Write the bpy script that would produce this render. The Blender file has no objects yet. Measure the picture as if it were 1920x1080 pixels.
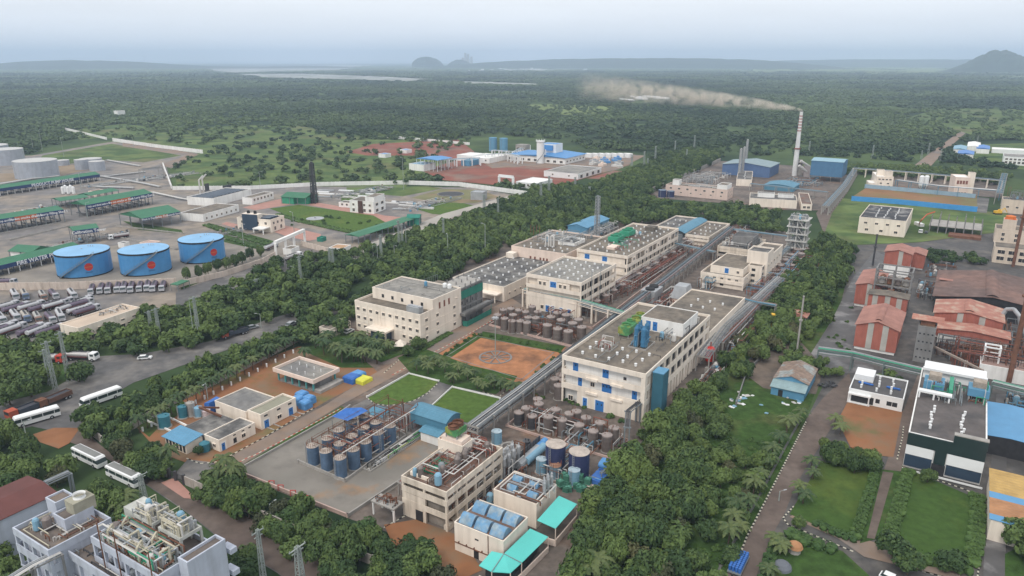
import bpy,math,random
import numpy as np
from mathutils import Vector,Matrix
# ------------------------------------------------------------------ camera, sky, sun, exposure
S=bpy.context.scene
COL=S.collection
CAMH,FPX=95.0,1365.0
PITCH=math.atan(428.0/FPX)
cP,sP=math.cos(PITCH),math.sin(PITCH)
cam_d=bpy.data.cameras.new("camera")
cam_d.sensor_width=36.0
cam_d.lens=36.0*FPX/1920.0
cam_d.clip_start=1.0
cam_d.clip_end=60000.0
cam=bpy.data.objects.new("camera",cam_d)
COL.objects.link(cam)
cam.location=(0,0,CAMH)
cam.rotation_euler=(math.pi/2-PITCH,0,0)
S.camera=cam
W=bpy.data.worlds.new("World")
S.world=W
W.use_nodes=True
nt=W.node_tree
bg=nt.nodes["Background"]
SUN_EL,SUN_AZ=math.radians(52),math.radians(215)
sky=nt.nodes.new("ShaderNodeTexSky")
sky.sky_type='NISHITA'
sky.sun_disc=False
sky.sun_elevation=SUN_EL
sky.sun_rotation=SUN_AZ
sky.air_density=1.5
sky.dust_density=3.0
mixn=nt.nodes.new("ShaderNodeMix");mixn.data_type='RGBA'
mixn.inputs[0].default_value=0.94
tc=nt.nodes.new("ShaderNodeTexCoord")
sep=nt.nodes.new("ShaderNodeSeparateXYZ")
nt.links.new(tc.outputs['Generated'],sep.inputs[0])
ramp=nt.nodes.new("ShaderNodeValToRGB")
er=ramp.color_ramp
er.elements[0].position=0.0;er.elements[0].color=(0.61,0.64,0.69,1)
er.elements[1].position=1.0;er.elements[1].color=(0.76,0.77,0.79,1)
e=er.elements.new(0.035);e.color=(0.65,0.68,0.725,1)
e=er.elements.new(0.09);e.color=(0.70,0.72,0.745,1)
nt.links.new(sep.outputs['Z'],ramp.inputs[0])
mp=nt.nodes.new("ShaderNodeMapping");mp.inputs['Scale'].default_value=(2.2,2.2,16)
nz=nt.nodes.new("ShaderNodeTexNoise");nz.inputs['Scale'].default_value=1.6;nz.inputs['Detail'].default_value=5
nt.links.new(tc.outputs['Generated'],mp.inputs[0]);nt.links.new(mp.outputs[0],nz.inputs['Vector'])
mr=nt.nodes.new("ShaderNodeMapRange")
mr.inputs['From Min'].default_value=0.3;mr.inputs['From Max'].default_value=0.7
mr.inputs['To Min'].default_value=0.955;mr.inputs['To Max'].default_value=1.045
nt.links.new(nz.outputs[0],mr.inputs[0])
sc=nt.nodes.new("ShaderNodeVectorMath");sc.operation='SCALE'
nt.links.new(ramp.outputs[0],sc.inputs[0]);nt.links.new(mr.outputs[0],sc.inputs['Scale'])
sc2=nt.nodes.new("ShaderNodeVectorMath");sc2.operation='SCALE';sc2.inputs['Scale'].default_value=9.9
nt.links.new(sc.outputs[0],sc2.inputs[0])
nt.links.new(sky.outputs[0],mixn.inputs[6]);nt.links.new(sc2.outputs[0],mixn.inputs[7])
nt.links.new(mixn.outputs[2],bg.inputs[0])
bg.inputs[1].default_value=0.10
sl=bpy.data.lights.new("sun",'SUN')
sl.energy=1.1
sl.angle=math.radians(18)
sl.color=(1.0,0.96,0.9)
sun=bpy.data.objects.new("sun",sl)
COL.objects.link(sun)
sd=Vector((math.sin(SUN_AZ)*math.cos(SUN_EL),math.cos(SUN_AZ)*math.cos(SUN_EL),math.sin(SUN_EL)))
sun.rotation_euler=sd.to_track_quat('Z','Y').to_euler()
S.view_settings.view_transform='Standard'
S.view_settings.look='None'
S.view_settings.exposure=0.62
S.view_settings.gamma=1.0
S.cycles.max_bounces=6
S.cycles.volume_bounces=1
S.cycles.volume_step_rate=4
HAZE=0.000125
# ------------------------------------------------------------------ geometry of the view: a ground point or a point at a known height
def ray(px,py):
 v=540.0-py
 return(px-960.0,FPX*cP+v*sP,v*cP-FPX*sP)
def G(px,py,z=0.0):
 r=ray(px,py);t=(z-CAMH)/r[2]
 return Vector((r[0]*t,r[1]*t,z))
def Hh(yb,yt):
 rb=ray(0,yb);d=rb[1]*CAMH/-rb[2];rt=ray(0,yt)
 return CAMH+d*rt[2]/rt[1]
def proj(p):
 x,y,z=p[0],p[1],p[2]-CAMH
 f=y*cP-z*sP;u=y*sP+z*cP
 return(960+FPX*x/f,540-FPX*u/f)
UA=math.radians(31.9)
DA=math.radians(18.2)
def rz_of(a):return math.pi/2-a
def ax(a):return Vector((math.sin(a),math.cos(a),0)),Vector((-math.cos(a),math.sin(a),0))
# ------------------------------------------------------------------ materials
MATS={}
def mat(name,col,rough=0.85,var=0.12,scale=0.35,col2=None,s2=0.08,t2=(0.45,0.6),metal=0.0,streak=0.0,corr=0.0,corr_s=6.0,corr_axis=0,bump=0.0,spec=0.3,objrand=0.0,emis=None,col3=None,s3=0.02,t3=(0.5,0.6),stretch=None):
 if name in MATS:return MATS[name]
 m=bpy.data.materials.new(name);m.use_nodes=True
 n=m.node_tree.nodes;l=m.node_tree.links
 b=n["Principled BSDF"]
 b.inputs['Roughness'].default_value=rough
 b.inputs['Metallic'].default_value=metal
 b.inputs['Specular IOR Level'].default_value=spec
 tc=n.new("ShaderNodeTexCoord")
 vec=tc.outputs['Object']
 if stretch:
  mpn=n.new("ShaderNodeMapping");mpn.inputs['Scale'].default_value=stretch
  l.new(vec,mpn.inputs[0]);vec=mpn.outputs[0]
 def noise(s,d=4,v=None):
  x=n.new("ShaderNodeTexNoise");x.inputs['Scale'].default_value=s;x.inputs['Detail'].default_value=d
  x.inputs['Roughness'].default_value=0.6
  l.new(v or vec,x.inputs['Vector']);return x.outputs[0]
 cur=None
 rgb=n.new("ShaderNodeRGB");rgb.outputs[0].default_value=(*col,1);cur=rgb.outputs[0]
 def mixc(fac,c2):
  mx=n.new("ShaderNodeMix");mx.data_type='RGBA'
  l.new(fac,mx.inputs[0]);l.new(cur,mx.inputs[6])
  if hasattr(c2,'is_linked'):l.new(c2,mx.inputs[7])
  else:mx.inputs[7].default_value=(*c2,1)
  return mx.outputs[2]
 def rng(v,a,b_,c=0.0,d=1.0):
  r=n.new("ShaderNodeMapRange");r.inputs[1].default_value=a;r.inputs[2].default_value=b_
  r.inputs[3].default_value=c;r.inputs[4].default_value=d;l.new(v,r.inputs[0]);return r.outputs[0]
 if col2:cur=mixc(rng(noise(s2,6),*t2),col2)
 if col3:cur=mixc(rng(noise(s3,6),*t3),col3)
 if streak:
  mpn=n.new("ShaderNodeMapping");mpn.inputs['Scale'].default_value=(0.6,0.6,0.07)
  l.new(tc.outputs['Object'],mpn.inputs[0])
  f=rng(noise(1.0,5,mpn.outputs[0]),0.46,0.78,0,streak)
  cur=mixc(f,(col[0]*0.45,col[1]*0.42,col[2]*0.38))
 if var:
  f=rng(noise(scale,5),0.3,0.7,1-var,1+var)
  if objrand:
   oi=n.new("ShaderNodeObjectInfo")
   f2=rng(oi.outputs['Random'],0,1,1-objrand,1+objrand)
   mm=n.new("ShaderNodeMath");mm.operation='MULTIPLY';l.new(f,mm.inputs[0]);l.new(f2,mm.inputs[1]);f=mm.outputs[0]
  v=n.new("ShaderNodeVectorMath");v.operation='SCALE'
  l.new(cur,v.inputs[0]);l.new(f,v.inputs['Scale']);cur=v.outputs[0]
 if corr:
  sp=n.new("ShaderNodeSeparateXYZ");l.new(tc.outputs['Object'],sp.inputs[0])
  mm=n.new("ShaderNodeMath");mm.operation='MULTIPLY';mm.inputs[1].default_value=corr_s;l.new(sp.outputs[corr_axis],mm.inputs[0])
  sn=n.new("ShaderNodeMath");sn.operation='SINE';l.new(mm.outputs[0],sn.inputs[0])
  bp=n.new("ShaderNodeBump");bp.inputs['Strength'].default_value=corr;bp.inputs['Distance'].default_value=0.08
  l.new(sn.outputs[0],bp.inputs['Height']);l.new(bp.outputs[0],b.inputs['Normal'])
 elif bump:
  bp=n.new("ShaderNodeBump");bp.inputs['Strength'].default_value=bump;bp.inputs['Distance'].default_value=0.3
  l.new(noise(scale*6),bp.inputs['Height']);l.new(bp.outputs[0],b.inputs['Normal'])
 l.new(cur,b.inputs['Base Color'])
 MATS[name]=m
 return m
CREAM=mat('cream_paint',(0.80,0.705,0.60),var=0.07,streak=0.36,scale=0.12)
WHITEW=mat('white_paint',(0.79,0.775,0.745),var=0.07,streak=0.33,scale=0.12)
PINKW=mat('pinkish_paint',(0.74,0.60,0.51),var=0.07,streak=0.2)
STAINW=mat('stained_cream_paint',(0.66,0.575,0.475),var=0.14,streak=0.7,scale=0.3)
BLUEW=mat('pale_blue_paint',(0.47,0.50,0.57),var=0.08,streak=0.4)
GLASSB=mat('blue_glass',(0.03,0.052,0.085),rough=0.35,var=0.1,spec=0.5)
GLASSG=mat('dark_green_glass',(0.018,0.034,0.036),rough=0.3,var=0.08,spec=0.7)
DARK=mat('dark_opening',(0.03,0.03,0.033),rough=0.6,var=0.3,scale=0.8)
ROOFG=mat('grey_screed',(0.185,0.155,0.122),var=0.3,scale=0.45,col2=(0.10,0.088,0.075),s2=0.09,t2=(0.45,0.66))
ROOFD=mat('dark_screed',(0.085,0.082,0.08),var=0.35,scale=0.5,col2=(0.20,0.19,0.175),s2=0.16,t2=(0.44,0.6))
ROOFL=mat('pale_screed',(0.25,0.235,0.21),var=0.25,scale=0.5,col2=(0.16,0.155,0.15),s2=0.08,t2=(0.45,0.65))
ROOFR=mat('rusty_roof_floor',(0.16,0.09,0.065),var=0.3,scale=0.3,col2=(0.15,0.13,0.115),s2=0.2,t2=(0.42,0.6))
CONC=mat('raw_concrete',(0.21,0.205,0.2),var=0.2,scale=0.3,streak=0.4)
CONCL=mat('pale_concrete',(0.33,0.31,0.285),var=0.2,scale=0.25,streak=0.3)
STEEL=mat('stainless_steel',(0.22,0.185,0.17),rough=0.5,metal=0.35,var=0.2,scale=0.5,streak=0.7)
STEELD=mat('dark_tank_steel',(0.07,0.07,0.075),rough=0.5,metal=0.2,var=0.2,streak=0.3)
GALV=mat('galvanised',(0.38,0.39,0.4),rough=0.5,metal=0.3,var=0.15)
GREYM=mat('grey_painted_metal',(0.2,0.22,0.23),rough=0.6,var=0.15)
PIPEW=mat('white_pipe',(0.55,0.53,0.5),rough=0.55,var=0.12)
PIPER=mat('red_brown_pipe',(0.24,0.085,0.06),rough=0.7,var=0.25)
RUST=mat('rust',(0.17,0.08,0.05),rough=0.9,var=0.35,scale=0.6)
BLUEM=mat('bright_blue_sheet',(0.07,0.24,0.50),rough=0.5,var=0.08)
BLUED=mat('blue_door',(0.035,0.17,0.46),rough=0.5,var=0.05)
BLUES=mat('steel_blue_sheet',(0.085,0.22,0.31),rough=0.55,var=0.12,corr=0.5,corr_s=9)
BLUEC=mat('sky_blue_cladding',(0.10,0.26,0.40),rough=0.55,var=0.1,corr=0.5,corr_s=8)
BLUET=mat('tank_blue',(0.07,0.25,0.50),rough=0.4,var=0.06,streak=0.15)
BLUETR=mat('tank_roof_pale_blue',(0.21,0.42,0.64),rough=0.5,var=0.1,scale=0.12)
TANKB=mat('faded_blue_tank',(0.10,0.16,0.25),rough=0.6,var=0.25,streak=0.6)
TANKL=mat('light_blue_tank',(0.20,0.36,0.47),rough=0.5,var=0.08,streak=0.15)
NAVY=mat('navy_tank',(0.035,0.045,0.11),rough=0.45,var=0.1)
TANKTOP=mat('dirty_tank_top',(0.42,0.36,0.31),rough=0.8,var=0.2,scale=0.9)
TANKW=mat('grey_white_tank',(0.36,0.38,0.42),rough=0.55,var=0.1,streak=0.3)
GREENR=mat('green_roof_sheet',(0.035,0.155,0.08),rough=0.55,var=0.12,corr=0.5,corr_s=7)
GREENE=mat('green_equipment',(0.04,0.27,0.16),rough=0.5,var=0.15)
OLIVE=mat('green_yellow_equipment',(0.08,0.25,0.10),rough=0.5,var=0.35,scale=0.8,col2=(0.25,0.27,0.06),s2=0.25,t2=(0.5,0.6))
NETG=mat('green_shade_net',(0.03,0.19,0.14),rough=0.9,var=0.2)
TURQ=mat('turquoise_canopy',(0.10,0.50,0.45),rough=0.5,var=0.07,scale=0.15)
REDS=mat('red_sheet',(0.38,0.125,0.09),rough=0.65,var=0.12,corr=0.5,corr_s=7,corr_axis=1,streak=0.2)
REDR=mat('red_brown_roof_sheet',(0.33,0.16,0.125),rough=0.75,var=0.22,scale=0.25,corr=0.4,corr_s=5)
REDO=mat('orange_red_roof_sheet',(0.38,0.17,0.125),rough=0.75,var=0.25,scale=0.3,corr=0.4,corr_s=5,col2=(0.36,0.25,0.19),s2=0.3,t2=(0.5,0.62))
BROWNR=mat('brown_asbestos_roof',(0.19,0.112,0.09),rough=0.85,var=0.3,scale=0.3,col2=(0.135,0.09,0.078),s2=0.05,corr=0.4,corr_s=4)
TILER=mat('brown_patched_tiles',(0.22,0.16,0.125),rough=0.9,var=0.3,scale=0.7,col2=(0.27,0.29,0.28),s2=0.2,t2=(0.5,0.58))
MAROON=mat('maroon_roof',(0.12,0.042,0.036),rough=0.7,var=0.12)
SKYL=mat('translucent_sheet',(0.42,0.40,0.36),rough=0.5,var=0.15)
REDP=mat('signal_red',(0.50,0.03,0.02),rough=0.5,var=0.06)
ORANGE=mat('orange_paint',(0.62,0.16,0.03),rough=0.6,var=0.1)
YELLOW=mat('yellow_paint',(0.72,0.42,0.03),rough=0.6,var=0.08)
OCHRE=mat('ochre_sheet',(0.45,0.29,0.10),rough=0.7,var=0.2,corr=0.4,corr_s=5)
TERRA=mat('terracotta_sheet',(0.38,0.19,0.09),rough=0.7,var=0.2,corr=0.4,corr_s=5)
BLACK=mat('black_rubber',(0.02,0.02,0.02),rough=0.8,var=0.1)
WHITEP=mat('clean_white',(0.75,0.75,0.74),rough=0.5,var=0.04)
SIGNB=mat('navy_sign',(0.02,0.045,0.13),rough=0.6,var=0.1)
SIGNO=mat('orange_sign',(0.5,0.12,0.035),rough=0.6,var=0.1)
LETTER=mat('white_letters',(0.8,0.8,0.8),rough=0.6,var=0.0)
LIGHTM=mat('pale_mast_metal',(0.3,0.33,0.31),rough=0.6,var=0.1)
TARP=mat('blue_tarpaulin',(0.035,0.13,0.40),rough=0.5,var=0.2,scale=0.8)
TARPL=mat('light_blue_tarpaulin',(0.09,0.26,0.52),rough=0.45,var=0.2,scale=0.8)
TARPY=mat('yellow_tarpaulin',(0.62,0.60,0.06),rough=0.5,var=0.2)
TRUNKM=mat('bark',(0.10,0.07,0.05),var=0.3)
def leaf(name,a,b,objr=1.1,big=3.2,bigs=0.0045,isl=.7):
 m=bpy.data.materials.new(name);m.use_nodes=True
 n=m.node_tree.nodes;l=m.node_tree.links;p=n["Principled BSDF"]
 p.inputs['Roughness'].default_value=0.65;p.inputs['Specular IOR Level'].default_value=0.25
 oi=n.new("ShaderNodeObjectInfo");geo=n.new("ShaderNodeNewGeometry")
 tcx=n.new("ShaderNodeTexCoord")
 nz=n.new("ShaderNodeTexNoise");nz.inputs['Scale'].default_value=0.7;nz.inputs['Detail'].default_value=2
 l.new(tcx.outputs['Object'],nz.inputs['Vector'])
 ad=n.new("ShaderNodeMath");ad.operation='ADD';ml=n.new("ShaderNodeMath");ml.operation='MULTIPLY_ADD'
 l.new(oi.outputs['Random'],ml.inputs[0]);ml.inputs[1].default_value=objr;ml.inputs[2].default_value=-objr/2
 n2=n.new("ShaderNodeTexNoise");n2.inputs['Scale'].default_value=bigs;n2.inputs['Detail'].default_value=5
 l.new(geo.outputs['Position'],n2.inputs['Vector'])
 m2=n.new("ShaderNodeMath");m2.operation='MULTIPLY_ADD';m2.inputs[1].default_value=big;m2.inputs[2].default_value=-big/2;l.new(n2.outputs[0],m2.inputs[0])
 a0=n.new("ShaderNodeMath");a0.operation='ADD';l.new(nz.outputs[0],a0.inputs[0]);l.new(m2.outputs[0],a0.inputs[1])
 l.new(a0.outputs[0],ad.inputs[0]);l.new(ml.outputs[0],ad.inputs[1])
 ri=n.new("ShaderNodeMath");ri.operation='MULTIPLY_ADD';ri.inputs[1].default_value=isl;ri.inputs[2].default_value=-isl/2
 l.new(geo.outputs['Random Per Island'],ri.inputs[0])
 a2=n.new("ShaderNodeMath");a2.operation='ADD';l.new(ad.outputs[0],a2.inputs[0]);l.new(ri.outputs[0],a2.inputs[1])
 mx=n.new("ShaderNodeMix");mx.data_type='RGBA';mx.clamp_factor=True
 l.new(a2.outputs[0],mx.inputs[0]);mx.inputs[6].default_value=(*a,1);mx.inputs[7].default_value=(*b,1)
 l.new(mx.outputs[2],p.inputs['Base Color'])
 MATS[name]=m;return m
LEAF=leaf('tree_leaves',(0.032,0.063,0.020),(0.110,0.160,0.042))
LEAFY=leaf('yellowish_leaves',(0.045,0.085,0.025),(0.10,0.14,0.032))
LEAFP=leaf('palm_leaves',(0.032,0.062,0.022),(0.105,0.13,0.045))
LEAFB=leaf('olive_leaves',(0.045,0.055,0.025),(0.095,0.095,0.04))
LEAFH=leaf('hedge_leaves',(0.035,0.075,0.02),(0.075,0.13,0.03))
LEAFF=leaf('forest_leaves',(0.026,0.054,0.022),(0.095,0.140,0.045),.45,5.5,.0022,.35)
# ------------------------------------------------------------------ mesh builder
class MB:
 def __init__(s):s.v=[];s.f=[];s.m=[];s.mi=0;s.smooth=set()
 def use(s,i):s.mi=i;return s
 def face(s,pts,sm=False):
  k=len(s.v);s.v+=[tuple(p)for p in pts];s.f.append(tuple(range(k,k+len(pts))));s.m.append(s.mi)
 def box(s,x0,x1,y0,y1,z0,z1):
  k=len(s.v)
  s.v+=[(x0,y0,z0),(x1,y0,z0),(x1,y1,z0),(x0,y1,z0),(x0,y0,z1),(x1,y0,z1),(x1,y1,z1),(x0,y1,z1)]
  for q in((0,3,2,1),(4,5,6,7),(0,1,5,4),(1,2,6,5),(2,3,7,6),(3,0,4,7)):
   s.f.append(tuple(k+i for i in q));s.m.append(s.mi)
  return s
 def ring(s,x0,x1,y0,y1,z0,z1,t=0.25):
  s.box(x0,x1,y0,y0+t,z0,z1);s.box(x0,x1,y1-t,y1,z0,z1)
  s.box(x0,x0+t,y0+t,y1-t,z0,z1);s.box(x1-t,x1,y0+t,y1-t,z0,z1);return s
 def prism(s,poly,z0,z1):
  n=len(poly);k=len(s.v)
  s.v+=[(p[0],p[1],z0)for p in poly]+[(p[0],p[1],z1)for p in poly]
  s.f.append(tuple(k+i for i in range(n-1,-1,-1)));s.m.append(s.mi)
  s.f.append(tuple(k+n+i for i in range(n)));s.m.append(s.mi)
  for i in range(n):
   j=(i+1)%n
   s.f.append((k+i,k+j,k+n+j,k+n+i));s.m.append(s.mi)
  return s
 def loft(s,rings,cap=True):
  n=len(rings[0]);k=len(s.v)
  for r in rings:s.v+=[tuple(p)for p in r]
  for a in range(len(rings)-1):
   for i in range(n):
    j=(i+1)%n
    s.f.append((k+a*n+i,k+a*n+j,k+(a+1)*n+j,k+(a+1)*n+i));s.m.append(s.mi)
  if cap:
   s.f.append(tuple(k+i for i in range(n-1,-1,-1)));s.m.append(s.mi)
   e=k+(len(rings)-1)*n
   s.f.append(tuple(e+i for i in range(n)));s.m.append(s.mi)
  return s
 def lathe(s,cx,cy,prof,n=20,cap=True):
  return s.loft([[(cx+r*math.cos(2*math.pi*i/n),cy+r*math.sin(2*math.pi*i/n),z)for i in range(n)]for r,z in prof],cap)
 def cyl(s,cx,cy,z0,z1,r,n=12,r2=None):return s.lathe(cx,cy,[(r,z0),(r if r2 is None else r2,z1)],n)
 def tube(s,p,q,r,n=6,r2=None):
  p=Vector(p);q=Vector(q);d=(q-p)
  if d.length<1e-6:return s
  d.normalize();a=d.orthogonal().normalized();b=d.cross(a)
  r2=r if r2 is None else r2
  R=[]
  for c,rr in((p,r),(q,r2)):
   R.append([c+(a*math.cos(2*math.pi*i/n)+b*math.sin(2*math.pi*i/n))*rr for i in range(n)])
  return s.loft(R)
 def path(s,pts,r,n=6):
  for a,b in zip(pts[:-1],pts[1:]):s.tube(a,b,r,n)
  return s
 def bar(s,p,q,w):
  p=Vector(p);q=Vector(q);return s.tube(p,q,w*0.707,4)
 def build(s,name,mats,parent=None,smooth=False):
  me=bpy.data.meshes.new(name)
  me.from_pydata(s.v,[],s.f)
  if not isinstance(mats,(list,tuple)):mats=[mats]
  for x in mats:me.materials.append(x)
  me.polygons.foreach_set('material_index',s.m)
  if smooth:me.polygons.foreach_set('use_smooth',[True]*len(s.f))
  me.update()
  o=bpy.data.objects.new(name,me);COL.objects.link(o)
  if parent is not None:o.parent=parent
  return o
def tag(o,label=None,cat=None,group=None,kind=None):
 if label:o['label']=label
 if cat:o['category']=cat
 if group:o['group']=group
 if kind:o['kind']=kind
 return o
def thing(name,label,cat,loc=(0,0,0),rz=0.0,group=None):
 o=bpy.data.objects.new(name,None);COL.objects.link(o);o.empty_display_size=1
 o.location=loc;o.rotation_euler=(0,0,rz)
 return tag(o,label,cat,group)
def copy_tree(o,loc=None,rz=None,label=None,group=None,scale=None,parent=None):
 c=o.copy();COL.objects.link(c)
 if parent is not None:c.parent=parent
 if loc is not None:c.location=loc
 if rz is not None:c.rotation_euler=(0,0,rz)
 if label:c['label']=label
 if group:c['group']=group
 if scale is not None:c.scale=scale if hasattr(scale,'__len__')else(scale,)*3
 for ch in o.children:copy_tree(ch,parent=c)
 return c
rnd=random.Random(11)
U=rnd.uniform
# ------------------------------------------------------------------ flat ground pieces traced on the ground plane
LAY=[0]
def sheet(name,pts,z,m,kind='structure',label=None,cat=None):
 P=[G(x,y,0)for x,y in pts]
 b=MB();b.face([(p.x,p.y,z)for p in P])
 o=b.build(name,m)
 if sum((P[i].x*P[(i+1)%len(P)].y-P[(i+1)%len(P)].x*P[i].y)for i in range(len(P)))<0:
  o.data.flip_normals()
 tag(o,label,cat,None,kind);return o
def inpoly(poly,x,y):
 c=np.zeros(np.shape(x),bool);n=len(poly)
 for i in range(n):
  x1,y1=poly[i];x2,y2=poly[(i+1)%n]
  if y1==y2:continue
  c^=((y1>y)!=(y2>y))&(x<(x2-x1)*(y-y1)/(y2-y1)+x1)
 return c
def wpoly(pts):return[tuple(G(x,y,0)[:2])for x,y in pts]
# ------------------------------------------------------------------ building kit
class Bd:pass
def place(F,L=None,R=None,yb=None,h=None,a=UA,LX=None,LY=None):
 if h is None:h=Hh(yb,F[1])
 p=G(F[0],F[1],h)
 if a=='L':
  q=G(L[0],L[1],h)-p;a=math.atan2(q.y,-q.x)
 if a=='R':
  q=G(R[0],R[1],h)-p;a=math.pi/2-math.atan2(q.y,q.x)
 X,Y=ax(a)
 if LX is None:LX=(G(R[0],R[1],h)-p).dot(X)
 if LY is None:LY=(G(L[0],L[1],h)-p).dot(Y)
 return Vector((p.x,p.y,0)),rz_of(a),LX,LY,h
def new_building(name,label,cat,F,L=None,R=None,yb=None,h=None,a=UA,LX=None,LY=None,group=None):
 p,rz,LX,LY,h=place(F,L,R,yb,h,a,LX,LY)
 b=Bd();b.e=thing(name,label,cat,p,rz,group);b.LX,b.LY,b.h=LX,LY,h
 b.p=p;b.rz=rz
 return b
def block(b,x0,x1,y0,y1,z0,z1,wm=CREAM,rm=ROOFG,par=0.9,t=0.28,wname='wall',label=None):
 """walls with a parapet and the flat roof sunk inside it"""
 m=MB();m.box(x0,x1,y0,y1,z0,z1-par)
 m.ring(x0-0.04,x1+0.04,y0-0.04,y1+0.04,z1-par,z1,t)
 w=m.build(wname,wm,b.e)
 if label:w['label']=label
 r=MB();r.box(x0+t,x1-t,y0+t,y1-t,z1-par+0.01,z1-par+0.12)
 r.build('roof',rm,b.e)
 return w
_wc={}
def win_mesh(kind,w,h):
 k=(kind,round(w,2),round(h,2))
 if k in _wc:return _wc[k]
 m=MB()
 if kind=='win':
  m.use(0);f=0.12
  m.box(-w/2-f,w/2+f,-0.06,0.02,-f,0);m.box(-w/2-f,w/2+f,-0.06,0.02,h,h+f)
  m.box(-w/2-f,-w/2,-0.06,0.02,0,h);m.box(w/2,w/2+f,-0.06,0.02,0,h)
  m.box(-0.04,0.04,-0.05,0.02,0,h)
  m.box(-w/2-0.2,w/2+0.2,-0.3,0.02,h+f,h+f+0.08)
  m.use(1);m.box(-w/2,w/2,-0.02,0.02,0,h)
  mats=[CREAM,DARK]
 elif kind=='slit':
  m.use(0);m.box(-w/2-.1,w/2+.1,-0.05,0.02,-0.1,0)
  m.use(1);m.box(-w/2,w/2,-0.03,0.02,0,h);mats=[CREAM,DARK]
 elif kind=='door':
  m.use(0);f=0.35
  m.box(-w/2-f,-w/2,-0.05,0.02,0,h+f);m.box(w/2,w/2+f,-0.05,0.02,0,h+f);m.box(-w/2,w/2,-0.05,0.02,h,h+f)
  m.use(1);m.box(-w/2,w/2,-0.03,0.02,0,h)
  m.use(2)
  n=max(1,int(w/0.9))
  for i in range(n):
   c=-w/2+(i+.5)*w/n;m.box(c-0.15,c+0.15,-0.045,0.0,h*0.55,h*0.72)
  mats=[WHITEW,BLUED,DARK]
 elif kind=='louver':
  m.use(0);m.box(-w/2,w/2,-0.06,0.02,0,h)
  m.use(1)
  for i in range(5):m.box(-w/2,w/2,-0.09,-0.06,h*(i+.3)/5,h*(i+.6)/5)
  mats=[PIPER,RUST]
 elif kind=='open':
  m.use(0);m.box(-w/2,w/2,-0.02,0.02,0,h);mats=[DARK]
 o=m.build('w',mats);me=o.data;bpy.data.objects.remove(o)
 _wc[k]=me;return me
def win(b,face,s,z,w=1.2,h=1.3,kind='win',off=0.0,parent=None):
 """face 'x' = the near-left wall (plane x=off), 'y' = the near-right wall (plane y=off); s runs along it"""
 nm={'win':'window','slit':'window','door':'door','louver':'louvre','open':'doorway'}[kind]
 o=bpy.data.objects.new(nm,win_mesh(kind,w,h));COL.objects.link(o);o.parent=parent or b.e
 if face=='x':o.location=(off,s,z);o.rotation_euler=(0,0,-math.pi/2)
 else:o.location=(s,off,z)
 return o
def wrow(b,face,z,n,s0,s1,w=1.2,h=1.3,kind='win',off=0.0):
 for i in range(n):win(b,face,s0+(s1-s0)*(i+.5)/n,z,w,h,kind,off)
VENT=[None]
def vents(b,x0,x1,y0,y1,z,nx,ny,mat_=None,jit=0.4,r=0.36,h=0.7):
 key=(r,h)
 if VENT[0]is None or VENT[0][0]!=key:
  m=MB();m.cyl(0,0,0,h,r,10);m.cyl(0,0,h,h+0.12,r*1.15,10)
  o=m.build('v',WHITEP);VENT[0]=(key,o.data);bpy.data.objects.remove(o)
 for i in range(nx):
  for j in range(ny):
   o=bpy.data.objects.new('roof_vent',VENT[0][1]);COL.objects.link(o);o.parent=b.e
   o.location=(x0+(x1-x0)*(i+.5)/nx+U(-jit,jit),y0+(y1-y0)*(j+.5)/ny+U(-jit,jit),z)
def open_block(b,x0,x1,y0,y1,levels,ix=1.6,iy=1.6,sp=1.1,cx=5.0,cy=5.0,wm=CREAM,core=CREAM,rm=ROOFG,par=0.9,rail_x=True,rail_y=True,ground=True,cs=0.5,backx=True):
 """storeys behind galleries: inner core, floor slabs, spandrel bands, columns; levels = floor heights, last is the roof top"""
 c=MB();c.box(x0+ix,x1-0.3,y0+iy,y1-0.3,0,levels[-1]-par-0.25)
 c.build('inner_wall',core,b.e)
 s=MB()
 for k,z in enumerate(levels[:-1]):
  if z<=0.01:continue
  s.box(x0,x1,y0,y1,z-0.25,z)
 s.box(x0,x1,y0,y1,levels[-1]-par-0.25,levels[-1]-par)
 s.build('floor_slab',wm,b.e)
 r=MB()
 for z in levels[:-1]:
  if z<=0.01:continue
  r.ring(x0-0.06,x1+0.06,y0-0.06,y1+0.06,z-0.45,z+sp,0.22)
 r.ring(x0-0.06,x1+0.06,y0-0.06,y1+0.06,levels[-1]-par-0.5,levels[-1],0.28)
 r.build('parapet',wm,b.e)
 f=MB();f.box(x0+0.3,x1-0.3,y0+0.3,y1-0.3,levels[-1]-par+0.005,levels[-1]-par+0.1);f.build('roof',rm,b.e)
 H=levels[-1]-par-0.5
 k=MB();k.box(0,cs,0,cs,0,H);kd=data_of(k,wm)
 def col(x,y):c_=bpy.data.objects.new('column',kd);COL.objects.link(c_);c_.parent=b.e;c_.location=(x,y,0)
 nx=max(1,round((x1-x0)/cx));ny=max(1,round((y1-y0)/cy))
 for i in range(nx+1):
  xx=x0+(x1-x0-cs)*i/nx
  col(xx,y0+.01);col(xx,y1-cs-.01)
 for j in range(1,ny):
  yy=y0+(y1-y0-cs)*j/ny
  col(x0+.01,yy)
  if backx:col(x1-cs-.01,yy)
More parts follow.
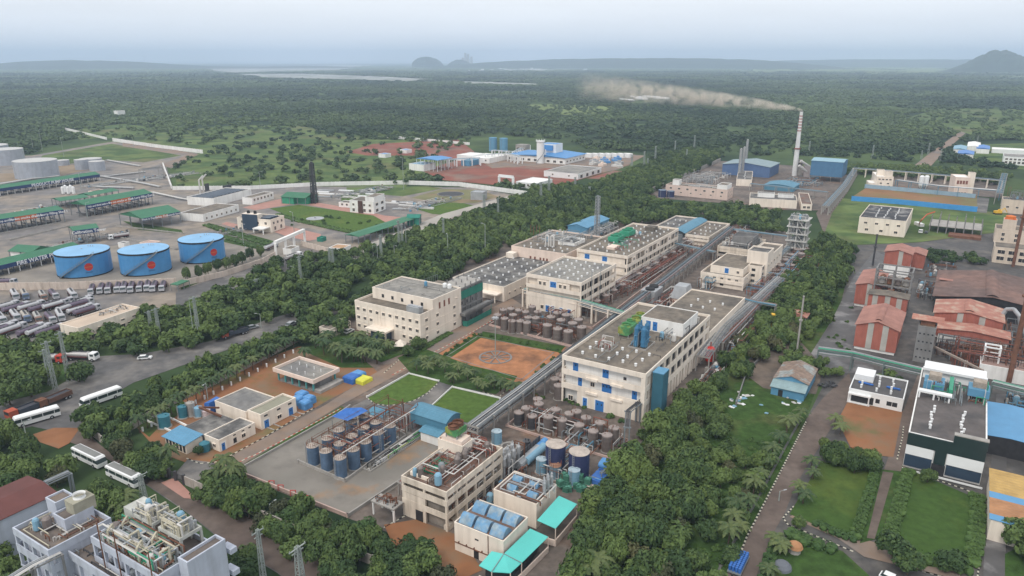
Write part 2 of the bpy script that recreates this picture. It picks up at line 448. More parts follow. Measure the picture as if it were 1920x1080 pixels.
def clutter(b,x0,x1,y0,y1,z,n=14,hmax=1.2,mats=(PIPER,PIPEW,GREYM),name='pipework',seed=0,r=(0.06,0.16),vessels=0):
 q=random.Random(seed+5);m=MB()
 for i in range(n):
  m.use(q.randrange(len(mats)))
  zz=z+q.uniform(0.15,hmax);rr=q.uniform(*r)
  xa,ya=q.uniform(x0,x1),q.uniform(y0,y1)
  if q.random()<.55:
   xb=q.uniform(x0,x1);pts=[(xa,ya,z),(xa,ya,zz),(xb,ya,zz)]
   if q.random()<.6:pts+=[(xb,q.uniform(y0,y1),zz)]
  else:
   yb=q.uniform(y0,y1);pts=[(xa,ya,z),(xa,ya,zz),(xa,yb,zz)]
  pts+=[(pts[-1][0],pts[-1][1],z)]
  m.path(pts,rr,5)
 o=m.build(name,list(mats),b.e if hasattr(b,'e')else b)
 for i in range(vessels):
  v=MB();rr=q.uniform(.5,.9);hh=q.uniform(1.2,2.6);xx,yy=q.uniform(x0+1,x1-1),q.uniform(y0+1,y1-1)
  v.lathe(xx,yy,[(rr*.4,z),(rr,z+.3),(rr,z+hh),(rr*.7,z+hh+.35),(.1,z+hh+.5)],12)
  v.build('vessel',[STEEL,PIPEW,GREYM,TANKL][q.randrange(4)],b.e if hasattr(b,'e')else b)
 return o
 # ------------------------------------------------------------------ tanks
def make_tank(name,label,r,h,body,top,cone=0.15,rings=3,ladder=True,base=True,group=None,loc=(0,0,0),cat='tank',manh=True,basem=None):
 t=thing(name,label,cat,loc,0,group)
 z=0.35 if base else 0.0
 m=MB();m.cyl(0,0,z,z+h,r,24)
 for i in range(rings):
  zz=z+h*(i+1)/(rings+1);m.cyl(0,0,zz,zz+0.10,r+0.05,24)
 m.build('shell',body,t,True if False else False)
 m=MB();m.lathe(0,0,[(r+0.06,z+h),(r+0.06,z+h+0.08),(r*.55,z+h+0.08+cone*r*.6),(0.15,z+h+0.08+cone*r)],24)
 if manh:m.cyl(r*.45,0,z+h,z+h+0.55,0.22,8);m.cyl(-r*.3,r*.4,z+h,z+h+0.5,0.16,8)
 m.build('roof',top,t)
 if base:
  m=MB();m.cyl(0,0,0,z,r+0.35,24);m.build('plinth',basem or CONCL,t)
 if ladder:
  m=MB()
  a=-2.2;cx,cy=math.cos(a),math.sin(a)
  for d in(-0.22,0.22):
   px,py=cx*(r+.25)-cy*d,cy*(r+.25)+cx*d
   m.tube((px,py,0),(px,py,z+h+0.9),0.05,4)
  for k in range(int((h+1)/0.45)):
   zz=0.3+k*0.45
   m.tube((cx*(r+.25)+cy*.22,cy*(r+.25)-cx*.22,zz),(cx*(r+.25)-cy*.22,cy*(r+.25)+cx*.22,zz),0.035,4)
  m.build('ladder',GALV,t)
 return t
def make_rail(t,r,z,mat_=PIPER):
 m=MB();n=16
 for i in range(n):
  a=2*math.pi*i/n;b_=2*math.pi*(i+1)/n
  m.tube((r*math.cos(a),r*math.sin(a),z),(r*math.cos(a),r*math.sin(a),z+1),.04,4)
  for dz in(.5,1.0):m.tube((r*math.cos(a),r*math.sin(a),z+dz),(r*math.cos(b_),r*math.sin(b_),z+dz),.035,4)
 m.build('railing',mat_,t)
 # ------------------------------------------------------------------ poles, masts, racks, walls
def mast_mesh(h,w0=1.1,w1=0.45,n=9,t=0.09):
 m=MB()
 def c(k,z):
  w=(w0+(w1-w0)*z/h)/2
  return((-w,-w,z),(w,-w,z),(w,w,z),(-w,w,z))[k]
 for k in range(4):m.bar(c(k,0),c(k,h),t)
 for i in range(n):
  z0,z1=h*i/n,h*(i+1)/n
  for k in range(4):
   m.bar(c(k,z0),c((k+1)%4,z1)if i%2 else c((k+1)%4,z1),t*.6);m.bar(c(k,z1),c((k+1)%4,z1),t*.6)
 return m
MAST=[None]
def mast(px,py,top,label,group='power line masts in the tree belt',arms=True,w0=1.1):
 p=G(px,py,0);h=Hh(py,top)
 if MAST[0]is None:
  t=thing('lattice_mast',label,'mast',p,rz_of(UA),group)
  mast_mesh(10,0.9,0.45,7,0.12).build('lattice',LIGHTM,t)
  a=MB();a.box(-1.3,1.3,-0.08,0.08,9.6,9.75);a.box(-0.9,0.9,-0.08,0.08,8.9,9.02)
  for x in(-1.2,0,1.2):a.cyl(x,0,9.75,10.05,0.07,6)
  a.build('cross_arm',LIGHTM,t)
  MAST[0]=t
 else:t=copy_tree(MAST[0],p,rz_of(UA),label,group)
 t.scale=(w0,w0,h/10);return t
LAMP={}
def lamp_post(px,py,top,label,group='street lamps',kind='lamp',thick=1.0):
 p=G(px,py,0);h=Hh(py,top)
 if kind not in LAMP:
  t=thing('street_lamp' if kind=='lamp' else 'light_mast',label,'lamp',p,0,group)
  m=MB();m.cyl(0,0,0,10,0.16,8,0.09);m.cyl(0,0,0,.15,.3,8);m.build('pole',LIGHTM,t)
  if kind=='lamp':
   m=MB();m.tube((0,0,9.9),(1.3,0,10.1),0.05,5);m.build('arm',LIGHTM,t)
   m=MB();m.box(1.1,1.9,-.16,.16,10.03,10.17);m.build('lamp_head',GALV,t)
  else:
   m=MB();m.cyl(0,0,9.7,9.85,.9,10)
   for i in range(6):
    a=i*math.pi/3;m.box(.9*math.cos(a)-.25,.9*math.cos(a)+.25,.9*math.sin(a)-.25,.9*math.sin(a)+.25,9.5,9.9)
   m.build('lamp_ring',GALV,t)
  LAMP[kind]=t
 else:t=copy_tree(LAMP[kind],p,U(0,6),label,group)
 t.scale=(thick,thick,h/10);return t
def wall_line(name,label,pts,h,m,t=0.25,cap=None,post=3.0,cat='wall',group=None,z0=0.0):
 P=[G(x,y,0)for x,y in pts]
 o=thing(name,label,cat,P[0],0,group);P=[p-P[0]for p in P]
 b=MB();q=MB()
 for p0,p1 in zip(P[:-1],P[1:]):
  d=(p1-p0);n=Vector((-d.y,d.x,0)).normalized()*t/2;L=d.length
  b.prism([(p0+n)[:2],(p0-n)[:2],(p1-n)[:2],(p1+n)[:2]],z0,h)
  k=max(1,int(L/post));u=d/L;n2=n*1.7
  for i in range(k+1):
   c=p0+d*i/k;a=u*t*.7
   b.prism([(c-a+n2)[:2],(c-a-n2)[:2],(c+a-n2)[:2],(c+a+n2)[:2]],z0,h+0.08)
 b.build('wall_panel',m,o)
 return o
def kerb(pts,name='kerb',w=0.3,h=0.16,st=0.9,mats=None):
 P=[G(x,y,0)for x,y in pts];m=MB();k=0
 for p0,p1 in zip(P[:-1],P[1:]):
  d=p1-p0;L=d.length;u=d/L;n=Vector((-u.y,u.x,0))*w/2;c=int(L/st)+1
  for i in range(c):
   a,b_=p0+d*i/c,p0+d*(i+1)/c-u*0.05
   m.use(k%2);k+=1
   m.prism([(a+n)[:2],(a-n)[:2],(b_-n)[:2],(b_+n)[:2]],0.0,h)
 o=m.build(name,mats or[KW,BLACK]);return tag(o,kind='structure')
KW=mat('kerb_white',(0.48,0.45,0.36),var=0.15)
def rack(label,pts,h,w=2.0,step=7.0,group='pipe racks',pipes=7,sm=CONCL,pm=(GALV,PIPEW,BLUES,GREYM),name='pipe_rack',legs=True,r=0.12,tiers=1,cs=0.35):
 """trestles (one part each) carrying a bundle of pipes along a traced line; pts are pixels of the trestles' tops"""
 P=[G(x,y,h)for x,y in pts]
 o=thing(name,label,'pipe rack',(P[0].x,P[0].y,0),0,group);O=Vector((P[0].x,P[0].y,0));P=[p-O for p in P]
 me=MB();q=MB();q2=random.Random(len(label))
 for tr in range(tiers):
  zt=h-tr*1.3
  for i in range(pipes):
   off=(i/(pipes-1)-.5)*(w-.3)if pipes>1 else 0
   rr=r*q2.uniform(.6,1.4);me.use(q2.randrange(len(pm)))
   L=[]
   for j,p in enumerate(P):
    d=(P[min(j+1,len(P)-1)]-P[max(j-1,0)]).normalized();n=Vector((-d.y,d.x,0))
    L.append((p.x+n.x*off,p.y+n.y*off,zt+rr))
   me.path(L,rr,5)
 me.build('pipe_bundle',list(pm),o)
 g=MB()
 for p0,p1 in zip(P[:-1],P[1:]):
  d=p1-p0;L=d.length;u=d/L;n=Vector((-u.y,u.x,0))*w/2
  for s in(-1,1):
   g.bar((p0.x+n.x*s,p0.y+n.y*s,h-.3),(p1.x+n.x*s,p1.y+n.y*s,h-.3),.22)
   if tiers>1:g.bar((p0.x+n.x*s,p0.y+n.y*s,h-1.6),(p1.x+n.x*s,p1.y+n.y*s,h-1.6),.2)
  k=max(1,round(L/step))
  for i in range(k+(1 if p1 is P[-1]else 0)):
   c=p0+d*i/k;rzz=math.atan2(u.y,u.x)
   if legs:
    key=('tr',round(h,1),w,sm.name,cs)
    if key not in _wc:
     t=MB()
     for s in(-1,1):t.box(-cs/2,cs/2,s*w/2-cs/2,s*w/2+cs/2,0,h-.42)
     t.box(-cs/2+.01,cs/2-.01,-w/2-.4,w/2+.4,h-.42,h-.05)
     if tiers>1:t.box(-cs/2+.02,cs/2-.02,-w/2+cs/2,w/2-cs/2,h-1.9,h-1.5)
     ob=t.build('t',sm);_wc[key]=ob.data;bpy.data.objects.remove(ob)
    tr_=bpy.data.objects.new('trestle',_wc[key]);COL.objects.link(tr_);tr_.parent=o
    tr_.location=(c.x,c.y,0);tr_.rotation_euler=(0,0,rzz)
 g.build('girder',sm if sm is not CONCL else GREYM,o)
 return o
def text_mesh(txt,size,m,parent,loc,rot,name='lettering',ext=0.03):
 c=bpy.data.curves.new('t','FONT');c.body=txt;c.size=size;c.extrude=ext;c.align_x='CENTER';c.align_y='CENTER'
 c.offset=size*0.02;c.resolution_u=2
 t=bpy.data.objects.new('t',c);COL.objects.link(t)
 bpy.context.view_layer.update()
 me=bpy.data.meshes.new_from_object(t.evaluated_get(bpy.context.evaluated_depsgraph_get()))
 bpy.data.objects.remove(t);me.materials.clear();me.materials.append(m)
 o=bpy.data.objects.new(name,me);COL.objects.link(o);o.parent=parent;o.location=loc;o.rotation_euler=rot
 return o
def pillar_shed(name,label,F,L,R,yb,roofm,over=0.6,eave=None,rise=1.2,ridge='x',legm=GREYM,a=UA,h=None,LX=None,LY=None,group=None,walls=None,cat='shed',cstep=5,signs=None,gable=None,arch=False,legs=True):
 """open shed: columns, a pitched sheet roof, maybe walls; F,L,R are eave corners"""
 b=new_building(name,label,cat,F,L,R,yb,h,a,LX,LY,group)
 LXx,LYy,H=b.LX,b.LY,b.h
 if legs:
  m=MB();nx=max(1,round(LXx/cstep));ny=max(1,round(LYy/cstep))
  for i in range(nx+1):
   for j in(0,ny):
    x,y=0.3+(LXx-.6)*i/nx,0.3+(LYy-.6)*j/ny
    m.box(x-.15,x+.15,y-.15,y+.15,0,H)
  for j in range(1,ny):
   for x in(0.3,LXx-.3):m.box(x-.15,x+.15,.3+(LYy-.6)*j/ny-.15,.3+(LYy-.6)*j/ny+.15,0,H)
  m.build('post',legm,b.e)
 if walls:
  m=MB();zb=H*walls[1]if len(walls)>1 else 0
  m.box(0.1,LXx-.1,0.1,LYy-.1,zb,H-0.02);
  m.build('wall',walls[0],b.e)
 gable_roof(b,0,LXx,0,LYy,H,rise,ridge,roofm,over,gable or(walls[0]if walls else roofm),arch)
 return b
def gable_roof(b,x0,x1,y0,y1,z,rise,ridge,rm,over=0.5,gm=None,arch=False,name='roof'):
 th=0.12;m=MB();n=8 if arch else 2
 def sec(s):
  return z+rise*(math.sin(math.pi*s)if arch else 1-abs(2*s-1))
 if ridge=='x':a0,a1,c0,c1=y0-over,y1+over,x0-over,x1+over
 else:a0,a1,c0,c1=x0-over,x1+over,y0-over,y1+over
 P=[(a0+(a1-a0)*i/n,sec(i/n))for i in range(n+1)]
 for(p,zp),(q,zq)in zip(P[:-1],P[1:]):
  if ridge=='x':pts=[(c0,p,zp),(c1,p,zp),(c1,q,zq),(c0,q,zq)]
  else:pts=[(p,c0,zp),(q,c0,zq),(q,c1,zq),(p,c1,zp)]
  top=[(x,y,w+th)for x,y,w in pts]
  m.face(top);m.face(pts[::-1])
  for i in range(4):
   j=(i+1)%4;m.face([pts[i],pts[j],top[j],top[i]])
 m.build(name,rm,b.e)
 if gm is not None:
  for c in((x0,x1)if ridge=='x' else(y0,y1)):
   g=MB()
   q=[(a0+over,z)]+[(a,w)for a,w in P[1:-1]]+[(a1-over,z)]
   pts=[(c,a,w-.01)for a,w in q]if ridge=='x' else[(a,c,w-.01)for a,w in q]
   g.face(pts);g.build('gable',gm,b.e)
   # ------------------------------------------------------------------ foliage
def quad_leaf(m,c,nrm,s,q):
 n=Vector(nrm).normalized();a=n.orthogonal().normalized();b=n.cross(a);t=q.uniform(0,6.28)
 u=(a*math.cos(t)+b*math.sin(t))*s;v=(b*math.cos(t)-a*math.sin(t))*s*.6
 c=Vector(c);m.face([c-u,c-v*.9+n*s*.1,c+u,c+v*.9+n*s*.1])
ICO=None
def ico_pts(sub=1):
 import bmesh
 bm=bmesh.new();bmesh.ops.create_icosphere(bm,subdivisions=sub,radius=1)
 v=[tuple(x.co)for x in bm.verts];f=[tuple(y.index for y in x.verts)for x in bm.faces];bm.free();return v,f
ICO1=ico_pts(1);ICO2=ico_pts(2)
def blob(m,c,r,q,ico=ICO1,sq=0.8,j=0.18):
 k=len(m.v)
 for x,y,z in ico[0]:
  d=1+q.uniform(-j,j);m.v.append((c[0]+x*r*d,c[1]+y*r*d,c[2]+z*r*sq*d))
 for f in ico[1]:m.f.append(tuple(k+i for i in f));m.m.append(m.mi)
def crown_mesh(seed,lobes=11,leaves=1250,R=1.0,H=1.0,ls=0.115,lift=0.62,spread=0.62):
 """crown of unit radius centred over the origin, from z~0.25 to z~1.5; lumps of leaf faces round darker cores with gaps between"""
 q=random.Random(seed);m=MB();L=[]
 for i in range(lobes):
  a=q.uniform(0,6.283);d=math.sqrt(q.random())*spread;z=lift+q.uniform(-.22,.42)*(1-d*.7)
  L.append(((math.cos(a)*d*R,math.sin(a)*d*R,z*H),q.uniform(.26,.46)))
 for c,r in L:blob(m,c,r*.62,q,ICO1,.8,.22)
 for k in range(leaves):
  c,r=L[q.randrange(lobes)]
  n=Vector((q.gauss(0,1),q.gauss(0,1),q.gauss(.35,1))).normalized()
  p=(c[0]+n.x*r*q.uniform(.7,1.12),c[1]+n.y*r*q.uniform(.7,1.12),c[2]+n.z*r*.85*q.uniform(.7,1.1))
  nn=n+Vector((q.uniform(-.6,.6),q.uniform(-.6,.6),q.uniform(-.2,.9)))
  quad_leaf(m,p,nn,ls*q.uniform(.6,1.3),q)
 return m
def trunk_mesh(seed,h=0.7,r=0.06):
 q=random.Random(seed);m=MB()
 m.tube((0,0,0),(q.uniform(-.05,.05),q.uniform(-.05,.05),h*.55),r,6,r*.7)
 for i in range(4):
  a=i*1.57+q.uniform(-.4,.4);m.tube((0,0,h*.45),(math.cos(a)*.35,math.sin(a)*.35,h*1.1),r*.5,5,r*.2)
 return m
def data_of(m,mats):
 o=m.build('x',mats);d=o.data;bpy.data.objects.remove(o);return d
TREES=[(data_of(crown_mesh(s,12+s%4,1400),LEAF),data_of(trunk_mesh(s),TRUNKM))for s in range(6)]
TREESY=[(data_of(crown_mesh(s+40,11,1200),LEAFY),data_of(trunk_mesh(s),TRUNKM))for s in range(2)]+[(data_of(crown_mesh(47,10,900),LEAFB),data_of(trunk_mesh(5),TRUNKM))]
SHRUBS=[data_of(crown_mesh(s+60,7,380,ls=.2,lift=.35,H=.8),LEAFH)for s in range(2)]
def tree_at(p,r,hs,label,group,name='broadleaf_tree',cat='tree',pool=None):
 pool=pool or TREES;cm,tm=pool[rnd.randrange(len(pool))]
 o=thing(name,label,cat,p,U(0,6.28),group)
 o.scale=(r*U(.92,1.08),r*U(.92,1.08),r*hs)
 for nm,me in(('crown',cm),('trunk',tm)):
  c=bpy.data.objects.new(nm,me);COL.objects.link(c);c.parent=o
 return o
def shrub_at(p,r,label,group,hs=1.0,name='shrub'):
 o=bpy.data.objects.new(name,SHRUBS[rnd.randrange(2)]);COL.objects.link(o)
 o.location=p;o.scale=(r,r,r*hs);o.rotation_euler=(0,0,U(0,6.28))
 return tag(o,label,'shrub',group)
def palm_meshes(seed,n=15,L=3.0,h=4.8):
 q=random.Random(seed);m=MB()
 for i in range(n):
  a=6.283*i/n+q.uniform(-.25,.25);up=q.uniform(.0,1.0)if i%3 else 1.2;l=L*q.uniform(.8,1.12)
  pts=[]
  for k in range(7):
   s=k/6.0;pts.append(Vector((math.cos(a)*l*s*(1-.12*s),math.sin(a)*l*s*(1-.12*s),h+up*l*.8*s-(0.6+.5*up)*l*s*s)))
  side=Vector((-math.sin(a),math.cos(a),0))
  W_=(.03,.13,.19,.2,.16,.1,.01)
  for k in range(6):
   p0,p1=pts[k],pts[k+1]
   for sg in(-1,1):
    o0=side*sg*l*W_[k]+Vector((0,0,-l*W_[k]*.55));o1=side*sg*l*W_[k+1]+Vector((0,0,-l*W_[k+1]*.55))
    m.face([p0,p1,p1+o1,p0.lerp(p1,.55)+o0.lerp(o1,.5)*.62,p0+o0*1.0])
 t=MB();t.tube((0,0,0),(.15,.1,h*.5),.17,7,.13);t.tube((.15,.1,h*.5),(0,0,h),.13,7,.11)
 return data_of(m,LEAFP),data_of(t,TRUNKM)
PALMS=[palm_meshes(s)for s in range(3)]
def palm_at(p,s,label,group,hs=1.0):
 o=thing('palm_tree',label,'palm tree',p,U(0,6.28),group);o.scale=(s,s,s*hs)
 a,b=PALMS[rnd.randrange(3)]
 for nm,me in(('fronds',a),('trunk',b)):
  c=bpy.data.objects.new(nm,me);COL.objects.link(c);c.parent=o
 return o
def hedge(label,pts,w,h,group=None,dens=26,ls=.28):
 P=[G(x,y,0)for x,y in pts];O=P[0].copy();P=[p-O for p in P];q=random.Random(len(label)+int(P[-1].x));m=MB()
 for p0,p1 in zip(P[:-1],P[1:]):
  d=p1-p0;L=d.length;u=d/L;n=Vector((-u.y,u.x,0));k=max(2,int(L/(w*.7)))
  for i in range(k+1):
   for sg in(-.25,.25):
    c=p0+d*i/k+n*w*sg*q.uniform(.6,1.3);blob(m,(c.x,c.y,h*.45),w*.42*q.uniform(.85,1.15),q,ICO1,h/w*1.1,.15)
  for i in range(int(L*dens)):
   a=q.uniform(-.55,.55);c=p0+d*q.random()+n*w*a
   z=h*(q.uniform(.2,1.0)if abs(a)>.4 else q.uniform(.85,1.1))
   quad_leaf(m,(c.x,c.y,z),n*a*1.5+Vector((q.uniform(-.4,.4),q.uniform(-.4,.4),.7)),ls*q.uniform(.6,1.3),q)
 o=m.build('hedge',LEAFH);o.location=O
 return tag(o,label,'hedge',group)
 # ================================================================== THE SETTING
SOIL=mat('orange_soil',(0.27,0.12,0.055),var=0.2,scale=0.1,col2=(0.17,0.115,0.07),s2=0.05,t2=(0.45,0.6),col3=(0.09,0.12,0.04),s3=0.035,t3=(0.55,0.66),rough=0.95)
SOIL2=mat('garden_orange_soil',(0.36,0.16,0.075),var=0.25,scale=0.3,col2=(0.20,0.095,0.05),s2=0.09,t2=(0.48,0.62),rough=0.95)
REDE=mat('red_earth',(0.22,0.075,0.05),var=0.2,scale=0.05,col2=(0.20,0.13,0.10),s2=0.03,t2=(0.5,0.62),rough=0.95)
ASPH=mat('old_asphalt',(0.10,0.096,0.095),var=0.22,scale=0.3,col2=(0.185,0.17,0.155),s2=0.07,t2=(0.46,0.62),rough=0.8)
ASPHB=mat('muddy_asphalt',(0.12,0.09,0.075),var=0.22,scale=0.3,col2=(0.165,0.13,0.11),s2=0.08,t2=(0.45,0.7),rough=0.85)
BRCON=mat('brown_concrete',(0.235,0.165,0.12),var=0.14,scale=0.15,col2=(0.19,0.16,0.14),s2=0.05,t2=(0.45,0.6),rough=0.9)
YARD=mat('yard_concrete',(0.155,0.125,0.105),var=0.35,scale=0.4,col2=(0.08,0.068,0.06),s2=0.06,t2=(0.45,0.65),col3=(0.17,0.105,0.07),s3=0.045,t3=(0.56,0.68),rough=0.85)
TFCON=mat('tank_farm_concrete',(0.21,0.19,0.165),var=0.2,scale=0.2,col2=(0.15,0.14,0.12),s2=0.05,t2=(0.48,0.65),col3=(0.27,0.165,0.09),s3=0.06,t3=(0.55,0.66),rough=0.8)
DEPC=mat('depot_paving',(0.175,0.162,0.155),var=0.25,scale=0.12,col2=(0.24,0.20,0.16),s2=0.03,t2=(0.45,0.6),rough=0.85)
DEPT=mat('tank_yard_paving',(0.25,0.22,0.185),var=0.14,scale=0.1,col2=(0.19,0.17,0.15),s2=0.06,t2=(0.5,0.66),rough=0.85)
PINKP=mat('pink_paving',(0.38,0.205,0.165),var=0.12,scale=0.2)
LAWN=mat('mown_lawn',(0.075,0.125,0.028),var=0.25,scale=0.6,col2=(0.115,0.145,0.035),s2=0.06,t2=(0.5,0.75),rough=1.0,bump=0.3,spec=0.1)
LAWNR=mat('dark_green_lawn',(0.050,0.092,0.022),var=0.2,scale=0.5,col2=(0.085,0.115,0.025),s2=0.05,t2=(0.48,0.66),rough=1.0,bump=0.5,spec=0.1)  # right-hand lawns: darker green grass with yellowish patches
LAWND=mat('rough_grass',(0.042,0.080,0.020),var=0.35,scale=0.4,col2=(0.075,0.092,0.032),s2=0.07,t2=(0.5,0.65),rough=1.0,bump=0.5,spec=0.1)
FIELD=mat('field_grass',(0.115,0.155,0.052),var=0.3,scale=0.05,col2=(0.06,0.10,0.035),s2=0.03,t2=(0.45,0.58),col3=(0.13,0.135,0.06),s3=0.012,t3=(0.55,0.65),rough=1.0,spec=0.1)
FIELDY=mat('yellow_green_field',(0.15,0.19,0.065),var=0.15,scale=0.02,rough=1.0,spec=0.1)
PALE=mat('pale_salt_flat',(0.46,0.45,0.43),var=0.25,scale=0.004,col2=(0.12,0.14,0.11),s2=0.008,t2=(0.44,0.54),rough=0.8,stretch=(1,3,1))
WET=mat('wet_asphalt',(0.09,0.085,0.083),var=0.2,scale=0.2,col2=(0.2,0.19,0.185),s2=0.09,t2=(0.52,0.62),rough=0.55)
GROUNDM=mat('far_land',(0.022,0.042,0.02),var=0.25,scale=0.02,col2=(0.075,0.112,0.04),s2=0.004,t2=(0.42,0.58),col3=(0.10,0.115,0.055),s3=0.0016,t3=(0.60,0.70),rough=1.0,spec=0.1)
SEAM=mat('sea_water',(0.16,0.20,0.24),rough=0.35,var=0.0)
def graded(n,a,b):
 return[a*((b/a)**(i/n))for i in range(n+1)]
xs=[-v for v in graded(16,60,21000)][::-1]+graded(16,60,21000)
ys=[-60]+graded(24,60,21000)
m=MB();nx,ny=len(xs),len(ys)
m.v=[(x,y,0.0)for y in ys for x in xs]
m.f=[(j*nx+i,j*nx+i+1,(j+1)*nx+i+1,(j+1)*nx+i)for j in range(ny-1)for i in range(nx-1)]
m.m=[0]*len(m.f)
tag(m.build('ground',GROUNDM),kind='structure')
sheet('sea',[(-500,115.2),(-500,119.5),(150,119.5),(560,118),(900,116.5),(1100,115.2)],0.5,SEAM)
def hill(name,cx,ybase,wpx,ytop,mtl,prof,depth=.5,seed=1):
 c=G(cx,ybase,0);d=c.length;w=wpx*d/FPX;h=Hh(ybase,ytop);q=random.Random(seed)
 b=MB();n,k=44,12;X=Vector((c.y,-c.x,0)).normalized();Y=Vector((c.x,c.y,0)).normalized()
 for j in range(k+1):
  for i in range(n+1):
   s,t=i/n*2-1,j/k*2-1
   z=prof(s)*max(0,1-t*t)**.7*h*(1+q.uniform(-.06,.06))-2
   p=c+X*s*w/2+Y*(t+1)*w*depth/2;b.v.append((p.x,p.y,z))
 b.f=[(j*(n+1)+i,j*(n+1)+i+1,(j+1)*(n+1)+i+1,(j+1)*(n+1)+i)for j in range(k)for i in range(n)]
 b.m=[0]*len(b.f)
 return tag(b.build(name,mtl,None),kind='structure')
HILLM=mat('wooded_hill',(0.028,0.046,0.022),var=0.35,scale=0.03,rough=1.0,bump=0.8)
hill('hill',1868,137,175,93,HILLM,lambda s:max(0,math.exp(-(s*1.7)**2)*(1+.0*s)-.05)*1.05+(.06*max(0,1-abs(s-.35)*8)),.8)
hill('hill',805,127,62,106.5,HILLM,lambda s:max(0,1-abs(s+.1)**3)**.7*(1-.25*max(0,s)),.7,2)
hill('hill',862,126,50,111.5,HILLM,lambda s:max(0,1-s*s)**.8,.7,3)
hill('coastal_rise',190,130,900,112.8,HILLM,lambda s:max(0,(1-s*s))**.8*(.6+.4*math.sin(s*5+2)),.35,4)
hill('far_ridge',1180,129,800,108.6,HILLM,lambda s:max(0,1-s**4)*(.80+.2*math.cos(s*2.2-.3)),.3,5)
hill('far_ridge',1800,127,900,109.4,HILLM,lambda s:max(0,1-s**4)*.9,.3,6)
for nm,pts,mt in(('salt_flat',[(370,128),(480,124),(640,122),(700,122),(640,131),(520,133),(440,136),(400,132)],PALE),('salt_flat',[(430,139),(560,138),(700,143),(820,149),(760,152),(640,148),(500,145)],PALE),('salt_flat',[(860,152),(1010,157),(1010,159.5),(870,156)],PALE),('salt_flat',[(930,121),(1090,122),(1110,131),(930,133),(900,127)],PALE),('far_field',[(975,196),(1060,196),(1150,200),(1150,211),(1060,216),(1000,205)],FIELDY),('far_field',[(1390,127),(1560,124),(1800,126),(1790,137),(1640,140),(1500,133),(1400,138)],FIELDY),('far_field',[(1860,141),(1930,141),(1930,148),(1870,146)],FIELDY),('far_field',[(1700,222),(1760,203),(1930,205),(1950,260),(1850,262),(1780,240)],FIELD),('far_field',[(1240,130),(1350,128),(1400,137),(1290,141)],FIELD),('field',[(290,250),(440,235),(560,236),(700,262),(860,262),(860,290),(760,350),(520,352),(330,352),(330,290),(260,268)],FIELD),('field',[(130,245),(230,232),(290,240),(270,256),(150,262)],FIELD),('red_earth',[(650,285),(700,270),(860,262),(890,285),(860,300),(770,292),(690,292)],REDE),('red_earth',[(790,320),(860,300),(960,290),(1120,300),(1190,290),(1180,310),(1060,345),(960,350),(830,338)],REDE),('plant_paving',[(900,302),(1000,296),(1180,290),(1210,292),(1160,318),(1060,335),(1000,325),(930,320)],BRCON),('red_earth',[(905,317),(985,312),(1060,318),(1005,335),(940,340),(850,333)],REDE),('dirt_track',[(1715,310),(1740,290),(1815,236),(1822,240),(1770,285),(1745,312)],BRCON),('garden_patch',[(1100,335),(1150,320),(1190,323),(1160,338)],REDE)):
 sheet(nm,pts,0.02+LAY[0]*.012+(.2 if pts[0][1]<230 else 0),mt);LAY[0]+=1
sheet('depot_yard',[(-300,300),(60,292),(210,266),(372,288),(312,312),(325,356),(560,350),(880,352),(965,366),(640,492),(560,500),(430,560),(260,600),(130,640),(-300,650)],0.30,DEPC)
sheet('tank_yard',[(-100,478),(130,470),(330,450),(520,440),(560,462),(520,490),(330,540),(0,540),(-100,545)],0.33,DEPT)
sheet('depot_verge',[(80,292),(210,270),(340,292),(270,305),(200,300),(60,315)],0.33,FIELD)
sheet('depot_verge',[(-150,330),(40,325),(120,305),(170,318),(90,335),(-100,350)],0.335,mat('dry_ochre_ground',(0.24,0.18,0.12),var=.15,scale=.05))
sheet('lawn',[(505,392),(560,385),(700,405),(745,430),(745,437),(670,440),(560,412)],0.36,LAWN)
sheet('lawn',[(640,365),(700,362),(690,378),(640,378)],0.36,LAWN)
sheet('meadow',[(650,352),(800,350),(830,354),(755,369),(650,360)],0.36,FIELD)
sheet('meadow',[(770,372),(830,355),(900,357),(935,370),(890,382),(830,380)],0.36,mat('dry_meadow',(0.16,0.155,0.07),var=.2,scale=.05,col2=(.22,.16,.09),s2=.04,t2=(.5,.6)))
sheet('lawn',[(778,392),(830,380),(870,382),(895,388),(850,405),(810,402)],0.365,LAWN)
sheet('pink_court',[(455,390),(530,373),(580,378),(680,395),(720,405),(790,412),(735,423),(660,400),(560,382),(480,395)],0.35,PINKP)
sheet('pink_court',[(515,436),(535,424),(602,440),(600,448),(580,453),(540,445)],0.35,PINKP)
sheet('pink_court',[(415,421),(425,417),(455,424),(440,428)],0.355,PINKP)
sheet('depot_lawn',[(520,402),(600,396),(700,412),(745,431),(670,437),(560,413)],0.37,LAWN)
for pts in([(395,420),(520,455),(500,462),(400,432)],[(420,445),(490,462),(480,468),(420,455)],[(340,540),(480,492),(525,480),(500,492),(400,520),(340,545)],[(230,415),(340,432),(345,440),(260,432)]):
 sheet('verge',pts,0.37,LAWND)
sheet('depot_road',[(330,548),(520,485),(600,478),(660,470),(640,492),(560,502),(420,560),(330,585)],0.38,ASPH)
sheet('side_road',[(640,470),(660,482),(720,494),(700,500),(600,488)],0.39,ASPH)
sheet('perimeter_track',[(230,268),(330,282),(372,290),(320,316),(300,310),(350,292),(230,275)],0.40,BRCON)
sheet('perimeter_track',[(610,495),(700,455),(830,402),(955,368),(960,372),(850,408),(740,455),(640,500)],0.40,mat('pale_track',(0.36,0.33,0.29),var=.12,scale=.05))
